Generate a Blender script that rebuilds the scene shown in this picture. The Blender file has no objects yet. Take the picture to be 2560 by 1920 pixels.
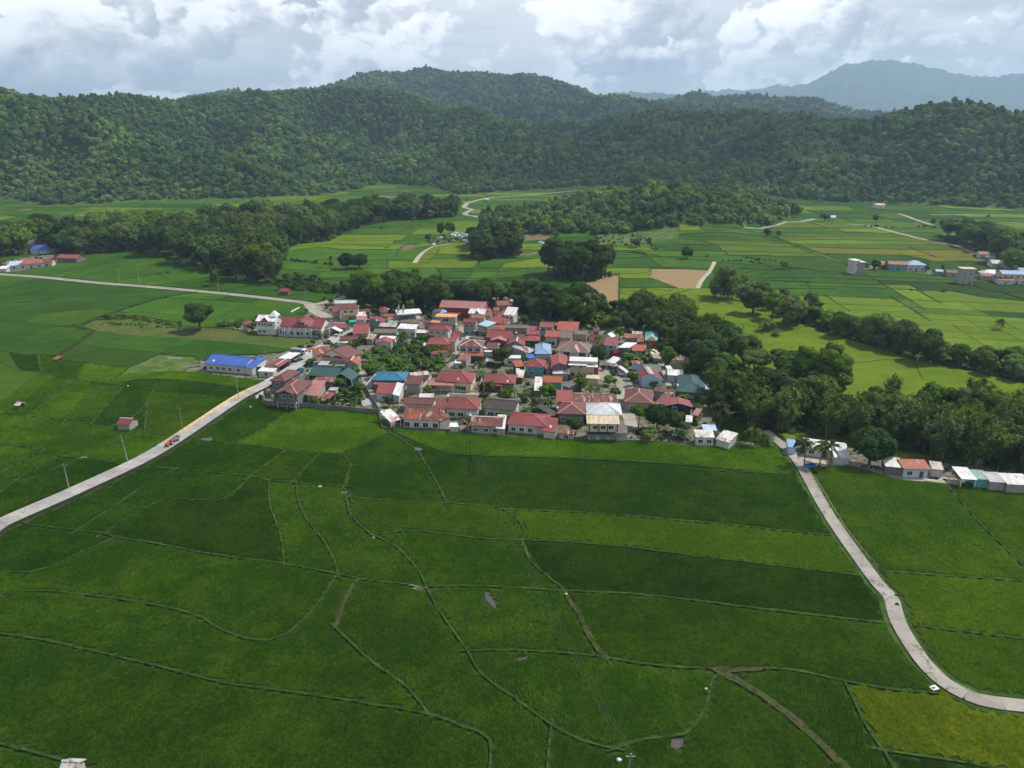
import bpy, math, random
import numpy as np
from mathutils import Vector
from mathutils.geometry import delaunay_2d_cdt
R = math.radians
random.seed(7); rng = np.random.default_rng(11)
S = bpy.context.scene
COL = S.collection
# ------------------------------------------------------------------ camera
CAM_H, PITCH, FPX = 84.0, 20.1, 1800.0
cam_d = bpy.data.cameras.new('camera'); cam = bpy.data.objects.new('camera', cam_d); COL.objects.link(cam)
cam_d.sensor_fit = 'HORIZONTAL'; cam_d.sensor_width = 36; cam_d.lens = 36 * FPX / 2560
cam_d.clip_start = 1; cam_d.clip_end = 60000
cam.location = (0, 0, CAM_H); cam.rotation_euler = (R(90 - PITCH), 0, 0)
S.camera = cam
# ------------------------------------------------------------------ light and sky
SUN_EL, SUN_AZ = 53.0, 68.0        # azimuth measured clockwise from +Y (the direction the camera looks)
sun_d = bpy.data.lights.new('sun', 'SUN'); sun_d.energy = 5.0; sun_d.angle = R(0.53); sun_d.color = (1, .955, .88)
sun = bpy.data.objects.new('sun', sun_d); COL.objects.link(sun)
sun.rotation_euler = (R(90 - SUN_EL), 0, R(180 - SUN_AZ))
sdir = Vector((math.sin(R(SUN_AZ)) * math.cos(R(SUN_EL)), math.cos(R(SUN_AZ)) * math.cos(R(SUN_EL)), math.sin(R(SUN_EL))))
sun.rotation_euler = (-sdir).to_track_quat('-Z', 'Y').to_euler()
W = bpy.data.worlds.new('World'); S.world = W; W.use_nodes = True
S.view_settings.view_transform = 'Standard'; S.view_settings.look = 'None'
S.view_settings.gamma = 1; S.view_settings.use_curve_mapping = False
S.view_settings.exposure = 0.12
S.render.engine = 'CYCLES'
cy = S.cycles
cy.max_bounces = 5; cy.diffuse_bounces = 2; cy.glossy_bounces = 2; cy.transmission_bounces = 2
cy.transparent_max_bounces = 12; cy.volume_bounces = 0; cy.use_denoising = True
cy.caustics_reflective = False; cy.caustics_refractive = False
cy.sample_clamp_indirect = 4
cy.use_adaptive_sampling = True; cy.adaptive_threshold = .02

class NT:
    """small helper to write node trees"""
    def __init__(s, tree, clear=True):
        s.t = tree
        if clear: tree.nodes.clear()
    def n(s, kind, ins=None, **kw):
        nd = s.t.nodes.new(kind)
        for k, v in kw.items(): setattr(nd, k, v)
        for k, v in (ins or {}).items():
            sock = nd.inputs[k]
            if isinstance(v, bpy.types.NodeSocket): s.t.links.new(v, sock)
            elif isinstance(v, bpy.types.Node): s.t.links.new(v.outputs[0], sock)
            else: sock.default_value = v
        return nd
    def math(s, op, a, b=0.0, c=None, clamp=False):
        ins = {0: a, 1: b}
        if c is not None: ins[2] = c
        return s.n('ShaderNodeMath', ins, operation=op, use_clamp=clamp).outputs[0]
    def vmath(s, op, a, b=None, scale=None):
        ins = {0: a}
        if b is not None: ins[1] = b
        if scale is not None: ins[3] = scale
        return s.n('ShaderNodeVectorMath', ins, operation=op).outputs[0]
    def noise(s, vec, scale, detail=4, rough=.55, dist=0.0, out=0):
        return s.n('ShaderNodeTexNoise', {'Vector': vec, 'Scale': scale, 'Detail': detail, 'Roughness': rough, 'Distortion': dist}).outputs[out]
    def ramp(s, fac, stops, interp='LINEAR'):
        nd = s.n('ShaderNodeValToRGB', {0: fac}); cr = nd.color_ramp; cr.interpolation = interp
        while len(cr.elements) < len(stops): cr.elements.new(0.5)
        for e, (p, c) in zip(cr.elements, stops):
            e.position = p; e.color = (*c, 1) if len(c) == 3 else c
        return nd.outputs[0]
    def mix(s, fac, a, b, blend='MIX'):
        nd = s.n('ShaderNodeMix', data_type='RGBA', blend_type=blend)
        for k, v in ((0, fac), (6, a), (7, b)):
            if isinstance(v, bpy.types.NodeSocket): s.t.links.new(v, nd.inputs[k])
            else: nd.inputs[k].default_value = v if k == 0 else ((*v, 1) if len(v) == 3 else v)
        return nd.outputs[2]
    def maprange(s, v, a, b, c=0.0, d=1.0, smooth=False):
        return s.n('ShaderNodeMapRange', {0: v, 1: a, 2: b, 3: c, 4: d}, interpolation_type='SMOOTHSTEP' if smooth else 'LINEAR').outputs[0]
    def link(s, a, b): s.t.links.new(a, b)

def srgb(r, g, b):
    f = lambda c: ((c / 255) / 12.92) if c / 255 <= .04045 else ((c / 255 + .055) / 1.055) ** 2.4
    return (f(r), f(g), f(b))

def build_world():
    t = NT(W.node_tree)
    out = t.n('ShaderNodeOutputWorld')
    sky = t.n('ShaderNodeTexSky', sky_type='NISHITA', sun_disc=False, sun_elevation=R(SUN_EL), sun_rotation=R(SUN_AZ), altitude=100, air_density=1.2, dust_density=2.0)
    skyc = t.mix(1.0, sky.outputs[0], (.085, .085, .09), 'MULTIPLY')
    g = t.n('ShaderNodeTexCoord').outputs['Generated']
    d = t.vmath('NORMALIZE', g)
    sep = t.n('ShaderNodeSeparateXYZ', {0: d})
    x, y, z = sep.outputs
    # cumulus seen from the side: noise over the direction, stretched a little sideways
    def cumulus(off, scl, thr, soft, zst, step, wamp=.035):
        p = t.n('ShaderNodeCombineXYZ', {0: x, 1: y, 2: t.math('MULTIPLY', z, zst)}).outputs[0]
        p = t.vmath('ADD', p, off)
        warp = t.noise(p, scl * 2.0, 2, .5, out=1)
        p2 = t.vmath('ADD', p, t.vmath('SCALE', t.vmath('SUBTRACT', warp, (.5, .5, .5)), scale=wamp))
        n = t.noise(p2, scl, 6, .57)
        lit = t.math('SUBTRACT', n, t.noise(t.vmath('ADD', p2, (-step * .5, 0.0, step)), scl, 5, .57))
        lit2 = t.math('SUBTRACT', t.noise(p2, scl * .5, 1, .5), t.noise(t.vmath('ADD', p2, (-step, 0.0, step * 2.2)), scl * .5, 1, .5))
        thr_ = t.math('ADD', thr, t.math('MULTIPLY', t.math('MAXIMUM', z, 0.0), .22))      # gaps open overhead
        mask = t.maprange(n, t.math('SUBTRACT', thr_, soft), t.math('ADD', thr_, soft), 0, 1, True)
        return n, mask, t.math('ADD', lit, t.math('MULTIPLY', lit2, 1.0))
    # high thin veil with gaps of blue
    pv = t.vmath('MULTIPLY', d, (1.6, 1.6, 9.0))
    veil = t.math('MULTIPLY', t.maprange(t.noise(t.vmath('ADD', pv, (2.2, .6, 0)), 1.5, 3, .6), .40, .60, .15, .95, True), t.maprange(z, .05, .7, 1.0, .35))
    c = t.mix(veil, skyc, (.98, .99, 1.0))
    # grey layered deck
    n0, m0, l0 = cumulus((7.7, 2.4, 4.2), 3.6, .50, .09, 3.0, .03)
    c = t.mix(t.math('MULTIPLY', m0, .8), c, t.ramp(t.maprange(l0, -.16, .16, 0, 1), [(0, (.50, .54, .59)), (.5, (.76, .79, .82)), (1, (1.1, 1.1, 1.1))]))
    # two ranks of cumulus
    for off, scl, thr, st in (((1.3, 5.4, .37), 6.0, .51, .022), ((3.1, .4, 1.2), 8.5, .525, .017)):
        n1, m1, l1 = cumulus(off, scl, thr, .022, 1.5, st)
        cum = t.ramp(t.maprange(l1, -.17, .17, 0, 1), [(0, (.40, .43, .48)), (.34, (.58, .61, .66)), (.54, (.90, .91, .93)), (.70, (1.28, 1.27, 1.25)), (1, (1.55, 1.53, 1.5))])
        c = t.mix(t.math('MULTIPLY', m1, .92), c, cum)
    # pale haze low on the horizon
    hz_ = t.maprange(z, -.01, .06, .4, 0.0, True)
    c = t.mix(hz_, c, (1.0, 1.0, 1.0))
    bg = t.n('ShaderNodeBackground', {0: c, 1: 1.06})
    t.link(bg.outputs[0], out.inputs[0])
build_world()
W.cycles.sampling_method = 'MANUAL'; W.cycles.sample_map_resolution = 512

# ------------------------------------------------------------------ pixel of the photograph -> place on the ground
_p = R(PITCH); _cp, _sp = math.cos(_p), math.sin(_p)
def ray(u, v):
    dx, dy = (u - 1280) / FPX, (960 - v) / FPX
    return (dx, _cp + dy * _sp, -_sp + dy * _cp)
def unp(u, v, z=0.0):
    r = ray(u, v); s = (z - CAM_H) / r[2]
    return (r[0] * s, r[1] * s)
def unp_dist(u, v, dist):
    r = ray(u, v); h = math.hypot(r[0], r[1]); s = dist / h
    return (r[0] * s, r[1] * s, CAM_H + r[2] * s)
def proj(x, y, z):
    z = z - CAM_H
    f = y * _cp - z * _sp; up = y * _sp + z * _cp
    return (1280 + FPX * x / f, 960 - FPX * up / f, f)
ZT = {'S': (0, 0, 1), 'V': (0, 0, 2560 / 2212)}
for k, (x0, y0, w) in dict(A=(600, 760, 240), B=(640, 900, 320), C=(830, 760, 240), D=(1060, 740, 240), E=(1280, 760, 240), F=(1480, 800, 300),
        G=(600, 740, 480), H=(960, 740, 480), I=(1340, 780, 480), L=(0, 500, 800), M=(680, 500, 800), N=(1400, 500, 600), T=(1960, 500, 600), Q=(1760, 900, 800),
        J=(0, 1000, 1000), K=(0, 1420, 900), O=(850, 1050, 900), P=(850, 1420, 900), U=(1660, 1420, 900), X=(0, 0, 860), Y=(850, 0, 860), Z=(1700, 0, 860)).items():
    ZT[k] = (x0, y0, w / 2212)
def px(tag, x, y):
    a, b, s = ZT[tag]; return (a + x * s, b + y * s)
def pl(txt):
    """'V 0,1372 120,1392' -> list of photo pixels"""
    w = txt.split(); tag = w[0]; o = []
    for q in w[1:]:
        if q in ZT: tag = q; continue
        a, b = q.split(','); o.append(px(tag, float(a), float(b)))
    return o
def gpl(txt, z=0.0): return [unp(*q, z) for q in pl(txt)]

# ------------------------------------------------------------------ mesh builder
def link(o, parent=None):
    COL.objects.link(o)
    if parent is not None: o.parent = parent
    return o
def mesh_obj(name, V, F, mat, parent=None, smooth=False, uv=None):
    me = bpy.data.meshes.new(name)
    me.from_pydata([tuple(v) for v in V], [], F)
    for m in (mat if isinstance(mat, (list, tuple)) else [mat]): me.materials.append(m)
    if uv is not None:
        l = me.uv_layers.new(name='UVMap')
        l.data.foreach_set('uv', np.asarray(uv, dtype=np.float32).ravel())
    if smooth: me.polygons.foreach_set('use_smooth', [True] * len(me.polygons))
    me.update()
    return link(bpy.data.objects.new(name, me), parent)
def np_mesh(name, V, F, mat):
    """fast mesh from numpy arrays, all faces with the same corner count"""
    me = bpy.data.meshes.new(name)
    V = np.asarray(V, dtype=np.float32); F = np.asarray(F, dtype=np.int32); k = F.shape[1]
    me.vertices.add(len(V)); me.vertices.foreach_set('co', V.ravel())
    me.loops.add(F.size); me.loops.foreach_set('vertex_index', F.ravel())
    me.polygons.add(len(F)); me.polygons.foreach_set('loop_start', np.arange(len(F), dtype=np.int32) * k)
    me.materials.append(mat); me.update(calc_edges=True)
    return me
def tag(o, label=None, cat=None, group=None, kind=None):
    if label: o['label'] = label
    if cat: o['category'] = cat
    if group: o['group'] = group
    if kind: o['kind'] = kind
    return o
def empty(name, loc, rz=0.0):
    o = bpy.data.objects.new(name, None); o.location = loc; o.rotation_euler = (0, 0, rz); o.empty_display_size = .5
    return link(o)
class MB:
    def __init__(s): s.V = []; s.F = []; s.U = []
    def poly(s, pts, uv=None):
        i = len(s.V); s.V += [tuple(p) for p in pts]; s.F.append(tuple(range(i, i + len(pts))))
        s.U += uv if uv else [(p[0] + p[1], p[2]) for p in pts]
        return s
    def box(s, c, h, ax=None):
        """centre c, half sizes h, ax = (ux, uy) horizontal axes"""
        cx, cyy, cz = c; hx, hy, hz = h
        ux, uy = ax if ax else ((1, 0), (0, 1))
        P = lambda a, b, z: (cx + ux[0] * a * hx + uy[0] * b * hy, cyy + ux[1] * a * hx + uy[1] * b * hy, cz + z * hz)
        q = [P(-1, -1, -1), P(1, -1, -1), P(1, 1, -1), P(-1, 1, -1), P(-1, -1, 1), P(1, -1, 1), P(1, 1, 1), P(-1, 1, 1)]
        for f in ((0, 3, 2, 1), (4, 5, 6, 7), (0, 1, 5, 4), (1, 2, 6, 5), (2, 3, 7, 6), (3, 0, 4, 7)): s.poly([q[i] for i in f])
        return s
    def tube(s, a, b, r0, r1=None, n=6):
        r1 = r0 if r1 is None else r1
        a, b = Vector(a), Vector(b); d = (b - a).normalized()
        u = d.orthogonal().normalized(); w = d.cross(u)
        ra = [a + (u * math.cos(k * 2 * math.pi / n) + w * math.sin(k * 2 * math.pi / n)) * r0 for k in range(n)]
        rb = [b + (u * math.cos(k * 2 * math.pi / n) + w * math.sin(k * 2 * math.pi / n)) * r1 for k in range(n)]
        for k in range(n): s.poly([ra[k], ra[(k + 1) % n], rb[(k + 1) % n], rb[k]])
        s.poly(rb); s.poly(ra[::-1])
        return s
    def slab(s, pts, th, uv=None):
        """polygon given by its top corners, given a thickness downwards"""
        n = len(pts); lo = [(p[0], p[1], p[2] - th) for p in pts]
        s.poly(pts, uv); s.poly(lo[::-1], uv[::-1] if uv else None)
        for k in range(n):
            j = (k + 1) % n
            s.poly([pts[j], pts[k], lo[k], lo[j]])
        return s
    def build(s, name, mat, parent=None, loc=(0, 0, 0), smooth=False):
        V = [(v[0] - loc[0], v[1] - loc[1], v[2] - loc[2]) for v in s.V]
        return mesh_obj(name, V, s.F, mat, parent, smooth, uv=s.U)
# ------------------------------------------------------------------ materials
_mats = {}
def mat(name, fn):
    if name not in _mats:
        m = bpy.data.materials.new(name); m.use_nodes = True; fn(NT(m.node_tree)); _mats[name] = m
    return _mats[name]
def out_principled(t, color, rough=.8, bump=None, bstr=.3, bdist=.1, spec=.25, **kw):
    o = t.n('ShaderNodeOutputMaterial')
    ins = {'Base Color': color if isinstance(color, bpy.types.NodeSocket) else (*color, 1), 'Roughness': rough, 'Specular IOR Level': spec}
    ins.update(kw)
    b = t.n('ShaderNodeBsdfPrincipled', ins)
    if bump is not None:
        bn = t.n('ShaderNodeBump', {'Height': bump, 'Strength': bstr, 'Distance': bdist})
        t.link(bn.outputs[0], b.inputs['Normal'])
    t.link(b.outputs[0], o.inputs[0])
    return b
def plain(name, col, rough=.7, var=.25, scale=1.5, spec=.25, **kw):
    def f(t):
        p = t.n('ShaderNodeTexCoord').outputs['Object']
        n = t.noise(p, scale, 5, .6); n2 = t.noise(p, scale * 8, 3, .6)
        k = t.math('ADD', t.maprange(n, .3, .7, 1 - var, 1 + var * .6), t.maprange(n2, .3, .7, -var * .35, var * .35))
        c = t.mix(1.0, (*col, 1), t.n('ShaderNodeCombineColor', {0: k, 1: k, 2: k}).outputs[0], 'MULTIPLY')
        out_principled(t, c, rough, spec=spec, **kw)
    return mat(name, f)

def leaf_mat(name, dark, light, trans=.32, hue=.25):
    def f(t):
        oi = t.n('ShaderNodeObjectInfo').outputs['Random']
        p = t.n('ShaderNodeTexCoord').outputs['Object']
        n = t.noise(p, .55, 4, .65)
        wp = t.noise(t.n('ShaderNodeNewGeometry').outputs['Position'], .011, 3, .6)
        fac = t.math('ADD', t.maprange(n, .3, .7, 0, .5), t.math('ADD', t.maprange(wp, .35, .65, -.35, .45), t.math('MULTIPLY', t.math('SUBTRACT', oi, .35), .7)), clamp=True)
        c = t.mix(fac, dark, light)
        hs = t.n('ShaderNodeHueSaturation', {'Hue': t.maprange(t.math('FRACT', t.math('MULTIPLY', oi, 17.3)), 0, 1, .5 - .055 * hue, .512), 'Saturation': t.maprange(t.math('FRACT', t.math('MULTIPLY', oi, 7.9)), 0, 1, .8, 1.05),
              'Value': t.maprange(t.math('FRACT', t.math('MULTIPLY', oi, 31.7)), 0, 1, .75, 1.25), 'Color': c})
        d = t.n('ShaderNodeBsdfPrincipled', {'Base Color': hs.outputs[0], 'Roughness': .6, 'Specular IOR Level': .06})
        tr = t.n('ShaderNodeBsdfTranslucent', {0: t.mix(1, hs.outputs[0], (1.3, 1.3, .5), 'MULTIPLY')})
        mx = t.n('ShaderNodeMixShader', {0: trans, 1: d.outputs[0], 2: tr.outputs[0]})
        o = t.n('ShaderNodeOutputMaterial'); t.link(mx.outputs[0], o.inputs[0])
    return mat(name, f)
LEAF = {
 'mango': leaf_mat('leaf_mango', (.022, .052, .007), (.066, .122, .012)),
 'broad': leaf_mat('leaf_broad', (.036, .078, .008), (.112, .185, .017)),
 'bright': leaf_mat('leaf_bright', (.050, .105, .008), (.125, .21, .018)),
 'bamboo': leaf_mat('leaf_bamboo', (.050, .098, .011), (.140, .210, .028)),
 'palm': leaf_mat('leaf_palm', (.040, .070, .010), (.12, .15, .022)),
 'banana': leaf_mat('leaf_banana', (.045, .105, .010), (.11, .20, .020)),
 'scrub': leaf_mat('leaf_scrub', (.036, .078, .008), (.095, .155, .015)),
 'forest': leaf_mat('leaf_forest', (.042, .108, .018), (.158, .275, .046), hue=.4),
}
BARK = plain('bark', (.11, .085, .06), .9, .4, 3)
PALMBARK = plain('palm_bark', (.17, .15, .12), .9, .3, 4)

# ---- rice, grass, soil
def rice_mat(name, a, b, rowc=.62, rows=2.9, yellow=None):
    """a, b: the two tones of the standing crop"""
    def f(t):
        tc = t.n('ShaderNodeTexCoord').outputs['Object']
        oi = t.n('ShaderNodeObjectInfo').outputs['Random']
        ang = t.math('MULTIPLY', oi, 9.0)
        rot = t.n('ShaderNodeVectorRotate', {'Vector': tc, 'Angle': t.math('ADD', 1.2, t.math('MULTIPLY', t.math('SINE', ang), .5))}, rotation_type='Z_AXIS').outputs[0]
        wob = t.vmath('ADD', rot, t.vmath('SCALE', t.vmath('SUBTRACT', t.noise(rot, .25, 2, .5, out=1), (.5, .5, .5)), scale=1.6))
        wv = t.n('ShaderNodeTexWave', {'Vector': wob, 'Scale': rows / 6.2832 * 1.15, 'Distortion': 5.5, 'Detail': 4, 'Detail Scale': 1.6, 'Detail Roughness': .6}, wave_type='BANDS', bands_direction='X').outputs[1]
        tuft = t.noise(rot, 3.2, 4, .7)
        fine = t.noise(rot, 9.0, 2, .6)
        patch = t.noise(tc, .045, 5, .62)
        patch2 = t.noise(tc, .22, 5, .65)
        st = t.noise(t.vmath('MULTIPLY', rot, (.30, .035, 1)), 1.0, 4, .6)
        tone = t.math('ADD', t.maprange(patch, .32, .68, -.15, .75), t.maprange(patch2, .3, .7, -.3, .42))
        tone = t.math('ADD', tone, t.maprange(st, .3, .7, -.2, .25), clamp=True)
        c = t.mix(tone, a, b)
        hs = t.n('ShaderNodeHueSaturation', {'Hue': t.maprange(t.math('FRACT', t.math('MULTIPLY', oi, 13.7)), 0, 1, .493, .507), 'Saturation': 1.0,
             'Value': t.maprange(t.math('FRACT', t.math('MULTIPLY', oi, 5.3)), 0, 1, .86, 1.14), 'Color': c}).outputs[0]
        gap = t.math('MULTIPLY', t.maprange(wv, .0, .6, .78, 1.0), t.maprange(tuft, .28, .62, .55, 1.12))
        gap = t.math('MULTIPLY', gap, t.maprange(fine, .3, .7, .82, 1.15))
        c2 = t.mix(1.0, hs, t.n('ShaderNodeCombineColor', {0: gap, 1: gap, 2: gap}).outputs[0], 'MULTIPLY')
        hgt = t.math('ADD', t.math('MULTIPLY', wv, .22), t.math('ADD', t.math('MULTIPLY', tuft, 1.0), t.math('MULTIPLY', fine, .4)))
        out_principled(t, c2, .72, bump=hgt, bstr=.8, bdist=.2, spec=.03)
    return mat(name, f)
def blade_mat(name, a, b):
    def f(t):
        tc = t.n('ShaderNodeNewGeometry').outputs['Position']
        tone_f = t.n('ShaderNodeAttribute', attribute_name='tone', attribute_type='INSTANCER').outputs['Fac']
        patch = t.noise(tc, .045, 5, .62); patch2 = t.noise(tc, .22, 5, .65); tuft = t.noise(tc, 1.0, 4, .75); clump = t.noise(t.vmath('ADD', tc, (31, 7, 0)), 1.7, 4, .75)
        tone = t.math('ADD', t.maprange(patch, .34, .66, -.3, .9), t.maprange(patch2, .3, .7, -.4, .5))
        tone = t.math('ADD', tone, t.maprange(tuft, .3, .7, -.55, .65), clamp=True)
        c = t.mix(tone, a, b)
        v = t.math('MULTIPLY', t.maprange(tone_f, 0, 1, .82, 1.2), t.maprange(clump, .3, .7, .55, 1.4))
        c = t.mix(1.0, c, t.n('ShaderNodeCombineColor', {0: v, 1: v, 2: v}).outputs[0], 'MULTIPLY')
        d = t.n('ShaderNodeBsdfDiffuse', {0: c}); tr = t.n('ShaderNodeBsdfTranslucent', {0: t.mix(1, c, (1.25, 1.25, .6), 'MULTIPLY')})
        mx = t.n('ShaderNodeMixShader', {0: .35, 1: d.outputs[0], 2: tr.outputs[0]}); t.link(mx.outputs[0], t.n('ShaderNodeOutputMaterial').inputs[0])
    return mat(name, f)
RICE = {
 'dark':  rice_mat('rice_dark', (.015, .050, .006), (.031, .078, .008)),
 'mid':   rice_mat('rice_mid', (.023, .070, .006), (.047, .108, .009)),
 'fresh': rice_mat('rice_fresh', (.036, .098, .007), (.070, .142, .010)),
 'lime':  rice_mat('rice_lime', (.088, .155, .009), (.145, .21, .012)),
 'olive': rice_mat('rice_olive', (.062, .105, .007), (.098, .140, .010)),
 'yellow': rice_mat('rice_yellow', (.120, .135, .009), (.205, .185, .014)),
}
def ground_mat():
    def f(t):
        tc = t.n('ShaderNodeTexCoord').outputs['Object']
        n = t.noise(tc, .02, 6, .6); n2 = t.noise(tc, .8, 5, .65)
        c = t.mix(t.maprange(n, .35, .65, 0, 1), (.040, .085, .016), (.075, .125, .024))
        c = t.mix(t.maprange(n2, .35, .7, 0, .7), c, (.085, .095, .035))
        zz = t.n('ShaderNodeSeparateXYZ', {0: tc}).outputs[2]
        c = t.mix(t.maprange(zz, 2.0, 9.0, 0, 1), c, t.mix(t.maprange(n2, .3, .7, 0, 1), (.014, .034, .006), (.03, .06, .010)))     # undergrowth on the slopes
        out_principled(t, c, .95, bump=n2, bstr=.6, bdist=.3, spec=.05)
    return mat('ground_grass', f)
def patchy(name, cols, scales, rough=.95, bump=.5, bd=.15, thr=.5, soft=.15):
    """base tone cols[0] with cols[1], cols[2] ... breaking through in patches"""
    def f(t):
        tc = t.n('ShaderNodeTexCoord').outputs['Object']
        c = (*cols[0], 1)
        n = None
        for k, (cc, s) in enumerate(zip(cols[1:], scales)):
            n = t.noise(t.vmath('ADD', tc, (13.1 * k, 7.7 * k, 0)), s, 6, .62)
            c = t.mix(t.maprange(n, thr - soft, thr + soft, 0, 1, True), c, cc)
        fine = t.noise(tc, 2.6, 5, .7)
        v = t.maprange(fine, .28, .72, .62, 1.3)
        c = t.mix(1.0, c, t.n('ShaderNodeCombineColor', {0: v, 1: v, 2: v}).outputs[0], 'MULTIPLY')
        out_principled(t, c, rough, bump=t.math('ADD', fine, n), bstr=bump, bdist=bd, spec=.1)
    return mat(name, f)
PADDY = patchy('paddy_mud', [(.026, .058, .008), (.036, .072, .010), (.036, .042, .016)], (.3, 1.0), bump=.5)
BUND = patchy('bund_grass', [(.040, .085, .011), (.062, .105, .018), (.026, .058, .008)], (.12, .35), bump=.8)
BUND_FAR_SHADE = patchy('bund_far_shade', [(.040, .070, .012), (.07, .10, .025), (.025, .05, .01)], (.12, .35), bump=.8)  # shade lines along the far rice edges, painted into the grass tone
BUND_DRY = patchy('bund_dry', [(.055, .066, .020), (.038, .070, .012), (.072, .066, .032)], (.3, .6), bump=.8)
VILLAGE = patchy('yard_soil', [(.15, .13, .095), (.05, .085, .016), (.095, .09, .05), (.05, .08, .016), (.19, .17, .14)], (.06, .14, .1, .35), bump=.5, thr=.48)
MEADOW = patchy('meadow_grass', [(.075, .105, .018), (.105, .10, .034), (.048, .088, .013)], (.05, .12), bump=.8)
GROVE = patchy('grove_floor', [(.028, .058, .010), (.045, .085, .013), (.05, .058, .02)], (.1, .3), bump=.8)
MOUND = patchy('mound_grass', [(.085, .14, .025), (.12, .145, .045), (.045, .085, .018)], (.06, .2), bump=.8)
SOIL = patchy('brown_soil', [(.21, .13, .075), (.16, .11, .065), (.10, .10, .04)], (.1, .4), bump=.7)
def stubble_mat():
    def f(t):
        tc = t.n('ShaderNodeTexCoord').outputs['Object']
        rot = t.n('ShaderNodeVectorRotate', {'Vector': tc, 'Angle': .12}, rotation_type='Z_AXIS').outputs[0]
        w = t.vmath('ADD', rot, t.vmath('SCALE', t.vmath('SUBTRACT', t.noise(rot, .05, 3, .5, out=1), (.5, .5, .5)), scale=6.0))
        wv = t.n('ShaderNodeTexWave', {'Vector': w, 'Scale': .26, 'Distortion': 1.6, 'Detail': 4, 'Detail Scale': 2.5, 'Detail Roughness': .7}, wave_type='BANDS', bands_direction='X').outputs[1]
        n = t.noise(tc, .8, 6, .75)
        c = t.mix(t.maprange(wv, 0, 1, .1, .8), (.22, .145, .075), (.36, .26, .145))
        c = t.mix(t.maprange(n, .36, .7, 0, .8), c, (.17, .125, .06))
        out_principled(t, c, .95, bump=t.math('ADD', wv, n), bstr=.7, bdist=.2, spec=.05)
    return mat('stubble', f)
STUBBLE = stubble_mat()
def concrete(name, col, crack=.5, joint=0.0):
    def f(t):
        tc = t.n('ShaderNodeTexCoord').outputs['Object']
        n = t.noise(tc, .25, 6, .65); n2 = t.noise(tc, 2.5, 5, .65)
        v = t.math('MULTIPLY', t.maprange(n, .3, .7, .72, 1.15), t.maprange(n2, .3, .7, .85, 1.12))
        v = t.math('MULTIPLY', v, t.maprange(t.n('ShaderNodeObjectInfo').outputs['Random'], 0, 1, .86, 1.12))
        c = t.mix(1.0, (*col, 1), t.n('ShaderNodeCombineColor', {0: v, 1: v, 2: v}).outputs[0], 'MULTIPLY')
        vo = t.n('ShaderNodeTexVoronoi', {'Vector': t.vmath('ADD', tc, t.vmath('SCALE', t.noise(tc, .5, 3, .6, out=1), scale=3.0)), 'Scale': .12}, feature='DISTANCE_TO_EDGE').outputs[0]
        c = t.mix(t.maprange(vo, 0.0, .012, crack, 0), c, (.05, .045, .038))
        out_principled(t, c, .9, bump=n2, bstr=.2, bdist=.03, spec=.2)
    return mat(name, f)
ROADM = concrete('road_concrete', (.36, .345, .315), .6)
ROADR = concrete('farm_road_concrete', (.30, .275, .24), .8)
CONC_J = concrete('road_joint', (.16, .15, .13), .6)
LANE = concrete('lane_concrete', (.31, .285, .24), .6)
DIRT = patchy('dirt_road', [(.36, .31, .24), (.28, .23, .17), (.42, .38, .31)], (.1, .4), bump=.4)
EMBANK = patchy('embankment', [(.05, .048, .04), (.04, .06, .02)], (.4,), bump=.6)
def water_mat():
    def f(t):
        tc = t.n('ShaderNodeTexCoord').outputs['Object']
        out_principled(t, (.075, .068, .060), .12, bump=t.noise(tc, 3, 3, .5), bstr=.05, bdist=.02, spec=.5)
    return mat('muddy_water', f)
WATER = water_mat()

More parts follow.
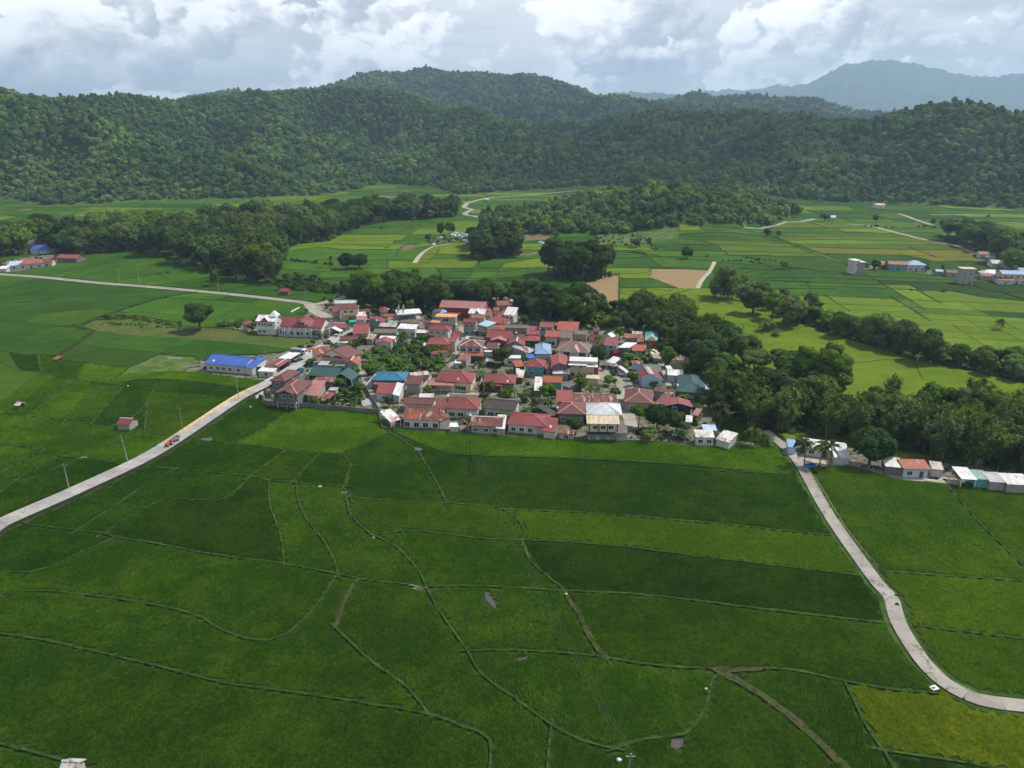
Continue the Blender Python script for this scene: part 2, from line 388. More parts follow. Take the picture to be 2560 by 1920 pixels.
# ---- buildings
def roof_mat(col, rust=0.0, streak=0.0, rcol=(.14, .045, .022), scol=(.42, .38, .33), rough=.55, name=None, period=1.1):
    key = 'roof_%02d%02d%02d_%d_%d' % (int(col[0] * 99), int(col[1] * 99), int(col[2] * 99), rust * 100, streak * 100) + '_%02d%02d_%d' % (int(rcol[0] * 99), int(scol[0] * 99), period * 10)
    def f(t):
        uv = t.n('ShaderNodeTexCoord').outputs['UV']; ob = t.n('ShaderNodeTexCoord').outputs['Object']
        oi = t.n('ShaderNodeObjectInfo').outputs['Random']
        off = t.n('ShaderNodeCombineXYZ', {0: t.math('MULTIPLY', oi, 57.0), 1: t.math('MULTIPLY', oi, 31.0)}).outputs[0]
        u = t.vmath('ADD', uv, off)
        wv = t.n('ShaderNodeTexWave', {'Vector': uv, 'Scale': .9}, wave_type='BANDS', bands_direction='X').outputs[1]
        # sheets laid side by side, each weathered a little differently
        cell = t.n('ShaderNodeTexWhiteNoise', {'Vector': t.vmath('FLOOR', t.vmath('MULTIPLY', u, (1 / .82, 1 / 2.4, 1)))}, noise_dimensions='2D').outputs[0]
        big = t.noise(u, .22, 5, .6)
        v = t.math('MULTIPLY', t.maprange(cell, 0, 1, .90, 1.07), t.maprange(big, .3, .7, .84, 1.12))
        c = t.mix(1.0, (*col, 1), t.n('ShaderNodeCombineColor', {0: v, 1: v, 2: v}).outputs[0], 'MULTIPLY')
        sn = t.noise(t.vmath('MULTIPLY', u, (period, .13, 1)), 1.0, 5, .62)
        if rust: c = t.mix(t.maprange(t.math('ADD', t.math('MULTIPLY', sn, .55), t.math('MULTIPLY', big, .45)), .62 - .35 * rust, .74 - .26 * rust, 0, .92), c, rcol)
        if streak:
            sn2 = t.noise(t.vmath('MULTIPLY', t.vmath('ADD', u, (9, 4, 0)), (period * 1.3, .22, 1)), 1.0, 4, .6)
            c = t.mix(t.maprange(sn2, .66 - .3 * streak, .72 - .28 * streak, 0, .85), c, scol)
        dirt = t.noise(t.vmath('MULTIPLY', u, (2.2, .35, 1)), 1.0, 4, .7)
        c = t.mix(t.maprange(dirt, .46, .76, 0, .6), c, (.085, .06, .05))
        out_principled(t, c, rough, bump=wv, bstr=.35, bdist=.05, spec=.3)
    return mat(key, f)
RC = {
 'red': roof_mat((.215, .046, .046), .18, 0, (.15, .045, .04)), 'redl': roof_mat((.265, .062, .058), .18, 0, (.2, .06, .05)), 'coral': roof_mat((.33, .085, .062), .1, 0, (.25, .08, .05)), 'pink': roof_mat((.34, .15, .135), .14, 0, (.3, .11, .09)),
 'redw': roof_mat((.20, .042, .042), .35, .1, (.14, .045, .035), (.36, .2, .17)), 'maroon': roof_mat((.20, .045, .045), .2, 0, (.10, .03, .025)),
 'brown': roof_mat((.135, .048, .040), .35, 0, (.10, .035, .028)), 'brownst': roof_mat((.135, .045, .036), .4, .35, (.30, .09, .035), (.42, .33, .27), period=.7),
 'rust': roof_mat((.30, .17, .12), .75, .15, (.20, .055, .025), (.5, .42, .36)), 'rustw': roof_mat((.55, .52, .48), .55, .0, (.24, .075, .035)),
 'rustbr': roof_mat((.24, .075, .045), .6, .12, (.32, .085, .03), (.45, .35, .28)), 'grey': roof_mat((.36, .37, .38), .12), 'greyd': roof_mat((.13, .125, .12), .1, 0, (.06, .05, .045)),
 'white': roof_mat((.66, .66, .66), .1, 0, (.40, .33, .28)), 'whitest': roof_mat((.62, .60, .58), .25, .3, (.30, .13, .09), (.22, .1, .08), period=.45),
 'black': roof_mat((.045, .04, .036), .2, 0, (.09, .075, .055)), 'blue': roof_mat((.045, .12, .40)), 'bluel': roof_mat((.22, .33, .52)), 'sky': roof_mat((.38, .50, .62)),
 'teal': roof_mat((.025, .15, .24)), 'green': roof_mat((.022, .085, .075)), 'mint': roof_mat((.20, .48, .40), .1), 'orange': roof_mat((.62, .30, .12)),
 'taupe': roof_mat((.17, .115, .10)), 'greybr': roof_mat((.16, .125, .11), .3, .05, (.10, .06, .045)), 'cream': roof_mat((.56, .47, .34), .3, 0, (.42, .27, .14)),
 'patch': roof_mat((.55, .56, .57), .42, 0, (.17, .05, .04), period=.35), 'pale': roof_mat((.48, .52, .45)), 'greenl': roof_mat((.20, .36, .28), .1),
}
def wall_mat(name, col, stain=.35):
    def f(t):
        ob = t.n('ShaderNodeTexCoord').outputs['Object']
        n = t.noise(t.vmath('MULTIPLY', ob, (1, 1, .3)), .9, 6, .65); n2 = t.noise(ob, 5.0, 4, .6)
        c = t.mix(t.maprange(n, .45, .75, 0, stain), col, (.11, .10, .085))
        v = t.maprange(n2, .3, .7, .9, 1.08)
        c = t.mix(1.0, c, t.n('ShaderNodeCombineColor', {0: v, 1: v, 2: v}).outputs[0], 'MULTIPLY')
        out_principled(t, c, .85, bump=n2, bstr=.15, bdist=.03, spec=.2)
    return mat('wall_' + name, f)
WC = {k: wall_mat(k, c) for k, c in dict(white=(.55, .54, .51), cream=(.60, .50, .34), grey=(.30, .29, .27), greyl=(.45, .45, .43), greyd=(.14, .14, .14), dark=(.05, .048, .045),
      bluegrey=(.30, .36, .42), green=(.15, .27, .22), dgreen=(.012, .05, .045), teal=(.12, .32, .34), orange=(.58, .24, .07), violet=(.16, .12, .15), black=(.022, .024, .027),
      tan=(.42, .35, .25), brown=(.16, .085, .05), red=(.28, .045, .045), lblue=(.42, .55, .66), conc=(.33, .315, .285)).items()}
GLASS = plain('window_glass', (.018, .022, .026), .12, .3, .7, spec=.5)
FRAME = plain('window_frame', (.62, .62, .60), .6, .1)
TRIMW = plain('white_trim', (.68, .67, .65), .6, .15)
TRIMR = plain('red_trim', (.30, .06, .055), .6, .2)
TRIMP = plain('pink_trim', (.52, .26, .22), .6, .15)
DOORM = plain('door_wood', (.11, .06, .035), .7, .3)
CONC = concrete('bare_concrete', (.36, .35, .33), .3)
CONCD = concrete('stained_concrete', (.15, .145, .135), .3)
METAL = plain('galvanised_steel', (.32, .33, .34), .45, .2, Metallic=.5)
DARKM = plain('dark_metal', (.03, .03, .032), .5, .2)
TYRE = plain('tyre_rubber', (.018, .018, .018), .85, .2)
TIMBER = plain('weathered_timber', (.20, .15, .10), .85, .4, 3)
BAMB = plain('bamboo_pole', (.42, .32, .17), .7, .3, 3)
# ------------------------------------------------------------------ terrain
def vnoise(x, y, s, seed):
    """smooth value noise, vectorised"""
    r = np.random.default_rng(seed); T = r.random((64, 64))
    x = x / s; y = y / s; xi = np.floor(x).astype(int); yi = np.floor(y).astype(int)
    fx = x - xi; fy = y - yi; fx = fx * fx * (3 - 2 * fx); fy = fy * fy * (3 - 2 * fy)
    g = lambda a, b: T[a % 64, b % 64]
    return (g(xi, yi) * (1 - fx) + g(xi + 1, yi) * fx) * (1 - fy) + (g(xi, yi + 1) * (1 - fx) + g(xi + 1, yi + 1) * fx) * fy
def fbm(x, y, s, seed, o=4):
    v = 0; a = .5
    for k in range(o): v = v + a * (vnoise(x, y, s, seed + k) - .5); s *= .5; a *= .5
    return v
FOOT = [unp(*q) for q in [(-900, 520), (-300, 515), (0, 503), (100, 520), (230, 516), (330, 508), (560, 503), (790, 492), (880, 478), (950, 462), (1080, 470), (1150, 492), (1260, 482), (1400, 476), (1500, 468),
        (1560, 470), (1700, 500), (1900, 505), (2000, 500), (2090, 508), (2300, 515), (2560, 530), (2900, 545), (3300, 560)]]
FOOTX = np.array([p[0] for p in FOOT]); FOOTY = np.array([p[1] for p in FOOT])
RIDGES = [  # (photo x, photo y of the crest, distance), half width
 ([(-700, 190, 1100), (-300, 195, 1150), (0, 213, 1200), (150, 228, 1250), (300, 236, 1300), (450, 240, 1350), (600, 234, 1400), (740, 230, 1450), (930, 222, 1500), (1050, 240, 1450), (1160, 275, 1350), (1300, 330, 1200), (1420, 395, 1060)], 380),
 ([(540, 232, 2700), (780, 222, 2500), (900, 187, 2500), (1060, 169, 2600), (1200, 186, 2500), (1330, 184, 2400), (1450, 219, 2300), (1560, 243, 2200), (1700, 250, 2200)], 620),
 ([(1300, 330, 1650), (1420, 300, 1550), (1550, 290, 1480), (1700, 266, 1400), (1894, 274, 1350), (2050, 292, 1300), (2150, 298, 1250)], 330),
 ([(2150, 298, 1250), (2283, 290, 1150), (2330, 270, 1100), (2400, 257, 1080), (2480, 272, 1050), (2560, 278, 1000), (2800, 275, 1000), (3200, 280, 1050)], 300),
 ([(1690, 246, 2650), (1740, 234, 2600), (1894, 242, 2600), (2050, 246, 2600), (2186, 278, 2600), (2400, 290, 2700)], 420),
]
KNOLL = ([(1430, 508, 640), (1520, 474, 655), (1640, 460, 670), (1760, 465, 690), (1880, 492, 700), (1960, 530, 690)], 80)
def seg_dist(X, Y, pts):
    best = np.full(X.shape, 1e9); H = np.zeros(X.shape)
    for (ax, ay, az), (bx, by, bz) in zip(pts[:-1], pts[1:]):
        dx, dy = bx - ax, by - ay; L = dx * dx + dy * dy
        t = np.clip(((X - ax) * dx + (Y - ay) * dy) / L, 0, 1)
        d = np.hypot(X - ax - t * dx, Y - ay - t * dy); h = az + t * (bz - az)
        m = d < best; best = np.where(m, d, best); H = np.where(m, h, H)
    return best, H
RW = [([unp_dist(*q) for q in r], w) for r, w in RIDGES]
KW = ([unp_dist(*q) for q in KNOLL[0]], KNOLL[1])
def sstep(t): t = np.clip(t, 0, 1); return t * t * (3 - 2 * t)
def height(X, Y):
    X = np.asarray(X, float); Y = np.asarray(Y, float)
    fd = Y - np.interp(X, FOOTX, FOOTY)
    m = sstep(fd / 170.0)
    nz = fbm(X, Y, 210, 3, 4); nl = fbm(X, Y, 480, 21, 3); rid = 1 - np.abs(fbm(X + 60 * nl, Y, 170, 40, 3)) * 5.0
    h = np.zeros(X.shape); fm = np.zeros(X.shape)
    for k, (pts, w) in enumerate(RW):
        d, H = seg_dist(X, Y, pts)
        dd = np.maximum(d + 210 * nz * np.minimum(d / 120, 1) - 45 * (rid - .5) * np.minimum(d / 120, 1), 0)
        t = dd / w
        f = np.exp(-1.15 * t ** 1.35)
        fm = np.where((H - 8) * f > h, f, fm); h = np.maximum(h, (H - 8) * f)
    gul = np.abs(fbm(X + 90 * nl, Y + 40 * nz, 270, 91, 3)) * 4.5; gul2 = np.abs(fbm(X, Y, 120, 55, 3)) * 4.5
    h = h * m * (1.0 + (.22 - .95 * gul - .34 * gul2) * np.clip((1 - fm) * 2.4, .10, 1)) + m * 8 * rid * np.clip(fd / 300, 0, 1)
    d, H = seg_dist(X, Y, KW[0])
    h = np.maximum(h, (H - 7) * np.exp(-1.3 * (np.maximum(d + 22 * nz, 0) / KW[1]) ** 2.2) - .6)
    # cemetery mound
    mx, my = unp(1155, 622)
    h = np.maximum(h, 5.5 * np.exp(-(((X - mx) / 26) ** 2 + ((Y - my) / 36) ** 2)) - .5)
    return np.maximum(h, 0.0)
def hz(x, y): return float(height(np.array([x]), np.array([y]))[0])
def axis(parts):
    o = []
    for a, b, s in parts: o += list(np.arange(a, b, s))
    return np.array(o + [parts[-1][1]], float)
gx = axis([(-9000, -3000, 600), (-3000, -1500, 60), (-1500, 1700, 13), (1700, 3200, 60), (3200, 12000, 600)])
gy = axis([(-300, 440, 30), (440, 1750, 13), (1750, 3300, 26), (3300, 12400, 500)])
GX, GY = np.meshgrid(gx, gy); GZ = height(GX, GY)
nxg, nyg = len(gx), len(gy)
idx = np.arange(nxg * nyg).reshape(nyg, nxg)
F = np.stack([idx[:-1, :-1], idx[:-1, 1:], idx[1:, 1:], idx[1:, :-1]], -1).reshape(-1, 4)
me = np_mesh('ground', np.stack([GX, GY, GZ], -1).reshape(-1, 3), F, ground_mat())
me.polygons.foreach_set('use_smooth', [True] * len(me.polygons))
ground = link(bpy.data.objects.new('ground', me)); tag(ground, 'green valley floor rising into wooded hills', kind='structure')

# far blue mountain range
def mountain(name, crest, dist, label, base=250):
    V = []; Fm = []; n = 90
    xs = np.array([c[0] for c in crest]); ys = np.array([c[1] for c in crest])
    us = np.linspace(xs[0], xs[-1], 240)
    rows = 26
    for i, u in enumerate(us):
        y = np.interp(u, xs, ys) + 2.0 * math.sin(u * .11) + 1.2 * math.sin(u * .31 + 1) + 4 * (vnoise(np.array([u]), np.array([0.]), 9, 5)[0] - .5)
        for j in range(rows):
            f = j / (rows - 1)
            dd = dist - 2600 * (1 - f)
            top = unp_dist(u, y, dist)[2]
            k = f ** 1.5
            spur = vnoise(np.array([u * 1.0]), np.array([f * 3.0]), 26, 9)[0] + .5 * vnoise(np.array([u * 1.0]), np.array([f * 7.0]), 11, 19)[0]
            p = unp_dist(u, 290, dd + 600 * (spur - .7) * (1 - f))
            V.append((p[0], p[1], max(0, top * k * (1 + .25 * (spur - .7) * (1 - f)))))
    nu = len(us)
    for i in range(nu - 1):
        for j in range(rows - 1):
            a = i * rows + j; Fm.append((a, a + rows, a + rows + 1, a + 1))
    # back slope
    b0 = len(V)
    for i in range(nu):
        x, y, z = V[i * rows + rows - 1]; V.append((x * 1.12, y * 1.12, 0))
    for i in range(nu - 1): Fm.append((i * rows + rows - 1, (i + 1) * rows + rows - 1, b0 + i + 1, b0 + i))
    o = mesh_obj(name, V, Fm, MTN, smooth=True); tag(o, label, kind='structure')
def mtn_mat():
    def f(t):
        tc = t.n('ShaderNodeTexCoord').outputs['Object']; n = t.noise(tc, .006, 8, .65)
        out_principled(t, t.mix(t.maprange(n, .35, .65, 0, 1), (.022, .055, .018), (.055, .10, .03)), .95, bump=n, bstr=1, bdist=60, spec=.02)
    return mat('mountain_forest', f)
MTN = mtn_mat()
mountain('mountain', [(1560, 262), (1700, 250), (1836, 238), (1900, 226), (1949, 219), (2000, 210), (2042, 194), (2065, 176), (2089, 163), (2130, 156), (2178, 150), (2225, 154), (2275, 161), (2361, 183), (2400, 188), (2439, 192), (2490, 189), (2536, 182), (2600, 188), (2900, 215)], 9000, 'hazy blue mountain range beyond the wooded hills')
mountain('mountain', [(1500, 268), (1640, 250), (1690, 240), (1758, 229), (1817, 222), (1860, 226), (1941, 212), (2050, 225), (2200, 250)], 10500, 'faint pale blue mountain crest on the horizon')
mountain('mountain', [(1380, 280), (1480, 246), (1545, 229), (1620, 232), (1690, 236), (1780, 262)], 7000, 'low hazy blue hills peeking over the forest ridge')

# ------------------------------------------------------------------ the valley floor cut into roads, yards, groves, bunds and fields
def smooth_line(pts, step):
    P = [np.array(p, float) for p in pts]
    if len(P) > 2:
        Q = [2 * P[0] - P[1]] + P + [2 * P[-1] - P[-2]]; out = []
        for i in range(1, len(Q) - 2):
            a, b, c, d = Q[i - 1:i + 3]; L = np.hypot(*(c - b)); n = max(1, int(L / step))
            for k in range(n):
                t = k / n
                out.append(.5 * ((2 * b) + (-a + c) * t + (2 * a - 5 * b + 4 * c - d) * t * t + (-a + 3 * b - 3 * c + d) * t ** 3))
        out.append(P[-1])
    else:
        L = np.hypot(*(P[1] - P[0])); n = max(1, int(L / step)); out = [P[0] + (P[1] - P[0]) * k / n for k in range(n + 1)]
    return out
def strip_sides(line, w, jit=0.0):
    n = len(line); l = []; r = []
    for i in range(n):
        d = line[min(i + 1, n - 1)] - line[max(i - 1, 0)]; d = d / (np.hypot(*d) + 1e-9); nn = np.array([-d[1], d[0]])
        l.append(line[i] + nn * w / 2 * (1 + jit * random.uniform(-1, 1))); r.append(line[i] - nn * w / 2 * (1 + jit * random.uniform(-1, 1)))
    return l, r
CV, CF, CK = [], [], []          # cdt vertices, faces, class of each input face
def add_face(pts, cls):
    a = 0
    for i in range(len(pts)): j = (i + 1) % len(pts); a += pts[i][0] * pts[j][1] - pts[j][0] * pts[i][1]
    if a < 0: pts = pts[::-1]
    i0 = len(CV); CV.extend(Vector((float(p[0]), float(p[1]))) for p in pts); CF.append(list(range(i0, i0 + len(pts)))); CK.append(cls)
def add_strip(txt, w, cls, jit=.0, step=None, extend=None):
    g = gpl(txt) if isinstance(txt, str) else txt
    dist = np.mean([p[1] for p in g]); step = step or max(2.0, dist / 45)
    if extend is None: extend = .3 if cls[0] != 'bund' else max(1.5, dist / 75)
    ln = smooth_line(g, step)
    for i_, j_ in ((0, 1), (-1, -2)):
        d0 = ln[i_] - ln[j_]; uu, vv, _ = proj(ln[i_][0], ln[i_][1], 0)
        far = 70 if cls[0] in ('bund', 'dry') and (uu < 6 or uu > 2554 or vv > 1912) else extend
        ln[i_] = ln[i_] + d0 / np.hypot(*d0) * far
    l, r = strip_sides(ln, w, jit)
    for i in range(len(ln) - 1): add_face([l[i], r[i], r[i + 1], l[i + 1]], cls)
    return ln
def add_area(txt, cls, jit=.0):
    g = gpl(txt) if isinstance(txt, str) else txt
    P = []
    for a, b in zip(g, g[1:] + g[:1]):
        L = math.hypot(b[0] - a[0], b[1] - a[1]); n = max(1, int(L / 6))
        for k in range(n):
            t = k / n; P.append(np.array([a[0] + (b[0] - a[0]) * t, a[1] + (b[1] - a[1]) * t]) + (np.array([random.uniform(-1, 1), random.uniform(-1, 1)]) * jit if jit else 0))
    add_face(P, cls)
# the whole plain
dom = [unp(*q) for q in [(-160, 2060), (2720, 2060), (2900, 1500), (3000, 900), (3000, 640)]] + [(x, y + 8) for x, y in list(zip(FOOTX, FOOTY))[::-1][1:-1]] + [unp(*q) for q in [(-700, 640), (-500, 1000), (-300, 1500)]]
add_face([np.array(p) for p in dom], ('plain',))
# roads: name -> (line, width, top height)
ROADS = {
 'village_road': ('V -60,1185 0,1140 150,1073 300,1003 370,962 440,915 520,862 580,832 640,795 690,757 G 1040,560 1130,480 1240,430 1310,380', 4.9, .95),
 'farm_road': ('Q 420,500 520,580 640,700 730,850 830,1030 940,1200 1060,1370 1200,1560 1290,1659 V 1940,1350 1990,1430 2040,1480 2110,1515 2212,1530 2400,1548 2760,1590', 2.8, .5),
 'valley_road': ('L -300,490 0,518 300,540 700,580 1000,603 1500,648 1900,690 2080,712 2150,725 2212,770', 4.6, .5),
 'upper_lane': ('G 800,100 840,170 920,215 1000,250 1100,300 1180,350 1240,430', 5.5, .4),
 'grove_lane': ('G 830,110 1000,80 1150,40 1260,-20 1300,-40', 4.2, .4),
 'far_road': ('M 1340,110 1400,122 1455,152', 5.0, .5),
 'far_road2': ('M 1350,110 1330,100 1360,80 1385,70 1330,55 1330,45 Y 820,1308 930,1280 1000,1272 1200,1258 1400,1240 1560,1225', 5.0, .5),
 'hill_road': ('N 1130,243 1300,238 1480,250 1700,273 1850,270 2000,245 2080,215 T 150,215 280,185', 4.2, .6),
 'ridge_road': ('T 600,230 760,240 950,285 1180,345 1350,385 1560,420 1680,465 1740,500 1850,560', 4.4, .6),
 'bend_road': ('T 1055,130 1120,150 1250,200 1380,240', 4.6, .5),
 'field_track': ('T 1350,140 1600,142 1740,140', 4.0, .5),
}
for k, (txt, w, z) in ROADS.items():
    add_strip(txt, w, ('road', k), step=None)
    if k in ('village_road', 'farm_road', 'valley_road'): add_strip(txt, w + (1.5 if k == 'village_road' else 1.9), ('verge', k), .12)
PATHS = {
 'alley': ('G 1395,880 1440,960 1480,1060 1500,1130 1560,1240 1640,1370 1720,1395', 2.3, .35),
 'fence_lane': ('H 250,1110 500,1108 800,1125 1130,1140 1300,1140', 2.6, .35),
 'inner_lane': ('H 870,470 1000,455 1170,455 1300,470', 3.6, .35),
 'garden_lane': ('H 780,830 800,700 850,600 890,520 900,440 890,360', 2.4, .35),
 'east_lane': ('I 1100,1330 1060,1180 1010,1060 970,960 990,870 1060,850 1180,870', 3.8, .35),
 'north_lane': ('I 1560,860 1480,700 1400,560 1370,450 1340,400', 3.2, .35),
 'mound_path': ('M 985,440 1020,395 1060,368 1110,352 1230,348', 3.4, .35),
 'field_path': ('N 1425,575 1410,610 1370,680 1310,740 1270,820', 2.4, .45),
 'row_lane': ('Q 560,640 760,700 900,715 1050,725 1200,770 1350,815 1550,830 1750,850', 3.6, .4),
 'mound_road': ('M 1690,238 1760,228 1800,215', 4.5, .4),
}
for k, (txt, w, z) in PATHS.items(): add_strip(txt, w, ('path', k))
add_area('I 720,660 870,610 960,640 1080,760 1160,880 1010,900 960,960 900,820 780,800 700,780', ('path', 'court'))
AREAS = {
 'village': ('G -60,340 180,290 700,330 790,120 1000,40 1330,20 H 560,20 1000,20 1300,0 1560,20 1700,100 I 480,100 900,190 1300,180 1480,300 1560,470 1700,620 1960,800 1960,960 2000,1200 2212,1500 Q 480,585 510,600 -60,600 I 1100,1500 0,1455 H 60,1540 60,1470 G 1640,1390 1600,1370 1100,1330 300,1270 280,1200 330,960 420,900 560,780 700,690 560,650 900,500 1000,470 500,470 G -60,400', .22),
 'row_yard': ('Q 500,560 700,560 1000,600 1260,690 1700,720 2300,760 2300,930 1980,880 1700,850 1400,825 1000,740 720,760 600,660', .22),
 'blue_yard': ('L 1380,1130 1480,1080 1780,1075 1940,1060 2100,1020 2180,1010 2000,1170 1870,1260 1600,1225 1380,1195 1270,1190', .22),
 'right_village': ('T 640,640 660,600 1350,600 1350,640 1400,690 1650,700 1800,690 2400,660 2400,800 2000,760 1700,710 1350,690 900,650', .22),
 'right_village2': ('T 1800,540 1880,480 2100,500 2300,560 2300,640 2100,620 1900,590', .22),
 'left_village': ('L -200,420 60,420 140,405 380,370 560,390 420,440 300,470 130,500 0,505 -200,505', .22),
 'left_village2': ('L 60,330 360,300 420,360 300,370 100,370', .22),
}
for k, (txt, z) in AREAS.items(): add_area(txt, ('area', k), .3)
MEADOWS = {
 'meadow': ('L 560,870 650,835 900,830 1250,880 1700,905 2212,940 G 900,540 900,610 700,640 600,625 L 1700,1000 1330,970 900,940 655,912', .3),
 'upper_verge': ('L 800,800 1000,815 1260,860 1250,880 900,835 700,830', .3),
 'blue_verge': ('L 1100,1075 1340,1090 1380,1130 1270,1190 900,1200 820,1230 900,1165', .3),
 'mound': ('M 1060,300 1120,270 1240,230 1440,235 1460,290 1380,340 1240,345 1100,345', .15),
 'knoll_verge': ('N 230,230 500,240 700,330 850,400 900,470 700,430 400,430 250,330', .2),
 'orchard_floor': ('N 660,-30 1130,170 1080,250 1100,370 850,390 700,330 560,250 200,230 100,140', .1),
}
for k, (txt, z) in MEADOWS.items(): add_area(txt, ('meadow', k), .5)
GROVES = {
 'east_grove': 'S 1560,800 1620,790 1700,800 1745,840 1830,890 1880,940 1975,960 2070,975 2090,1010 2080,1050 2085,1105 2000,1090 1930,1090 1860,1060 1790,1030 1770,980 1740,930 1690,880 1640,840',
 'lane_grove': 'S 2110,1080 2200,1045 2330,1045 2440,1050 2650,1080 2650,1190 2560,1180 2420,1160 2240,1130 2120,1100',
 'field_row': 'S 1800,720 1850,745 1960,800 2060,835 2180,870 2290,905 2420,930 2640,985 2640,940 2430,905 2330,880 2230,850 2100,805 1980,765 1900,730',
 'north_grove': 'S 880,735 960,725 1060,735 1165,745 1280,755 1400,760 1460,785 1500,800 1470,820 1330,800 1250,772 1140,775 1010,790 930,770 870,760',
 'river_grove': 'L -300,330 200,290 600,250 1000,215 1400,185 1800,165 2250,140 2500,110 2900,95 3150,90 3180,120 2700,150 2420,210 2280,290 1900,330 1960,480 1900,575 1640,565 1500,490 1300,465 1180,398 850,362 560,390 350,370 0,400 -300,420',
 'back_hedge': 'S 1470,775 1560,775 1620,790 1600,830 1500,825',
 'hedge_row': 'S 690,700 760,700 880,725 900,745 800,735 700,725',
 'mound_grove': 'S 1175,635 1220,615 1300,620 1300,645 1180,655',
 'tall_grove': 'S 1365,690 1420,670 1500,680 1540,690 1480,705 1380,700',
 'far_right_grove': 'S 2335,590 2420,600 2520,635 2620,650 2620,690 2520,690 2480,650 2400,625',
}
for k, txt in GROVES.items(): add_area(txt, ('grove', k), .8)
add_area('N 235,870 240,770 290,730 400,705 535,700 535,800 530,955 410,960 310,950 290,960', ('stubble', 'a'), .3)
add_area('N 850,640 1100,640 1390,655 1330,740 1260,825 1100,825 900,745 800,710 850,690', ('stubble', 'b'), .3)
for k, txt in enumerate(['M 880,352 930,312 1010,312 985,350', 'Y 200,1255 380,1262 400,1275 210,1272', 'M 1365,65 1440,65 1420,80 1370,80', 'M 1690,255 1900,250 1940,280 1700,290', 'M 1690,375 1900,352 1900,372 1700,395', 'L 150,65 260,60 200,75 100,80']): add_area(txt, ('soil', k), .3)
for k, txt in enumerate(['P 885,150 920,165 965,240 965,265 935,250 900,200', 'P 2040,1070 2100,1065 2105,1105 2060,1130 2035,1105', 'P 1085,570 1165,555 1130,580 1090,588', 'J 1110,215 1175,212 1165,235 1115,230', 'J 1885,515 1925,505 1920,530 1890,525', 'O 455,175 505,180 490,200 465,195', 'L 1150,1090 1270,1095 1260,1106 1160,1102']):
    add_area(txt, ('water', k), .22)
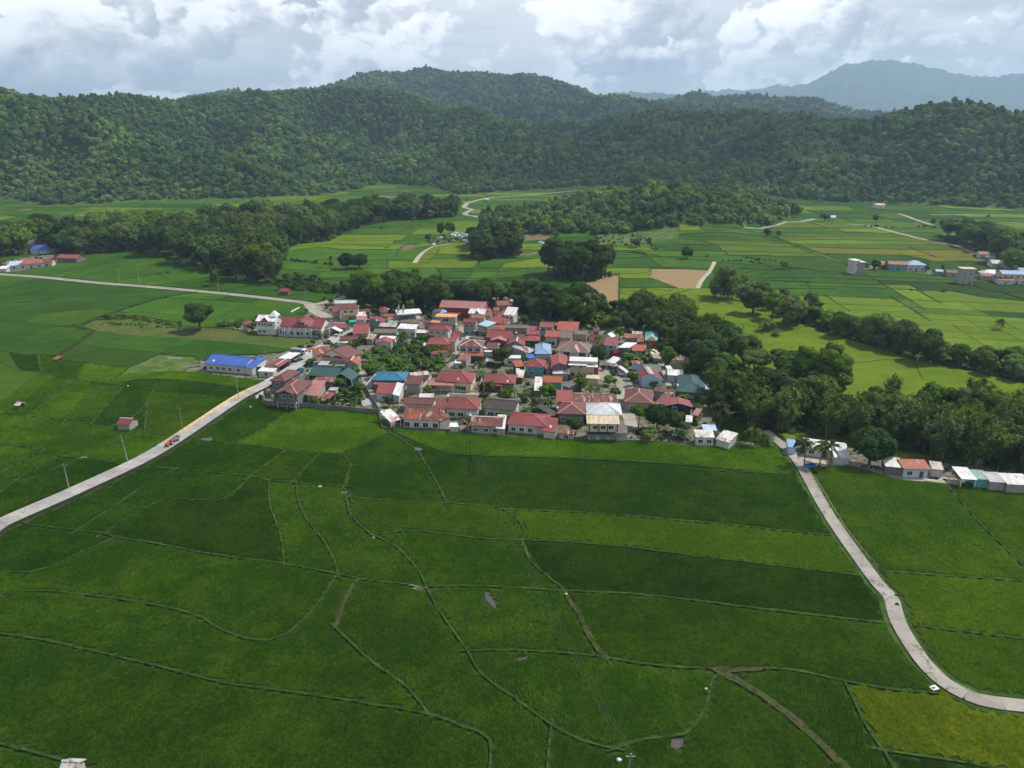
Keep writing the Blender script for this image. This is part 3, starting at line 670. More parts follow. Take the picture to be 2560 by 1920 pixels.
BUNDS = '''V -40,1366 0,1372 120,1392 330,1440 480,1478 640,1500 800,1525 930,1548 1000,1575 1058,1602 1055,1700
V -30,1315 0,1300 30,1285 90,1280 200,1290 300,1305 390,1322 440,1340 480,1365 540,1385 580,1388 620,1375 660,1340 700,1290 725,1250
V -30,1236 0,1237 60,1240 110,1228 170,1200 243,1167
J 130,690 350,720 570,745 650,770 850,800 1100,850 1300,880 1570,915 1860,970 2000,1000 2212,1025
J 430,725 620,605 800,480 950,400
J 575,745 720,655 860,575 910,550 1050,560 1180,565 1240,555 1300,515 1380,440
J 860,380 1100,400 1380,430 1500,455 1640,465 1900,485
J 1490,460 1490,580 1530,690 1560,800 1570,910
J 1640,470 1650,560 1700,670 1790,790 1850,900 1870,970
J 1900,485 1920,440 1940,370 1920,330 1890,310
J 1100,225 1400,260 1580,285 1740,300 1890,305 2000,255 2130,195
J 1380,430 1480,360 1580,285
J 1620,455 1760,310
J 1300,240 1400,200 1550,100 1650,60
J 1890,485 1930,520 1945,560
J 0,255 120,262 350,320 500,335 700,365 790,380
J 0,425 130,435 240,370 350,320
J 0,520 110,440
J 0,410 230,290
L 0,1490 200,1500 450,1535 640,1555 800,1565 960,1605 1250,1650
L 0,1510 120,1430 260,1330 370,1235
L 200,1500 330,1390 470,1245
L 450,1535 560,1410 680,1290
L 640,1550 740,1420 850,1300
L 910,1520 1000,1430 1050,1340
L 0,1400 130,1310 270,1215
L 0,1130 100,1180 150,1190 280,1200 400,1225 530,1250 700,1275 850,1290
L 60,1060 80,1110 130,1180
L 270,1080 275,1140 290,1200
L -60,1053 80,1060 160,1075 380,1080
L 80,1045 150,985 240,935 330,890 390,885 520,890
L 270,1085 330,1010 400,980 530,980
L 540,1005 800,1040 1120,1065 1340,1090
L 420,1112 650,1140 900,1165 1000,1120 1120,1065 1350,975
L 530,1250 560,1180 590,1140
L 800,1235 900,1165
L 820,1290 900,1255 1000,1245 1200,1250 1400,1270 1640,1305 1790,1325
L 1055,1325 1200,1340 1400,1360 1600,1380
L 1020,1420 1000,1600
L -60,848 150,850 330,870 520,880
L -60,735 100,720 300,700
L -60,783 200,765 420,745 560,735 650,735
L 180,850 280,800 420,780 560,765 700,760 830,780
L 320,870 450,820 560,800
L -60,700 140,665 300,625
L -60,635 120,590 250,550
L 420,715 600,720 750,735 900,740
L -60,842 100,805 210,760
L 820,790 1000,780 1200,800 1400,770 1600,775
L 1400,730 1600,660
L 1560,800 1700,730 1800,690
L 1250,690 1500,700 1700,720
L 330,530 600,470 960,400
L 560,548 800,470 1120,400
L 800,565 1050,520 1180,490 1250,470
L 420,540 700,440 850,400
L 1100,595 1300,560 1500,530
L 1500,640 1650,610 1850,600
L 150,105 500,95 800,78 1150,70
L 300,150 600,95 700,78
L 800,140 950,85
L 1250,85 1500,40
L 1500,120 1800,60 1900,35
L 1300,60 1700,55 2200,45
L 1500,85 1900,80 2200,75
M 150,330 450,310 760,330
M 490,235 800,240 1000,190
M 550,275 900,265 1040,270
M 800,330 900,280 1020,190
M 60,370 300,330 480,345 760,350
M 500,215 620,195 980,180
M 860,385 870,350 930,312
M 660,455 850,425 990,435
M 300,420 520,395 700,385
M 1330,590 1400,480 1440,410
M 1520,600 1570,490 1640,410
M 1300,500 1560,500 1900,465
M 1640,440 1890,400
M 1300,570 1560,560 1900,590
M 1860,560 1920,500
M 1690,340 1900,325
M 1090,390 1250,400 1640,410
M 1080,440 1140,390
M 1560,560 1620,540 1900,520
M 80,480 300,500 540,505
M 60,520 300,550 560,570
M 1480,130 1900,150
M 1400,90 1700,60 1900,40
M 1500,170 1850,100
M 1680,150 1950,170
N 540,690 700,690 820,670 850,630 1100,625 1400,650
N 540,820 720,820 950,840
N 540,700 545,850 530,960
N 400,545 640,550 850,530 1100,545 1420,580
N 420,520 600,510 820,520 1080,540
N 380,470 600,490 830,510
N 390,440 640,440 900,440
N 1180,345 1500,335 2100,335
N 1240,380 1700,388 2212,410
N 1230,420 1700,432 2212,450
N 1400,480 1800,485 2212,500
N 1270,505 1700,520 2212,530
N 1150,305 1500,310 2000,305
N 1270,560 1500,580 1700,600 2212,640
N 1680,690 1800,660 1950,660 2212,645
N 1750,770 1850,700 1900,680
N 1830,750 2212,760
N 1960,880 2212,890
N 1690,1160 1880,1190
N 1660,1075 1760,1070
N 1650,1260 1800,1250 1900,1240
N 1900,1240 2050,1200 2212,1180
T -40,310 600,300 1000,320
T -40,350 700,340 1180,350
T -40,380 500,375 1300,395
T -40,412 700,415 1480,412
T 80,437 800,460 1650,470
T 250,495 900,512 1660,532
T -40,527 300,532
T 0,400 250,495 460,570 640,630
T 1190,460 1360,520
T 1120,520 1250,545 1430,590
T 1280,580 1700,570 1900,580
T 30,625 330,660 600,680 640,705 1000,720 1500,745 2000,780 2300,800
T -40,640 180,645 320,665
T 440,730 700,745 980,755 1400,770 1700,775
T -40,758 400,775 800,790 1160,795 1250,840
T 230,800 800,818 1250,842 1540,850
T -40,887 250,890 600,905 1000,920 1410,945 2130,970
T 210,790 230,850 260,890
T 1240,850 1410,945
T 1540,850 1800,900 2212,945 2300,955
T 1680,770 1900,850 2212,870
T 2060,880 2212,930
T 160,965 600,975 1100,995 1700,1030 2300,1055
T 160,1005 580,1022 1200,1050 2300,1108
T 170,1045 600,1070 720,1090 760,1150
T 950,1085 1300,1105 1700,1130 2300,1148
T 950,1140 1400,1165 1800,1185 2300,1205
T 1390,1215 1730,1240 2300,1263
T 1420,1275 1780,1295 2300,1325
T 1500,1375 1880,1380 2300,1392
T 400,905 580,1022
T 1010,920 1310,1105
T 1640,960 1960,1110 2200,1230
T 1700,1130 1790,1185
T 1570,1180 1880,1380
T 1950,1190 2300,1370
T 300,30 700,70 1050,110
T 400,80 800,100 1060,115
T 300,120 800,140 1000,190
T 450,160 1100,200 1300,240
T 1000,60 1500,40 1800,70
T 1100,90 1600,80 2100,120
T 1100,160 1500,170 1900,160 2300,170
T 1300,200 1800,210 2200,230
T 1900,180 2300,230
T 960,290 1300,300 1500,340
T 1200,340 1450,330 1600,380
T 2080,330 2300,330
V 815,918 870,955 900,975 940,1040 965,1090
V 815,918 920,965 1000,985 1200,992 1450,1005 1730,1030
V 760,1078 860,1085 965,1090 1080,1100 1110,1115 1135,1150 1130,1172
V 1090,1104 1250,1110 1500,1130 1810,1162
V 750,1075 755,1110 780,1140 805,1160 850,1180 900,1230 930,1290 960,1340 1010,1410
V 810,1158 900,1150 1050,1168 1135,1170 1300,1180 1550,1210 1865,1248
V 1130,1175 1150,1220 1220,1280 1250,1330 1280,1390 1310,1428
V 905,1270 1050,1270 1220,1280 1400,1290 1650,1320 1930,1352
V 725,1360 800,1430 880,1490 925,1545
V 1010,1410 1100,1408 1280,1420 1400,1440 1560,1450 1700,1450 1800,1470 1900,1490 2030,1502
V 1010,1410 1040,1460 1110,1510 1190,1570 1260,1605 1330,1622
V 1190,1575 1185,1620 1180,1700
V 1330,1622 1400,1600 1480,1590 1520,1540 1540,1470 1560,1455
V 1830,1490 1870,1570 1910,1630 1940,1680
V 1905,1625 2000,1640 2100,1655 2212,1680
Q 1210,1470 1500,1490 2300,1545
Q 1660,850 1750,960 1900,1130 2050,1280 2300,1530
V 1970,1355 2080,1368 2300,1395
V -40,1598 0,1610 60,1625 130,1645 230,1680
Q -30,770 300,785 640,802
N 600,880 900,900 1150,850
S 2600,1150 2800,1150 3060,1150
Q 1450,20 1470,70 1500,130
T 150,1570 400,1545 560,1520 750,1508 990,1480 1230,1490
'''.strip().split('\n')
for b in BUNDS:
    g = gpl(b); dist = np.mean([p[1] for p in g])
    add_strip(g, .42 if dist < 330 else (1.1 if dist < 480 else 1.6), ('bund', 0), .3)
# the smaller far plots: long curving terraces with short cross banks
ra = random.Random(5)
def terraces(y0, y1, x0, x1, sp, cross, wd):
    y = y0; prev = None
    while y < y1:
        ph, am, tl = ra.uniform(0, 6), ra.uniform(2, 6), ra.uniform(-.03, .03)
        f = lambda x, y=y, ph=ph, am=am, tl=tl: y + am * math.sin(x / 90 + ph) + tl * x
        n = int((x1 - x0) / 24); add_strip([(x0 + (x1 - x0) * i / n, f(x0 + (x1 - x0) * i / n)) for i in range(n + 1)], wd, ('bund', 0), .3)
        if prev:
            x = x0 + ra.uniform(5, cross)
            while x < x1:
                sk = ra.uniform(-8, 8); add_strip([(x, prev(x)), (x + sk, f(x + sk))], wd, ('bund', 0), .3, extend=2.5); x += ra.uniform(.5, 1.6) * cross
        prev = f; y += ra.uniform(.7, 1.4) * sp
terraces(566, 1010, -760, 980, 27, 75, 1.9)
terraces(372, 562, -120, 165, 26, 60, 1.4)
for x_ in (195, 330, 420): add_strip([(x_, 335), (x_ + 12, 450), (x_ + 5, 560)], 1.3, ('bund', 0), .3)
DITCHES = ['L 505,872 520,885 560,897 620,905 652,912 610,950 540,1000 440,1060 380,1112', 'L 570,870 650,832 800,782 910,745 1100,690 1345,645']
for b in DITCHES: add_strip(b, 2.6, ('ditch', 0), .2)
DRYB = ['V 1545,1450 1650,1510 1750,1590 1840,1680', 'V 1225,1290 1250,1330 1280,1390 1310,1428', 'V 772,1255 750,1290 725,1360', 'V 1560,1455 1640,1450']
for k, b in enumerate(DRYB): add_strip(b, [1.3, 1.0, .7, .8][k], ('dry', 0), .3)

cv, ce, cf, _, _, fo = delaunay_2d_cdt(CV, [], CF, 0, 1e-4)
PRI = {'water': 0, 'road': 1, 'path': 2, 'stubble': 3, 'soil': 4, 'ditch': 5, 'area': 6, 'dry': 7, 'verge': 7, 'bund': 9, 'meadow': 8, 'grove': 8, 'plain': 20}
tri_cls = []
for f, o in zip(cf, fo):
    c = None
    if 0 not in o: tri_cls.append(None); continue
    for i in o:
        k = CK[i]
        if c is None or PRI[k[0]] < PRI[c[0]]: c = k
    if c is not None and c[0] in ('road', 'path') and len(o) > 0: pass
    tri_cls.append(c)
XY = np.array([(v.x, v.y) for v in cv])
HXY = height(XY[:, 0], XY[:, 1])
edge_tri = {}
for ti, f in enumerate(cf):
    for a, b in ((f[0], f[1]), (f[1], f[2]), (f[2], f[0])): edge_tri.setdefault((min(a, b), max(a, b)), []).append(ti)
def components(sel):
    sel = set(sel); out = []
    while sel:
        s = sel.pop(); comp = [s]; st = [s]
        while st:
            f = cf[st.pop()]
            for a, b in ((f[0], f[1]), (f[1], f[2]), (f[2], f[0])):
                for q in edge_tri[(min(a, b), max(a, b))]:
                    if q in sel: sel.remove(q); comp.append(q); st.append(q)
        out.append(comp)
    return out
def sheet(name, tris, z, m, side=None, depth=.8, jz=0.0):
    """triangles of the plan lifted to height z with skirts down to the ground"""
    vi = {}; V = []; Fc = []; mi = []
    def vid(i, lo):
        k = (i, lo)
        if k not in vi:
            vi[k] = len(V); h = HXY[i]
            V.append((XY[i, 0], XY[i, 1], h + (z + (jz * random.uniform(-1, 1) if jz else 0) if not lo else -depth)))
        return vi[k]
    ts = set(tris)
    for t_ in tris:
        f = cf[t_]; Fc.append((vid(f[0], 0), vid(f[1], 0), vid(f[2], 0))); mi.append(0)
        for a, b in ((f[0], f[1]), (f[1], f[2]), (f[2], f[0])):
            if not [q for q in edge_tri[(min(a, b), max(a, b))] if q in ts and q != t_]:
                Fc.append((vid(a, 0), vid(a, 1), vid(b, 1), vid(b, 0))); mi.append(1 if side else 0)
    o = mesh_obj(name, V, Fc, [m, side] if side else m)
    if side: o.data.polygons.foreach_set('material_index', mi)
    return o
by = {}
for ti, c in enumerate(tri_cls):
    if c is not None: by.setdefault(c, []).append(ti)
def merged(kind): return [t_ for c, l in by.items() if c[0] == kind for t_ in l]
RNAME = dict(village_road=('road', 'pale concrete road running up to the village with rice drying along its edge'), farm_road=('road', 'narrow concrete farm road curving between the bright paddies'), valley_road=('road', 'straight pale road crossing the paddies towards the orange roofed house'),
  upper_lane=('road', 'wide pale lane joining the valley road to the village'), grove_lane=('road', 'pale lane running past the pale green roof into the grove'), far_road=('road', 'short pale road leading behind the mound grove'), far_road2=('road', 'winding pale road at the foot of the hills'),
  hill_road=('road', 'pale road along the foot of the wooded knoll'), ridge_road=('road', 'pale road running down beside the yellow terraces'), bend_road=('road', 'short pale stretch of road above the far grove'), field_track=('road', 'thin pale track across the far fields'))
def slabs(road, txt, w, z, m, L=4.6):
    ln = smooth_line(gpl(txt), 1.15); k = 4
    for i in range(0, len(ln) - k, k):
        seg = ln[i:i + k + 1]; l_, r_ = strip_sides(seg, w - .12)
        d0 = (seg[-1] - seg[0]); d0 = d0 / (np.hypot(*d0) + 1e-9) * .03
        l_[0] = l_[0] + d0; r_[0] = r_[0] + d0; l_[-1] = l_[-1] - d0; r_[-1] = r_[-1] - d0
        b = MB(); zz = z + .03 + random.uniform(-.006, .006)
        for j in range(len(seg) - 1): b.poly([(*l_[j][:2], zz), (*r_[j][:2], zz), (*r_[j + 1][:2], zz), (*l_[j + 1][:2], zz)][::-1])
        c0 = seg[0]; b.build('slab', m, road)
for c, l in by.items():
    if c[0] == 'road':
        m = ROADR if c[1] == 'farm_road' else (ROADM if c[1] == 'village_road' else LANE)
        ro_ = tag(sheet(RNAME[c[1]][0], l, ROADS[c[1]][2], m if c[1] not in ('village_road', 'farm_road') else CONC_J, EMBANK), RNAME[c[1]][1], kind='structure')
        if c[1] in ('village_road', 'farm_road'): slabs(ro_, ROADS[c[1]][0], ROADS[c[1]][1], ROADS[c[1]][2], m)
    elif c[0] == 'path':
        z = .34 if c[1] == 'court' else PATHS[c[1]][2]
        tag(sheet('path', l, z, LANE if c[1] in ('alley', 'fence_lane', 'inner_lane', 'east_lane', 'north_lane', 'court', 'garden_lane') else DIRT), 'pale village lane between the houses', kind='structure')
    elif c[0] == 'verge': tag(sheet('road_verge', l, .16 if c[1] == 'village_road' else .34, EMBANK if c[1] == 'village_road' else BUND, jz=.08), 'weedy edge of the road', kind='structure')
    elif c[0] == 'area': tag(sheet('yard', l, AREAS[c[1]][1], VILLAGE), 'bare soil and weeds between the houses', kind='structure')
    elif c[0] == 'meadow': tag(sheet('meadow', l, MEADOWS[c[1]][1], MEADOW if c[1] == 'meadow' else MOUND, jz=.12), 'rough grass lot', kind='structure')
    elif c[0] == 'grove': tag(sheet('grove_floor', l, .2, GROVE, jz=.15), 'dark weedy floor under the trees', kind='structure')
    elif c[0] == 'stubble': tag(sheet('stubble_field', l, .25, STUBBLE), 'harvested brown field with curved rows of straw' if c[1] == 'a' else 'harvested brown field in three strips below the terraces', kind='structure')
    elif c[0] == 'soil': tag(sheet('bare_field', l, .25, SOIL), 'small patch of bare brown soil', kind='structure')
    elif c[0] == 'water': tag(sheet('water', l, .34, WATER), 'muddy water standing in the paddy', kind='structure')
bt = merged('bund'); cen = {t_: XY[list(cf[t_])].mean(0)[1] for t_ in bt}
tag(sheet('bund', [t_ for t_ in bt if cen[t_] < 345], .54, BUND, jz=.08), 'grassy earth banks between the nearer paddies', kind='structure')
tag(sheet('bund', [t_ for t_ in bt if cen[t_] >= 345], .30, BUND_FAR_SHADE, jz=.08), 'grassy banks painted dark as shade between the farther paddies', kind='structure')
tag(sheet('ditch_bank', merged('ditch'), .35, EMBANK, jz=.1), 'dark weedy ditch across the paddies', kind='structure')
tag(sheet('dry_bank', merged('dry'), .55, BUND_DRY, jz=.12), 'wide bank of dry brown grass', kind='structure')
# ---- the fields
SEED = [(px('V', x, y), k) for x, y, k in [(2050, 1560, 'yellow'), (2100, 1652, 'yellow'), (2100, 1310, 'lime'), (2000, 1150, 'fresh'), (2160, 1130, 'fresh'), (2100, 1430, 'fresh'), (1400, 1060, 'dark'), (1500, 1250, 'dark'),
  (1500, 1165, 'olive'), (900, 1120, 'fresh'), (900, 1200, 'mid'), (400, 1130, 'dark'), (300, 1080, 'dark'), (200, 1100, 'dark'), (160, 1050, 'dark'), (430, 1050, 'dark'), (650, 1120, 'mid'), (780, 1180, 'mid'), (860, 1020, 'dark'), (650, 930, 'fresh'), (650, 1010, 'mid'), (480, 990, 'dark'),
  (1300, 960, 'mid'), (900, 950, 'mid'), (1500, 1380, 'mid'), (1100, 1350, 'mid'), (1250, 1500, 'mid'), (1700, 1580, 'mid'), (1600, 1590, 'mid'), (950, 1480, 'mid'), (500, 1550, 'mid'), (300, 1380, 'mid'), (400, 1250, 'mid'), (100, 1200, 'mid'), (800, 1450, 'mid'), (800, 1580, 'mid'), (1250, 1640, 'dark'),
  (1650, 760, 'lime'), (1720, 770, 'lime'), (1780, 800, 'lime'), (1850, 850, 'mid'), (1930, 830, 'mid'), (1420, 640, 'lime'), (1480, 640, 'lime'), (1300, 590, 'fresh'), (1400, 580, 'mid')]] + \
 [(px('T', x, y), k) for x, y, k in [(500, 930, 'lime'), (800, 960, 'lime'), (700, 1010, 'lime'), (300, 985, 'lime'), (1500, 980, 'lime'), (1900, 1000, 'lime'), (1500, 1070, 'lime'), (1000, 1070, 'lime'), (2050, 1130, 'lime'), (1200, 1130, 'lime'), (1500, 1150, 'lime'), (1900, 1160, 'lime'), (1600, 1220, 'lime'), (2000, 1230, 'lime'), (1600, 1260, 'lime'), (2000, 1290, 'lime'), (1700, 1340, 'lime'), (2100, 1350, 'lime'), (2000, 1450, 'fresh'), (1500, 1420, 'lime'), (400, 1060, 'lime'), (700, 1100, 'lime'),
  (700, 860, 'mid'), (1400, 880, 'mid'), (1800, 940, 'mid'), (100, 830, 'fresh'), (1900, 870, 'dark'), (2000, 830, 'lime'), (1500, 800, 'fresh'), (1200, 740, 'mid'), (700, 700, 'mid'), (800, 770, 'mid'), (1700, 800, 'fresh'), (400, 580, 'lime'), (600, 560, 'mid'), (1000, 540, 'mid'), (1600, 560, 'yellow'), (1500, 495, 'yellow'), (900, 490, 'yellow'), (500, 480, 'yellow'), (1500, 440, 'olive'), (800, 435, 'yellow'), (400, 425, 'olive'), (900, 390, 'lime'), (600, 360, 'olive'), (600, 320, 'olive'), (300, 270, 'fresh'), (1100, 340, 'fresh'), (1500, 605, 'yellow'), (1750, 610, 'yellow'), (1400, 310, 'olive'), (2150, 350, 'lime'),
  (200, 440, 'fresh'), (200, 510, 'olive'), (100, 470, 'mid'), (700, 90, 'mid'), (800, 170, 'mid'), (1500, 60, 'mid'), (1600, 120, 'fresh'), (1600, 190, 'fresh'), (2000, 200, 'fresh')]]
SEED = [(unp(*p), k) for p, k in SEED]
def zone_kind(u, v):
    r = random.random()
    if v > 1100: return 'mid' if r < .75 else 'dark'
    if v > 860: return 'mid' if r < .62 else ('dark' if r < .86 else 'fresh')
    if u > 1850: return ['fresh', 'lime', 'olive', 'mid'][int(r * 4)]
    if v > 700: return 'mid' if r < .8 else 'fresh'
    return 'fresh' if r < .6 else ('lime' if r < .85 else 'mid')
fields = []
DBG = []
plain_t = merged('plain')
cand = []
for comp in components(plain_t):
    A = 0; C = np.zeros(2)
    for t_ in comp:
        p, q, r = XY[cf[t_][0]], XY[cf[t_][1]], XY[cf[t_][2]]
        a = abs((q[0] - p[0]) * (r[1] - p[1]) - (r[0] - p[0]) * (q[1] - p[1])) / 2; A += a; C += a * (p + q + r) / 3
    C /= max(A, 1e-9); cand.append((A, C, comp))
small = [t_ for A, C, comp in cand if A < 14 for t_ in comp]
if small: tag(sheet('bund_verge', small, .4, BUND), 'small grassy corners between the banks', kind='structure')
def point_in(comp, p):
    for t_ in comp:
        a, b, c = XY[cf[t_][0]], XY[cf[t_][1]], XY[cf[t_][2]]
        s1 = (b[0] - a[0]) * (p[1] - a[1]) - (b[1] - a[1]) * (p[0] - a[0]); s2 = (c[0] - b[0]) * (p[1] - b[1]) - (c[1] - b[1]) * (p[0] - b[0]); s3 = (a[0] - c[0]) * (p[1] - c[1]) - (a[1] - c[1]) * (p[0] - c[0])
        if (s1 >= 0 and s2 >= 0 and s3 >= 0) or (s1 <= 0 and s2 <= 0 and s3 <= 0): return True
    return False
TONE = dict(dark='deep green', mid='green', fresh='fresh green', lime='lime green', olive='olive green', yellow='ripening yellow')
for A, C, comp in sorted(cand, key=lambda c: c[1][1]):
    if A < 14: continue
    u, v, _d = proj(C[0], C[1], 0)
    kind = None
    for p, k in SEED:
        if point_in(comp, p): kind = k; break
    kind = kind or zone_kind(u, v)
    near = C[1] < 255
    o = sheet('rice_field', comp, .24 if near else {'dark': .66, 'mid': .62, 'fresh': .60, 'lime': .66, 'olive': .74, 'yellow': .70}[kind], PADDY if near else RICE[kind], jz=.0)
    fields.append((o, kind, A, C, u, v, comp))
# ------------------------------------------------------------------ foliage meshes
def quads_from(P, Nn, size, asp=1.6, rs=None):
    """leaf-shaped quads at P facing Nn"""
    rs = rs or rng; n = len(P)
    Nn = Nn / (np.linalg.norm(Nn, axis=1, keepdims=True) + 1e-9)
    t = rs.normal(size=(n, 3)); t -= (t * Nn).sum(1, keepdims=True) * Nn; t /= (np.linalg.norm(t, axis=1, keepdims=True) + 1e-9)
    b = np.cross(Nn, t); s = (size * rs.uniform(.6, 1.4, n))[:, None]
    v = np.stack([P - t * s * asp * .5, P + b * s * .5 - Nn * s * .1, P + t * s * asp * .5, P - b * s * .5 - Nn * s * .1], 1).reshape(-1, 3)
    return v, np.arange(n * 4).reshape(-1, 4)
def sphere_dirs(n, rs, up=.25):
    d = rs.normal(size=(n, 3)); d[:, 2] += up; return d / np.linalg.norm(d, axis=1, keepdims=True)
def crown(name, m, seed, rx, rz, cz, lobes, leaves, size, lobe_r=(.30, .5), flat=.8, up=.35, rag=.16, nrm=.38):
    """a crown of many leaf faces on overlapping lobes; unit: metres, base of the tree at the origin"""
    rs = np.random.default_rng(seed)
    d = sphere_dirs(lobes, rs, .15); rad = rs.uniform(.35, .95, lobes) ** .8
    Cn = d * rad[:, None] * np.array([rx, rx, rz]) * .72; Cn[:, 2] += cz
    Rl = rs.uniform(*lobe_r, lobes) * rx
    w = Rl ** 2; k = rs.choice(lobes, leaves, p=w / w.sum())
    dd = sphere_dirs(leaves, rs, up)
    r = Rl[k] * (1 - np.abs(rs.normal(0, rag, leaves)))
    P = Cn[k] + dd * r[:, None] * np.array([1, 1, flat])
    # keep only leaves that are not deep inside another lobe
    keep = np.ones(leaves, bool)
    for j in range(lobes):
        q = (P - Cn[j]) / np.array([1, 1, flat]); keep &= ~((np.linalg.norm(q, axis=1) < Rl[j] * .62))
    P = P[keep]; dd = dd[keep]
    Nn = dd * 1.0 + rs.normal(0, nrm, P.shape) + np.array([0, 0, .25])
    V, Fq = quads_from(P, Nn, size, rs=rs)
    return np_mesh(name, V, Fq, m)
def trunk_mesh(name, m, h, r, seed, limbs=4, spread=2.0, lh=.45):
    rs = random.Random(seed); b = MB()
    pts = [(0, 0, -.3)]
    for k in range(1, 4): pts.append((rs.uniform(-.15, .15) * k, rs.uniform(-.15, .15) * k, h * lh * k / 3))
    for k in range(3): b.tube(pts[k], pts[k + 1], r * (1 - .15 * k), r * (1 - .15 * (k + 1)), 6)
    for k in range(limbs):
        a = k * 6.283 / limbs + rs.uniform(-.4, .4); s = spread * rs.uniform(.6, 1.1)
        p1 = (pts[3][0] + math.cos(a) * s * .5, pts[3][1] + math.sin(a) * s * .5, h * (lh + .18)); p2 = (pts[3][0] + math.cos(a) * s, pts[3][1] + math.sin(a) * s, h * (lh + .36))
        b.tube(pts[3], p1, r * .5, r * .36, 5); b.tube(p1, p2, r * .36, r * .15, 5)
    me = bpy.data.meshes.new(name); me.from_pydata(b.V, [], b.F); me.materials.append(m); me.update(); return me
def bamboo_mesh(name, seed, h=13, n=46, leaves=95, R0=1.6, spread=4.6):
    rs = np.random.default_rng(seed); P = []; Nn = []; b = MB()
    for k in range(n):
        a = rs.uniform(0, 6.283); q = rs.uniform(.1, 1); base = np.array([math.cos(a) * R0 * q, math.sin(a) * R0 * q, 0]); hh = h * rs.uniform(.62, 1.05) * (1 - .22 * q)
        a2 = a + rs.uniform(-.5, .5); sp = spread * rs.uniform(.25, 1.0) * (.35 + .65 * q)
        f = lambda t: base + np.array([math.cos(a2) * sp * t ** 2.2, math.sin(a2) * sp * t ** 2.2, hh * (t - .20 * max(0, t - .55) ** 1.4 * 2.2)])
        if k % 3 == 0:
            for j in range(3): b.tube(f(j / 4.), f((j + 1) / 4.), .07, .05, 4)
        ts = rs.uniform(.22, 1.03, leaves) ** .75
        for t in ts:
            c = f(t); s = .30 + .75 * (1 - abs(t - .62))
            off = rs.normal(0, .42, 3) * s; off[2] -= abs(rs.normal(0, .35)) * s
            P.append(c + off); Nn.append(np.array([math.cos(a2), math.sin(a2), .9]) + rs.normal(0, .6, 3))
    V, Fq = quads_from(np.array(P), np.array(Nn), .40, 2.4, rs)
    me = np_mesh(name, V, Fq, LEAF['bamboo'])
    mc = bpy.data.meshes.new(name + '_culms'); mc.from_pydata(b.V, [], b.F); mc.materials.append(BAMB); mc.update()
    return me, mc
def palm_mesh(name, seed, fronds=20, L=4.2, m=None):
    rs = np.random.default_rng(seed); V = []; Fq = []
    for k in range(fronds):
        a = k * 2.4 + rs.uniform(-.3, .3); el = rs.uniform(-.35, 1.15); ll = L * rs.uniform(.8, 1.1)
        d = np.array([math.cos(a), math.sin(a), 0]); s = np.array([-d[1], d[0], 0])
        pt = lambda t: d * ll * t * math.cos(el) * (1 - .1 * t) + np.array([0, 0, ll * t * math.sin(el) - ll * .62 * t * t])
        for j in range(26):
            t = .1 + .9 * j / 26; p = pt(t); q = pt(t + .05); ax = (q - p) / np.linalg.norm(q - p); le = .95 * math.sin(math.pi * (.12 + .82 * t)) ** .7 * L / 4.2
            for sg in (-1, 1):
                tip = p + s * sg * le * .85 + ax * le * .45 + np.array([0, 0, -le * rs.uniform(.15, .55)])
                w = ax * .085; i = len(V); V += [p - w, p + w, (p + tip) / 2 + w * 1.2 + np.array([0, 0, .06]), tip]; Fq.append((i, i + 1, i + 2, i + 3))
    return np_mesh(name, np.array(V), np.array(Fq), m or LEAF['palm'])
def palm_trunk(name, h, seed):
    rs = random.Random(seed); b = MB(); lx, ly = rs.uniform(-.9, .9), rs.uniform(-.9, .9)
    f = lambda t: (lx * t * t, ly * t * t, h * t - .3)
    for k in range(5): b.tube(f(k / 5), f((k + 1) / 5), .22 - .02 * k, .20 - .02 * k, 6)
    me = bpy.data.meshes.new(name); me.from_pydata(b.V, [], b.F); me.materials.append(PALMBARK); me.update(); return me, (lx, ly)
def banana_mesh(name, seed, stems=4):
    rs = np.random.default_rng(seed); V = []; Fq = []; b = MB()
    for s_ in range(stems):
        bx, by_ = rs.normal(0, .8, 2); h = rs.uniform(1.6, 2.8)
        b.tube((bx, by_, -.2), (bx, by_, h), .14, .10, 6)
        for k in range(8):
            a = k * 2.4 + rs.uniform(-.3, .3); el = rs.uniform(.35, 1.25); L = rs.uniform(1.7, 2.5); w = rs.uniform(.28, .40)
            d = np.array([math.cos(a), math.sin(a), 0]); s = np.array([-d[1], d[0], 0])
            pt = lambda t: np.array([bx, by_, h]) + d * L * t * math.cos(el) * 1.0 + np.array([0, 0, L * t * math.sin(el) - L * .75 * t * t])
            N = 5
            for j in range(N):
                t0, t1 = j / N, (j + 1) / N; w0, w1 = w * math.sin(math.pi * (.08 + .88 * t0)) ** .6, w * math.sin(math.pi * (.08 + .88 * t1)) ** .6 if j < N - 1 else .03
                for sg in (-1, 1):
                    i = len(V); V += [pt(t0), pt(t1), pt(t1) + s * sg * w1 - np.array([0, 0, .10]), pt(t0) + s * sg * w0 - np.array([0, 0, .10])]; Fq.append((i, i + 1, i + 2, i + 3))
    me = np_mesh(name, np.array(V), np.array(Fq), LEAF['banana'])
    ms = bpy.data.meshes.new(name + '_stems'); ms.from_pydata(b.V, [], b.F); ms.materials.append(plain('banana_stem', (.10, .13, .05), .8)); ms.update()
    return me, ms
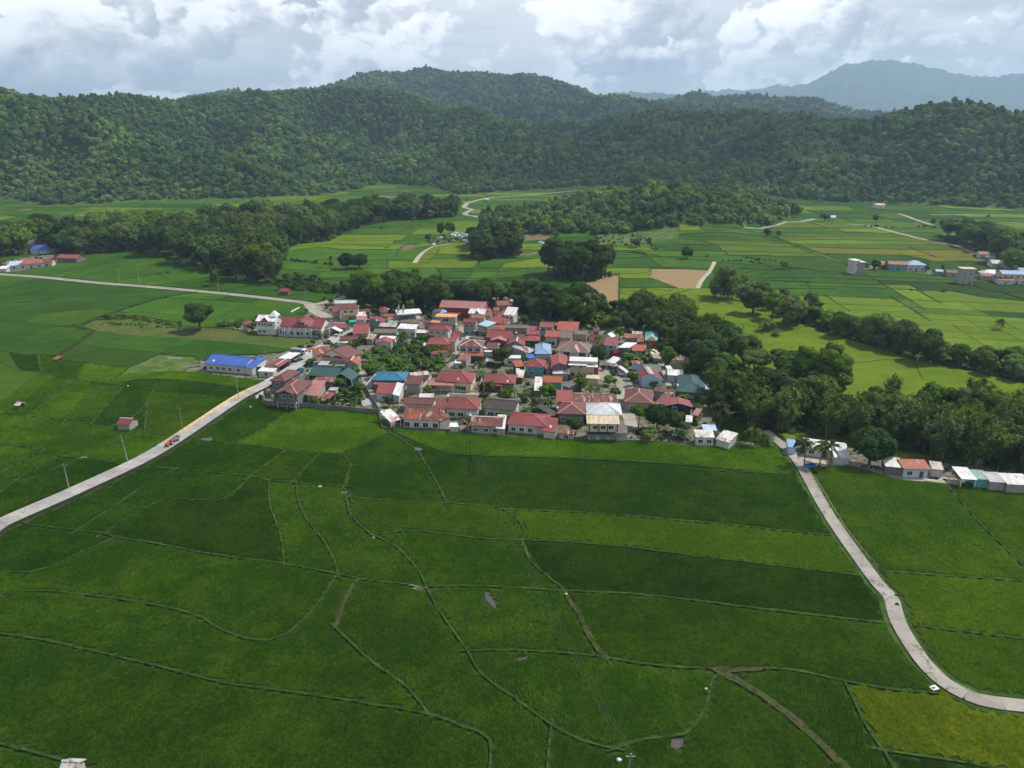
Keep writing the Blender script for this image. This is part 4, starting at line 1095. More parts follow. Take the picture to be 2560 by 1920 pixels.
# species: list of (crown mesh, trunk mesh) at a nominal height
SP = {}
SP['mango'] = (9.0, [(crown('mango_crown', LEAF['mango'], 100 + k, 4.6, 3.6, 5.2, 26, 5200, .50, (.26, .44), .8), trunk_mesh('mango_trunk', BARK, 9, .35, k)) for k in range(3)])
SP['broad'] = (11.0, [(crown('broad_crown', LEAF['broad'], 200 + k, 4.6 + .3 * k, 4.4, 6.6, 24 + 3 * k, 4600, .52, (.22, .40), .72, rag=.2), trunk_mesh('broad_trunk', BARK, 11, .32, 10 + k, 5)) for k in range(4)])
SP['acacia'] = (11.0, [(crown('acacia_crown', LEAF['bright'], 300 + k, 6.2, 2.6, 8.2, 30, 5000, .50, (.20, .34), .5, rag=.2), trunk_mesh('acacia_trunk', BARK, 11, .34, 20 + k, 6, 3.4, .5)) for k in range(3)])
SP['bright'] = (7.0, [(crown('bright_crown', LEAF['bright'], 400 + k, 3.3, 2.8, 4.2, 18, 3200, .44, (.26, .44), .8), trunk_mesh('bright_trunk', BARK, 7, .22, 30 + k)) for k in range(3)])
SP['tall'] = (18.0, [(crown('tall_crown', LEAF['broad'], 500 + k, 4.8, 7.0, 10.5, 34, 6200, .60, (.22, .40), .85, rag=.2), trunk_mesh('tall_trunk', BARK, 18, .42, 40 + k, 5)) for k in range(3)])
SP['thin'] = (8.0, [(crown('thin_crown', LEAF['bright'], 600 + k, 2.4, 2.6, 5.4, 9, 900, .42, (.25, .42), .7), trunk_mesh('thin_trunk', BARK, 8, .16, 50 + k)) for k in range(2)])
SP['bamboo'] = (13.0, [bamboo_mesh('bamboo_plume', 700 + k, 13, 46, 90) for k in range(4)])
SP['banana'] = (3.6, [banana_mesh('banana_leaves', 800 + k) for k in range(3)])
SP['shrub'] = (2.2, [(crown('shrub_foliage', LEAF['scrub'], 900 + k, 1.5, 1.1, .9, 9, 800, .26, (.3, .5), .8), trunk_mesh('shrub_stem', BARK, 2, .08, 60 + k, 3, .6)) for k in range(4)])
PALMF = [palm_mesh('palm_fronds', 1000 + k) for k in range(3)]
PALMT = [palm_trunk('palm_trunk', 8.0, 70 + k) for k in range(3)]

# ------------------------------------------------------------------ scattering (for what nobody could count)
def scatter(name, P, rotz, scl, pick, sources, label, tilt=None, tone=None):
    me = bpy.data.meshes.new(name); me.vertices.add(len(P)); me.vertices.foreach_set('co', np.asarray(P, np.float32).ravel())
    a = me.attributes.new('rot', 'FLOAT_VECTOR', 'POINT'); r = np.zeros((len(P), 3), np.float32); r[:, 2] = rotz
    if tilt is not None: r[:, :2] = tilt
    a.data.foreach_set('vector', r.ravel())
    a = me.attributes.new('scl', 'FLOAT_VECTOR', 'POINT'); a.data.foreach_set('vector', np.asarray(scl, np.float32).ravel())
    a = me.attributes.new('pick', 'INT', 'POINT'); a.data.foreach_set('value', np.asarray(pick, np.int32))
    if tone is not None: me.attributes.new('tone', 'FLOAT', 'POINT').data.foreach_set('value', np.asarray(tone, np.float32))
    o = link(bpy.data.objects.new(name, me))
    col = bpy.data.collections.new(name + '_sources')
    for k, s in enumerate(sources):
        so = bpy.data.objects.new('%s_source_%02d' % (name, k), s); col.objects.link(so)
    ng = bpy.data.node_groups.new(name, 'GeometryNodeTree')
    ng.interface.new_socket('Geometry', in_out='INPUT', socket_type='NodeSocketGeometry'); ng.interface.new_socket('Geometry', in_out='OUTPUT', socket_type='NodeSocketGeometry')
    t = NT(ng); gi = t.n('NodeGroupInput'); go = t.n('NodeGroupOutput')
    ci = t.n('GeometryNodeCollectionInfo', {'Collection': col, 'Separate Children': True, 'Reset Children': True})
    na = lambda nm, ty: t.n('GeometryNodeInputNamedAttribute', {'Name': nm}, data_type=ty).outputs[0]
    e2r = t.n('FunctionNodeEulerToRotation', {0: na('rot', 'FLOAT_VECTOR')})
    ip = t.n('GeometryNodeInstanceOnPoints', {'Points': gi.outputs[0], 'Instance': ci.outputs[0], 'Pick Instance': True, 'Instance Index': na('pick', 'INT'), 'Rotation': e2r.outputs[0], 'Scale': na('scl', 'FLOAT_VECTOR')})
    t.link(ip.outputs[0], go.inputs[0])
    mod = o.modifiers.new('scatter', 'NODES'); mod.node_group = ng
    tag(o, label, kind='stuff')
    return o
# ---- the wooded hills
FSRC = [crown('forest_crown', LEAF['forest'], 1200 + k, 4.4 + .5 * (k % 3), 3.6 + .5 * (k % 2), 4.0, 13, 620, 1.15, (.30, .48), .8, up=.5, rag=.13, nrm=.26) for k in range(6)]
FSRC += [crown('forest_crown', LEAF['forest'], 1300 + k, 3.6, 4.6, 5.4, 14, 620, 1.05, (.30, .46), .9, up=.5, rag=.16, nrm=.26) for k in range(2)]
def forest_points():
    out = []
    for (d0, d1, s) in ((560, 1000, 6.8), (1000, 1700, 7.8), (1700, 3300, 12.0)):
        nx_ = int(2 * d1 * .95 / s); X = np.linspace(-d1 * .95, d1 * .95, nx_); Y = np.arange(d0 * .7, d1, s)
        A, B = np.meshgrid(X, Y); A = A + rng.uniform(-.5, .5, A.shape) * s; B = B + rng.uniform(-.5, .5, B.shape) * s
        A = A.ravel(); B = B.ravel(); d = np.hypot(A, B)
        m = (d >= d0) & (d < d1) & (np.abs(A / B) < .80); A, B = A[m], B[m]
        h = height(A, B); fd = B - np.interp(A, FOOTX, FOOTY)
        dk, _h = seg_dist(A, B, KW[0])
        edge = 10 + 26 * fbm(A, B, 90, 77, 3)
        m = (fd > edge + 6) | ((h > 3.5) & (fd > -40)) | ((dk < KW[1] * .95 + edge * .6) & (h > 1.2)); A, B, h = A[m], B[m], h[m]
        e_ = 6.0; sl = np.hypot(height(A + e_, B) - height(A - e_, B), height(A, B + e_) - height(A, B - e_)) / (2 * e_)
        out.append(np.stack([A, B, h], 1))
        for k_ in range(3):
            m = sl > .55 + .3 * k_; jx = rng.uniform(-s, s, m.sum()) * .5; jy = rng.uniform(-s, s, m.sum()) * .5
            out.append(np.stack([A[m] + jx, B[m] + jy, height(A[m] + jx, B[m] + jy)], 1))
    P = np.concatenate(out)
    # keep what can be seen from about here: march outwards by direction
    az = np.arctan2(P[:, 0], P[:, 1]); d = np.hypot(P[:, 0], P[:, 1]); el = (P[:, 2] + 16 - CAM_H) / d; elg = (P[:, 2] + 2 - CAM_H) / d
    order = np.argsort(d); bins = ((az + 1.0) / .006).astype(int); top = {}; keep = np.zeros(len(P), bool)
    for i in order:
        b = bins[i]; t_ = top.get(b, -9)
        keep[i] = el[i] > t_ - .035
        if elg[i] > t_: top[b] = elg[i]
    return P[keep]
FP = forest_points()
print('forest trees', len(FP))
nF = len(FP); fd_ = np.hypot(FP[:, 0], FP[:, 1])
sz = rng.uniform(.5, 1.2, nF) * (1 + .9 * fbm(FP[:, 0], FP[:, 1], 160, 500, 3)) * (1 + .45 * (fd_ > 1700)); sz *= 1 + .2 * (rng.random(nF) < .05)
pick = rng.integers(0, 8, nF); pick = np.where((pick > 5) & (rng.random(nF) < .4), rng.integers(0, 6, nF), pick)
scl = np.stack([sz * rng.uniform(.85, 1.15, nF), sz * rng.uniform(.85, 1.15, nF), sz * rng.uniform(.85, 1.3, nF)], 1)
scatter('forest', FP - np.array([0, 0, .5]), rng.uniform(0, 6.28, nF), scl, pick, FSRC, 'dense green forest covering the hills', tilt=rng.normal(0, .12, (nF, 2)))
# ---- haze
HZ = mat('haze', lambda t: t.link(t.n('ShaderNodeVolumePrincipled', {'Color': (.52, .75, 1.0, 1), 'Density': 1.3e-4, 'Anisotropy': .2}).outputs[0], t.n('ShaderNodeOutputMaterial').inputs['Volume']))
hb = MB().box((1000, 6000, 409), (11000, 6500, 410)).build('haze', HZ); tag(hb, 'thin blue haze over the valley', kind='stuff')
# ------------------------------------------------------------------ buildings
def v2(a): return np.array(a, float)
FOOTPRINTS = []
def house(spec, top, e, kind, k, roof, wall, win, label, name='house', cat='house', ov=.45, floors=None, ap=.5, trim=None, maxd=13.0, mind=2.5, posts=False, door=True, cap=True, rows=None, wsz=(1.3, 1.15), th=.14, z0=0.0, group=None, balcony=False, fascia=None, sidewin=1):
    P = pl(spec); FL, FR = P[0], P[1]
    A, B = v2(unp(*FL, e)), v2(unp(*FR, e)); Wd = np.hypot(*(B - A)); u = (B - A) / Wd
    n = np.array([-u[1], u[0]])
    if n[1] < 0: n = -n
    if len(P) > 2:
        dv = v2(unp(*P[2], e)) - B; D = np.hypot(*dv); n = dv / D
    else:
        ty = px(spec.split()[0], 0, top)[1]; mid = (A + B) / 2
        def yof(d):
            if kind == 'gx' or kind == 'hip':
                rise = k * min(d, Wd) / 2 if kind == 'hip' else k * d / 2
                q = mid + n * d / 2; return proj(q[0], q[1], e + rise)[1]
            if kind == 'gy': q = mid + n * d; return proj(q[0], q[1], e + k * Wd / 2)[1]
            q = mid + n * d; return proj(q[0], q[1], e + (k * d if kind == 'shed' else 0))[1]
        lo, hi = .5, 60.
        for _ in range(40):
            m_ = (lo + hi) / 2
            if yof(m_) > ty: lo = m_
            else: hi = m_
        D = min(max(lo, mind), maxd)
    pt = lambda s, t, z: (A[0] + u[0] * s + n[0] * t, A[1] + u[1] * s + n[1] * t, z)
    c = pt(Wd / 2, D / 2, z0); loc = (c[0], c[1], z0)
    root = empty(name, loc); tag(root, label, cat, group)
    FOOTPRINTS.append((A - .3 * u - .3 * n, B + .3 * u - .3 * n, B + .3 * u + (D + .3) * n, A - .3 * u + (D + .3) * n))
    mb = MB(); rm = RC[roof]
    L_ = lambda a, b: math.dist(a, b)
    def sheet_(pts):
        # uv: u along the first edge, v up the slope
        p0 = Vector(pts[0]); e1 = (Vector(pts[1]) - p0).normalized(); nn = Vector((0, 0, 0))
        for i in range(len(pts)): nn += Vector(pts[i]).cross(Vector(pts[(i + 1) % len(pts)]))
        e2 = nn.normalized().cross(e1)
        mb.slab(pts, th, [((Vector(q) - p0).dot(e1), (Vector(q) - p0).dot(e2)) for q in pts])
    caps = []; rise = 0
    if kind == 'gx':
        rise = k * D / 2; r0, r1 = pt(0, D / 2, e + rise), pt(Wd, D / 2, e + rise)
        sheet_([pt(0, 0, e), pt(Wd, 0, e), r1, r0]); sheet_([pt(Wd, D, e), pt(0, D, e), r0, r1]); caps = [(r0, r1)]
    elif kind == 'gy':
        rise = k * Wd / 2; w = Wd * ap; r0, r1 = pt(w, 0, e + rise), pt(w, D, e + rise)
        sheet_([pt(Wd, 0, e), pt(Wd, D, e), r1, r0]); sheet_([pt(0, D, e), pt(0, 0, e), r0, r1]); caps = [(r0, r1)]
    elif kind == 'hip':
        m_ = min(Wd, D); rise = k * m_ / 2; i = m_ / 2 * .96
        if Wd >= D: r0, r1 = pt(i, D / 2, e + rise), pt(Wd - i, D / 2, e + rise)
        else: r0, r1 = pt(Wd / 2, i, e + rise), pt(Wd / 2, D - i, e + rise)
        c0, c1, c2, c3 = pt(0, 0, e), pt(Wd, 0, e), pt(Wd, D, e), pt(0, D, e)
        if Wd >= D: sheet_([c0, c1, r1, r0]); sheet_([c2, c3, r0, r1]); sheet_([c1, c2, r1]); sheet_([c3, c0, r0])
        else: sheet_([c0, c1, r0]); sheet_([c1, c2, r1, r0]); sheet_([c2, c3, r1]); sheet_([c3, c0, r0, r1])
        caps = [(r0, r1), (c0, r0), (c1, r0 if Wd < D else r1), (c2, r1), (c3, r1 if Wd < D else r0)]
    elif kind == 'shed':
        rise = k * D; sheet_([pt(0, 0, e), pt(Wd, 0, e), pt(Wd, D, e + rise), pt(0, D, e + rise)])
    elif kind == 'flat':
        sheet_([pt(0, 0, e), pt(Wd, 0, e), pt(Wd, D, e), pt(0, D, e)])
    ro = mb.build('roof', rm, root, loc)
    if cap and caps and (kind != 'hip' or trim):
        cb = MB()
        for a, b in caps:
            a, b = Vector(a), Vector(b); d = (b - a).normalized(); s = d.cross(Vector((0, 0, 1))).normalized() * .16; up = Vector((0, 0, .05))
            cb.poly([a - s + up, b - s + up, b + up * 2.2, a + up * 2.2]); cb.poly([a + up * 2.2, b + up * 2.2, b + s + up, a + s + up])
        cb.build('ridge_cap', trim or rm, ro, loc)
    if fascia:
        fb = MB()
        for a, b in ((pt(0, -.03, e), pt(Wd, -.03, e)),) if kind != 'gy' else ((pt(0, -.03, e), pt(Wd * ap, -.03, e + rise)), (pt(Wd * ap, -.03, e + rise), pt(Wd, -.03, e))):
            a, b = Vector(a), Vector(b); dn = Vector((0, 0, .26)); o_ = Vector((n[0], n[1], 0)) * -.06
            fb.poly([a + o_ - dn, b + o_ - dn, b + o_ + dn * .15, a + o_ + dn * .15]); fb.poly([a - dn, b - dn, b + o_ - dn, a + o_ - dn])
        fb.build('fascia', fascia, ro, loc)
    # walls
    o = min(ov, Wd * .2, D * .2); zt = e - .10
    def roofz(s, t):
        if kind == 'gx': return e + k * (D / 2 - abs(t - D / 2)) - .15
        if kind == 'gy': return e + rise * (s / (Wd * ap) if s < Wd * ap else (Wd - s) / (Wd * (1 - ap))) - .15
        if kind == 'shed': return e + k * t - .15
        return e - .13 if kind == 'flat' else zt + .05
    flr = floors or (2 if e > 5 else 1); WM = WC.get(wall, FRAME)
    if not posts:
        w_ = MB(); cs = [(o, o), (Wd - o, o), (Wd - o, D - o), (o, D - o)]
        apx = {'gx': [None, (Wd - o, D / 2), None, (o, D / 2)], 'gy': [(Wd * ap, o), None, (Wd * ap, D - o), None]}.get(kind, [None] * 4)
        for i in range(4):
            a, b = cs[i], cs[(i + 1) % 4]
            q = [pt(*a, z0 - .1), pt(*b, z0 - .1), pt(*b, roofz(*b))]
            if apx[i]: q.append(pt(*apx[i], roofz(*apx[i])))
            q.append(pt(*a, roofz(*a))); w_.poly(q)
        w_.build('wall', WM, root, loc)
        fh = (e - z0) / flr
        def window(s, t, z, ws, hs, axis_n, axis_u):
            """axis_n points out of the wall"""
            cx = pt(s, t, z); an, au = v2(axis_n), v2(axis_u)
            f = MB(); bw = .09
            bx_ = lambda ds, dz, hs_, hz_: f.box((cx[0] + au[0] * ds + an[0] * .04, cx[1] + au[1] * ds + an[1] * .04, cx[2] + dz), (hs_, .06, hz_), (au, an))
            bx_(0, hs / 2, ws / 2 + bw, bw * .6); bx_(0, -hs / 2, ws / 2 + bw, bw * .6); bx_(-ws / 2, 0, bw * .6, hs / 2); bx_(ws / 2, 0, bw * .6, hs / 2); bx_(0, 0, bw * .35, hs / 2)
            wo = f.build('window', FRAME, root, loc)
            MB().box((cx[0] + an[0] * .015, cx[1] + an[1] * .015, cx[2]), (ws / 2, .02, hs / 2), (au, an)).build('pane', GLASS, wo, loc)
        if rows is None: rows = [win] * flr
        for r_, nw in enumerate(rows):
            zc = z0 + r_ * fh + min(1.55, fh * .55)
            if zc + .6 > e: continue
            ps = nw if isinstance(nw, (list, tuple)) else [(i + .5) / nw for i in range(nw)]
            for i, f_ in enumerate(ps):
                s = o + (Wd - 2 * o) * f_
                if door and r_ == 0 and not isinstance(nw, (list, tuple)) and nw >= 2 and i == nw // 2:
                    MB().box(pt(s, o - .03, z0 + 1.05), (.45, .04, 1.05), (u, n)).build('door', DOORM, root, loc); continue
                window(s, o, zc, min(wsz[0], (Wd - 2 * o) / max(len(ps), 1) * .6), min(wsz[1], fh * .5), -n, u)
            if sidewin and D > 4:
                side = 1 if c[0] < 0 else -1
                for j in range(sidewin): window(Wd - o if side > 0 else o, o + (D - 2 * o) * (j + .5) / sidewin, zc, 1.1, min(1.05, fh * .45), u * side, n)
        if flr == 2 and balcony:
            bb = MB(); zb = fh
            bb.box(pt(Wd / 2, o - .65, zb - .05), (Wd / 2 - o, .65, .08), (u, n)); bal = bb.build('balcony', CONC, root, loc)
            MB().box(pt(Wd / 2, o - 1.25, zb + .45), (Wd / 2 - o, .07, .45), (u, n)).build('balustrade', WM, bal, loc)
            for s in (o + .15, Wd / 2, Wd - o - .15): MB().box(pt(s, o - 1.2, zb / 2), (.12, .12, zb / 2), (u, n)).build('post', CONC, root, loc)
    else:
        nx_ = max(2, int(Wd / 4) + 1)
        for t in (o, D - o):
            for i in range(nx_):
                s = o + (Wd - 2 * o) * i / (nx_ - 1); zz = roofz(s, t)
                MB().box(pt(s, t, zz / 2), (.09, .09, zz / 2 + .05), (u, n)).build('post', TIMBER if wall == 'brown' else WM, root, loc)
        if wall != 'none':
            MB().poly([pt(o, D - o - .1, 0), pt(Wd - o, D - o - .1, 0), pt(Wd - o, D - o - .1, roofz(0, D - o)), pt(o, D - o - .1, roofz(0, D - o))]).build('wall', WM, root, loc)
    return dict(root=root, pt=pt, W=Wd, D=D, u=u, n=n, loc=loc, e=e, rise=rise, o=o, roof=ro)
def part(h, name, m, f, parent=None):
    b = MB(); f(b); return b.build(name, m, parent or h['root'], h['loc'])
def H(*a, **k): return house(*a, **k)
def SH(*a, **k):
    k.setdefault('name', 'shed'); k.setdefault('cat', 'shed'); k.setdefault('sidewin', 0); k.setdefault('door', False); k.setdefault('ov', .25)
    return house(*a, **k)
# --- beside the meadow
h = H('A 350,395 810,410', 255, 6.0, 'gx', .5, 'white', 'white', 5, 'white two storey villa with white metal roof and arched windows beside the meadow', rows=[[.13, .36], [.12, .3, .47, .64, .78]], trim=TRIMW, fascia=TRIMR)
part(h, 'pediment', TRIMR, lambda b: b.poly([h['pt'](h['W'] * .24, -.05, 5.9), h['pt'](h['W'] * .66, -.05, 5.9), h['pt'](h['W'] * .45, 1.0, 7.5)]))
g_ = part(h, 'cross_gable', RC['white'], lambda b: (b.slab([h['pt'](h['W'] * .22, -.1, 5.95), h['pt'](h['W'] * .45, .7, 7.6), h['pt'](h['W'] * .45, h['D'] * .5, 8.0), h['pt'](h['W'] * .22, h['D'] * .3, 6.9)], .1), b.slab([h['pt'](h['W'] * .45, .7, 7.6), h['pt'](h['W'] * .68, -.1, 5.95), h['pt'](h['W'] * .68, h['D'] * .3, 6.9), h['pt'](h['W'] * .45, h['D'] * .5, 8.0)], .1),
   b.slab([h['pt'](h['W'] * .55, h['D'] * .3, 7.6), h['pt'](h['W'] * .95, h['D'] * .3, 7.6), h['pt'](h['W'] * .78, h['D'] * .62, 9.8)], .1), b.slab([h['pt'](h['W'] * .95, h['D'] * .3, 7.6), h['pt'](h['W'] * .95, h['D'] * .9, 7.4), h['pt'](h['W'] * .78, h['D'] * .62, 9.8)], .1)))
part(h, 'ledge', TRIMW, lambda b: b.box(h['pt'](h['W'] / 2, h['o'] - .15, 3.0), (h['W'] / 2 - .3, .2, .14), (h['u'], h['n'])))
SH('A 150,490 330,440', 400, 2.9, 'shed', .3, 'redw', 'grey', 1, 'red lean-to roof on the meadow side of the white villa', maxd=5)
SH('A 800,475 900,480', 380, 3.4, 'shed', .4, 'rustw', 'greyd', 0, 'rusty lean-to squeezed between white villa and long red roofed hall', maxd=5)
h = H('A 905,515 1890,555', 305, 4.4, 'gx', .55, 'red', 'white', 6, 'long white hall with red roof, dormer gable and arched windows beside the meadow', name='hall', cat='hall', rows=[[.07, .25, .41, .49, .63, .80, .92]], trim=RC['red'], fascia=TRIMR, wsz=(1.4, 1.5))
dz = lambda s, t, z: h['pt'](h['W'] * s, t, z)
dm = part(h, 'dormer', RC['red'], lambda b: (b.slab([dz(.30, .2, 4.6), dz(.50, .2, 7.4), dz(.58, h['D'] * .5, 7.6), dz(.36, h['D'] * .45, 6.6)], .12), b.slab([dz(.50, .2, 7.4), dz(.72, .2, 4.6), dz(.80, h['D'] * .42, 6.4), dz(.58, h['D'] * .5, 7.6)], .12)))
part(h, 'dormer_wall', WC['white'], lambda b: b.poly([dz(.33, .5, 4.9), dz(.69, .5, 4.9), dz(.5, .5, 7.1)]), dm)
part(h, 'dormer_awning', TRIMR, lambda b: b.slab([dz(.31, -.3, 4.5), dz(.71, -.3, 4.5), dz(.68, .55, 5.2), dz(.34, .55, 5.2)], .08), dm)
for f_ in (.44, .50, .56): part(h, 'window', GLASS, lambda b: b.box(dz(f_, .46, 5.75), (.55 if f_ == .5 else .35, .04, .5), (h['u'], h['n'])), dm)
bl = part(h, 'balustrade', WC['bluegrey'], lambda b: b.box(h['pt'](h['W'] / 2, -.6, .75), (h['W'] / 2, .06, .62), (h['u'], h['n'])))
for i in range(9): part(h, 'post', TRIMW, lambda b: b.box(h['pt'](h['W'] * i / 8, -.62, 2.1), (.11, .11, 2.1), (h['u'], h['n'])))
part(h, 'plinth', CONCD, lambda b: b.box(h['pt'](h['W'] / 2, -.2, .12), (h['W'] / 2 + .3, .7, .22), (h['u'], h['n'])))
SH('A 1915,530 2050,540', 425, 3.8, 'shed', .12, 'greyd', 'white', 0, 'dark grey flat roof at the gable end of the long hall', maxd=7)
SH('C -40,548 330,556', 452, 3.3, 'gx', .4, 'redl', 'white', 0, 'red roofed open carport beside the long hall', name='carport', cat='carport', posts=True, maxd=8)
h = SH('C -190,600 185,640', 545, 3.0, 'gy', .34, 'white', 'none', 0, 'white framed open gate pavilion at the roadside end of the meadow', name='gate_pavilion', cat='pavilion', posts=True, maxd=5, th=.1)
# --- blue roofed yard
h = H('L 1410,1128 1690,1152', 1074, 3.2, 'gx', .38, 'blue', 'greyl', 5, 'long house with bright blue roof standing alone among the paddies', rows=[[.12, .3, .45, .62, .84]], maxd=11)
SH('A 60,1445 275,1490 620,1305', 0, 2.9, 'shed', .12, 'blue', 'greyl', 0, 'blue lean-to roof on the road side of the blue roofed house')
SH('A 385,1445 560,1440', 1295, 2.7, 'shed', .14, 'grey', 'greyd', 0, 'dull grey shed roof between blue lean-to and red striped roof', maxd=8)
SH('A 565,1440 890,1458 1150,1302', 0, 3.0, 'gy', .3, 'redw', 'greyd', 0, 'red shed with white ridge sheet beside the village road', ap=.8, trim=TRIMW, posts=True)
SH('A 400,1545 770,1562', 1450, 2.4, 'shed', .1, 'white', 'greyl', 1, 'low shed with flat whitish roof in the blue house yard', maxd=6)
SH('A 870,1250 1160,1262 1400,1145', 0, 3.0, 'shed', .06, 'white', 'greyl', 0, 'shed with pale patched sheet roof next to the parked truck', posts=True)
# --- brown gable house and green house
h = H('G 905,690 1235,716 1408,656', 0, 4.3, 'gy', .50, 'brown', 'cream', 2, 'large brown gabled house with cream front and red arched boards', trim=RC['brown'], rows=[[.3, .7]])
part(h, 'gable_board', WC['cream'], lambda b: b.poly([h['pt'](.3, -.06, 4.2), h['pt'](h['W'] - .3, -.06, 4.2), h['pt'](h['W'] * .5, -.06, 4.2 + h['rise'] * .93)]))
for s0 in (.28, .68):
    part(h, 'arch_board', TRIMR, lambda b: b.poly([h['pt'](h['W'] * (s0 - .18), -.12, 3.9)] + [h['pt'](h['W'] * (s0 + .18 * math.cos(a)), -.12, 3.9 + 1.1 * math.sin(a)) for a in [2.6, 2.1, 1.57, 1.04, .5]] + [h['pt'](h['W'] * (s0 + .18), -.12, 3.9)]))
SH('G 882,682 1075,640', 588, 4.2, 'shed', .34, 'brownst', 'cream', 0, 'rust streaked side wing roof of the brown gabled house', maxd=8)
h = SH('G 890,792 1212,804', 725, 2.9, 'shed', .05, 'grey', 'grey', 1, 'low grey terrace roof carrying dark solar panels', maxd=7)
for i in range(4):
    pn = part(h, 'solar_panel', DARKM, lambda b: b.box(h['pt'](h['W'] * (.42 + .14 * i), h['D'] * .4, 3.18), (h['W'] * .06, h['D'] * .26, .04), (h['u'], h['n'])))
SH('G 1197,778 1368,800 1400,746', 0, 3.3, 'gy', .5, 'rustbr', 'grey', 1, 'small grey house with orange rusty gable roof above the green house', name='house', cat='house', trim=TRIMW)
H('G 775,912 1112,936', 814, 3.3, 'gx', .36, 'green', 'dgreen', 3, 'wide house under dark green roof behind the brown veranda house', maxd=12)
h = H('B 1388,272 1664,345 1800,246', 0, 3.3, 'gy', .42, 'green', 'dgreen', 1, 'dark green gabled house wing with white trim and white painted numerals', ap=.3, trim=RC['green'], fascia=TRIMW, rows=[[.3]], sidewin=0)
for s_ in (.02, .53, .98): part(h, 'corner_board', TRIMW, lambda b: b.box(h['pt'](h['o'] + (h['W'] - 2 * h['o']) * s_, h['o'] - .04, 1.6), (.14, .05, 1.6), (h['u'], h['n'])))
def numeral4(b, s0, z0, sc):
    bar = lambda a, z, ha, hz_: b.box(h['pt'](s0 + a * sc, h['o'] - .05, z0 + z * sc), (ha * sc, .03, hz_ * sc), (h['u'], h['n']))
    bar(.32, .5, .07, .5); bar(.12, .42, .34, .07); bar(-.12, .68, .07, .30)
part(h, 'numeral', TRIMW, lambda b: numeral4(b, h['W'] * .30, .35, .75)); part(h, 'numeral', TRIMW, lambda b: numeral4(b, h['W'] * .30 + .75, .35, .75))
SH('B 850,245 985,258', 148, 2.6, 'shed', .12, 'greenl', 'greyl', 0, 'pale green shed roof with a dish beside the dark green roof', maxd=8)
# --- brown veranda compound
h = H('B 225,352 495,374 795,194', 0, 5.7, 'hip', .42, 'brown', 'greyd', 2, 'two storey house with brown hip roof and balcony by the road bend', trim=RC['brown'], balcony=True, rows=[[.3, .7], [.5]])
h = H('B 340,562 716,598 985,376', 0, 5.4, 'hip', .44, 'brown', 'greyd', 2, 'brown hip roofed two storey house with long open veranda above the boundary wall', trim=TRIMP, balcony=True, rows=[[.3, .7], [.3, .7]])
part(h, 'porch_gable', RC['brown'], lambda b: (b.slab([h['pt'](h['W'] * .12, -.5, 5.45), h['pt'](h['W'] * .45, -.5, 6.5), h['pt'](h['W'] * .45, 3.2, 6.6), h['pt'](h['W'] * .2, 2.2, 6.1)], .1), b.slab([h['pt'](h['W'] * .45, -.5, 6.5), h['pt'](h['W'] * .85, -.5, 5.45), h['pt'](h['W'] * .8, 2.2, 6.1), h['pt'](h['W'] * .45, 3.2, 6.6)], .1)))
H('B 850,602 1082,622 1218,412', 0, 3.6, 'shed', .10, 'pink', 'grey', 1, 'grey annex with pale pink sheet roof beside the brown veranda house', rows=[[.5]], wsz=(2.6, 1.3))
SH('B 1090,642 1262,672 1368,586', 0, 2.9, 'shed', .08, 'brownst', 'greyd', 0, 'rusty red porch roof in front of the walled garden', posts=True)
SH('B 985,372 1345,380', 290, 3.1, 'shed', .22, 'brownst', 'greyd', 0, 'brown lean-to roof with two white skylight strips below the green roof', maxd=6)
SH('B 1240,520 1385,525', 470, 2.8, 'flat', .1, 'grey', 'conc', 0, 'bare concrete water tank block behind the pink roof', maxd=5)
# --- along the alley
H('G 1505,968 1897,974', 872, 3.5, 'hip', .34, 'teal', 'greyd', 3, 'house with teal blue hip roof beside the alley', trim=RC['teal'])
SH('G 1475,985 1520,990', 900, 2.8, 'shed', .2, 'sky', 'greyl', 0, 'pale blue side roof against the teal roofed house', maxd=8)
SH('G 1530,1018 1800,1030', 1004, 3.0, 'shed', .15, 'redl', 'greyd', 0, 'thin strip of red roof below the teal roof', maxd=3, mind=1.5)
SH('G 1560,1122 1752,1130 1790,1042', 0, 3.0, 'shed', .12, 'red', 'greyl', 1, 'small red sheet roof paired with a white roof by the alley', name='house', cat='house')
SH('G 1755,1131 1836,1150 1890,1042', 0, 3.0, 'shed', .12, 'white', 'greyl', 0, 'bright white sheet roof paired with a red roof by the alley')
H('G 1900,1010 2080,1022', 916, 3.6, 'shed', .30, 'brown', 'grey', 0, 'bare grey block house with brown roof beside the cream fence', maxd=9)
SH('G 1970,925 2180,905', 882, 3.2, 'shed', .2, 'rustw', 'conc', 0, 'striped rusty roof behind the brown roofed block house', maxd=5)
h = H('H 585,976 1012,1009 1070,888', 0, 3.6, 'hip', .42, 'red', 'cream', 3, 'large cream bungalow with deep red hip roof behind a cream fence', trim=RC['redl'], rows=[[.62, .78]], wsz=(1.9, 1.4))
SH('H 498,1024 800,1036', 968, 3.0, 'shed', .10, 'pink', 'none', 0, 'mauve porch roof in front of the cream bungalow', name='porch', cat='porch', posts=True, maxd=7)
H('H 1130,996 1502,1013', 897, 3.2, 'hip', .36, 'red', 'greyd', 3, 'red hip roofed bungalow with satellite dish beside banana plants', trim=RC['redl'])
SH('H 1140,1028 1362,1036', 1008, 2.6, 'shed', .2, 'redl', 'none', 0, 'narrow red porch roof below the red bungalow beside banana plants', posts=True, maxd=2.5, mind=1.5)
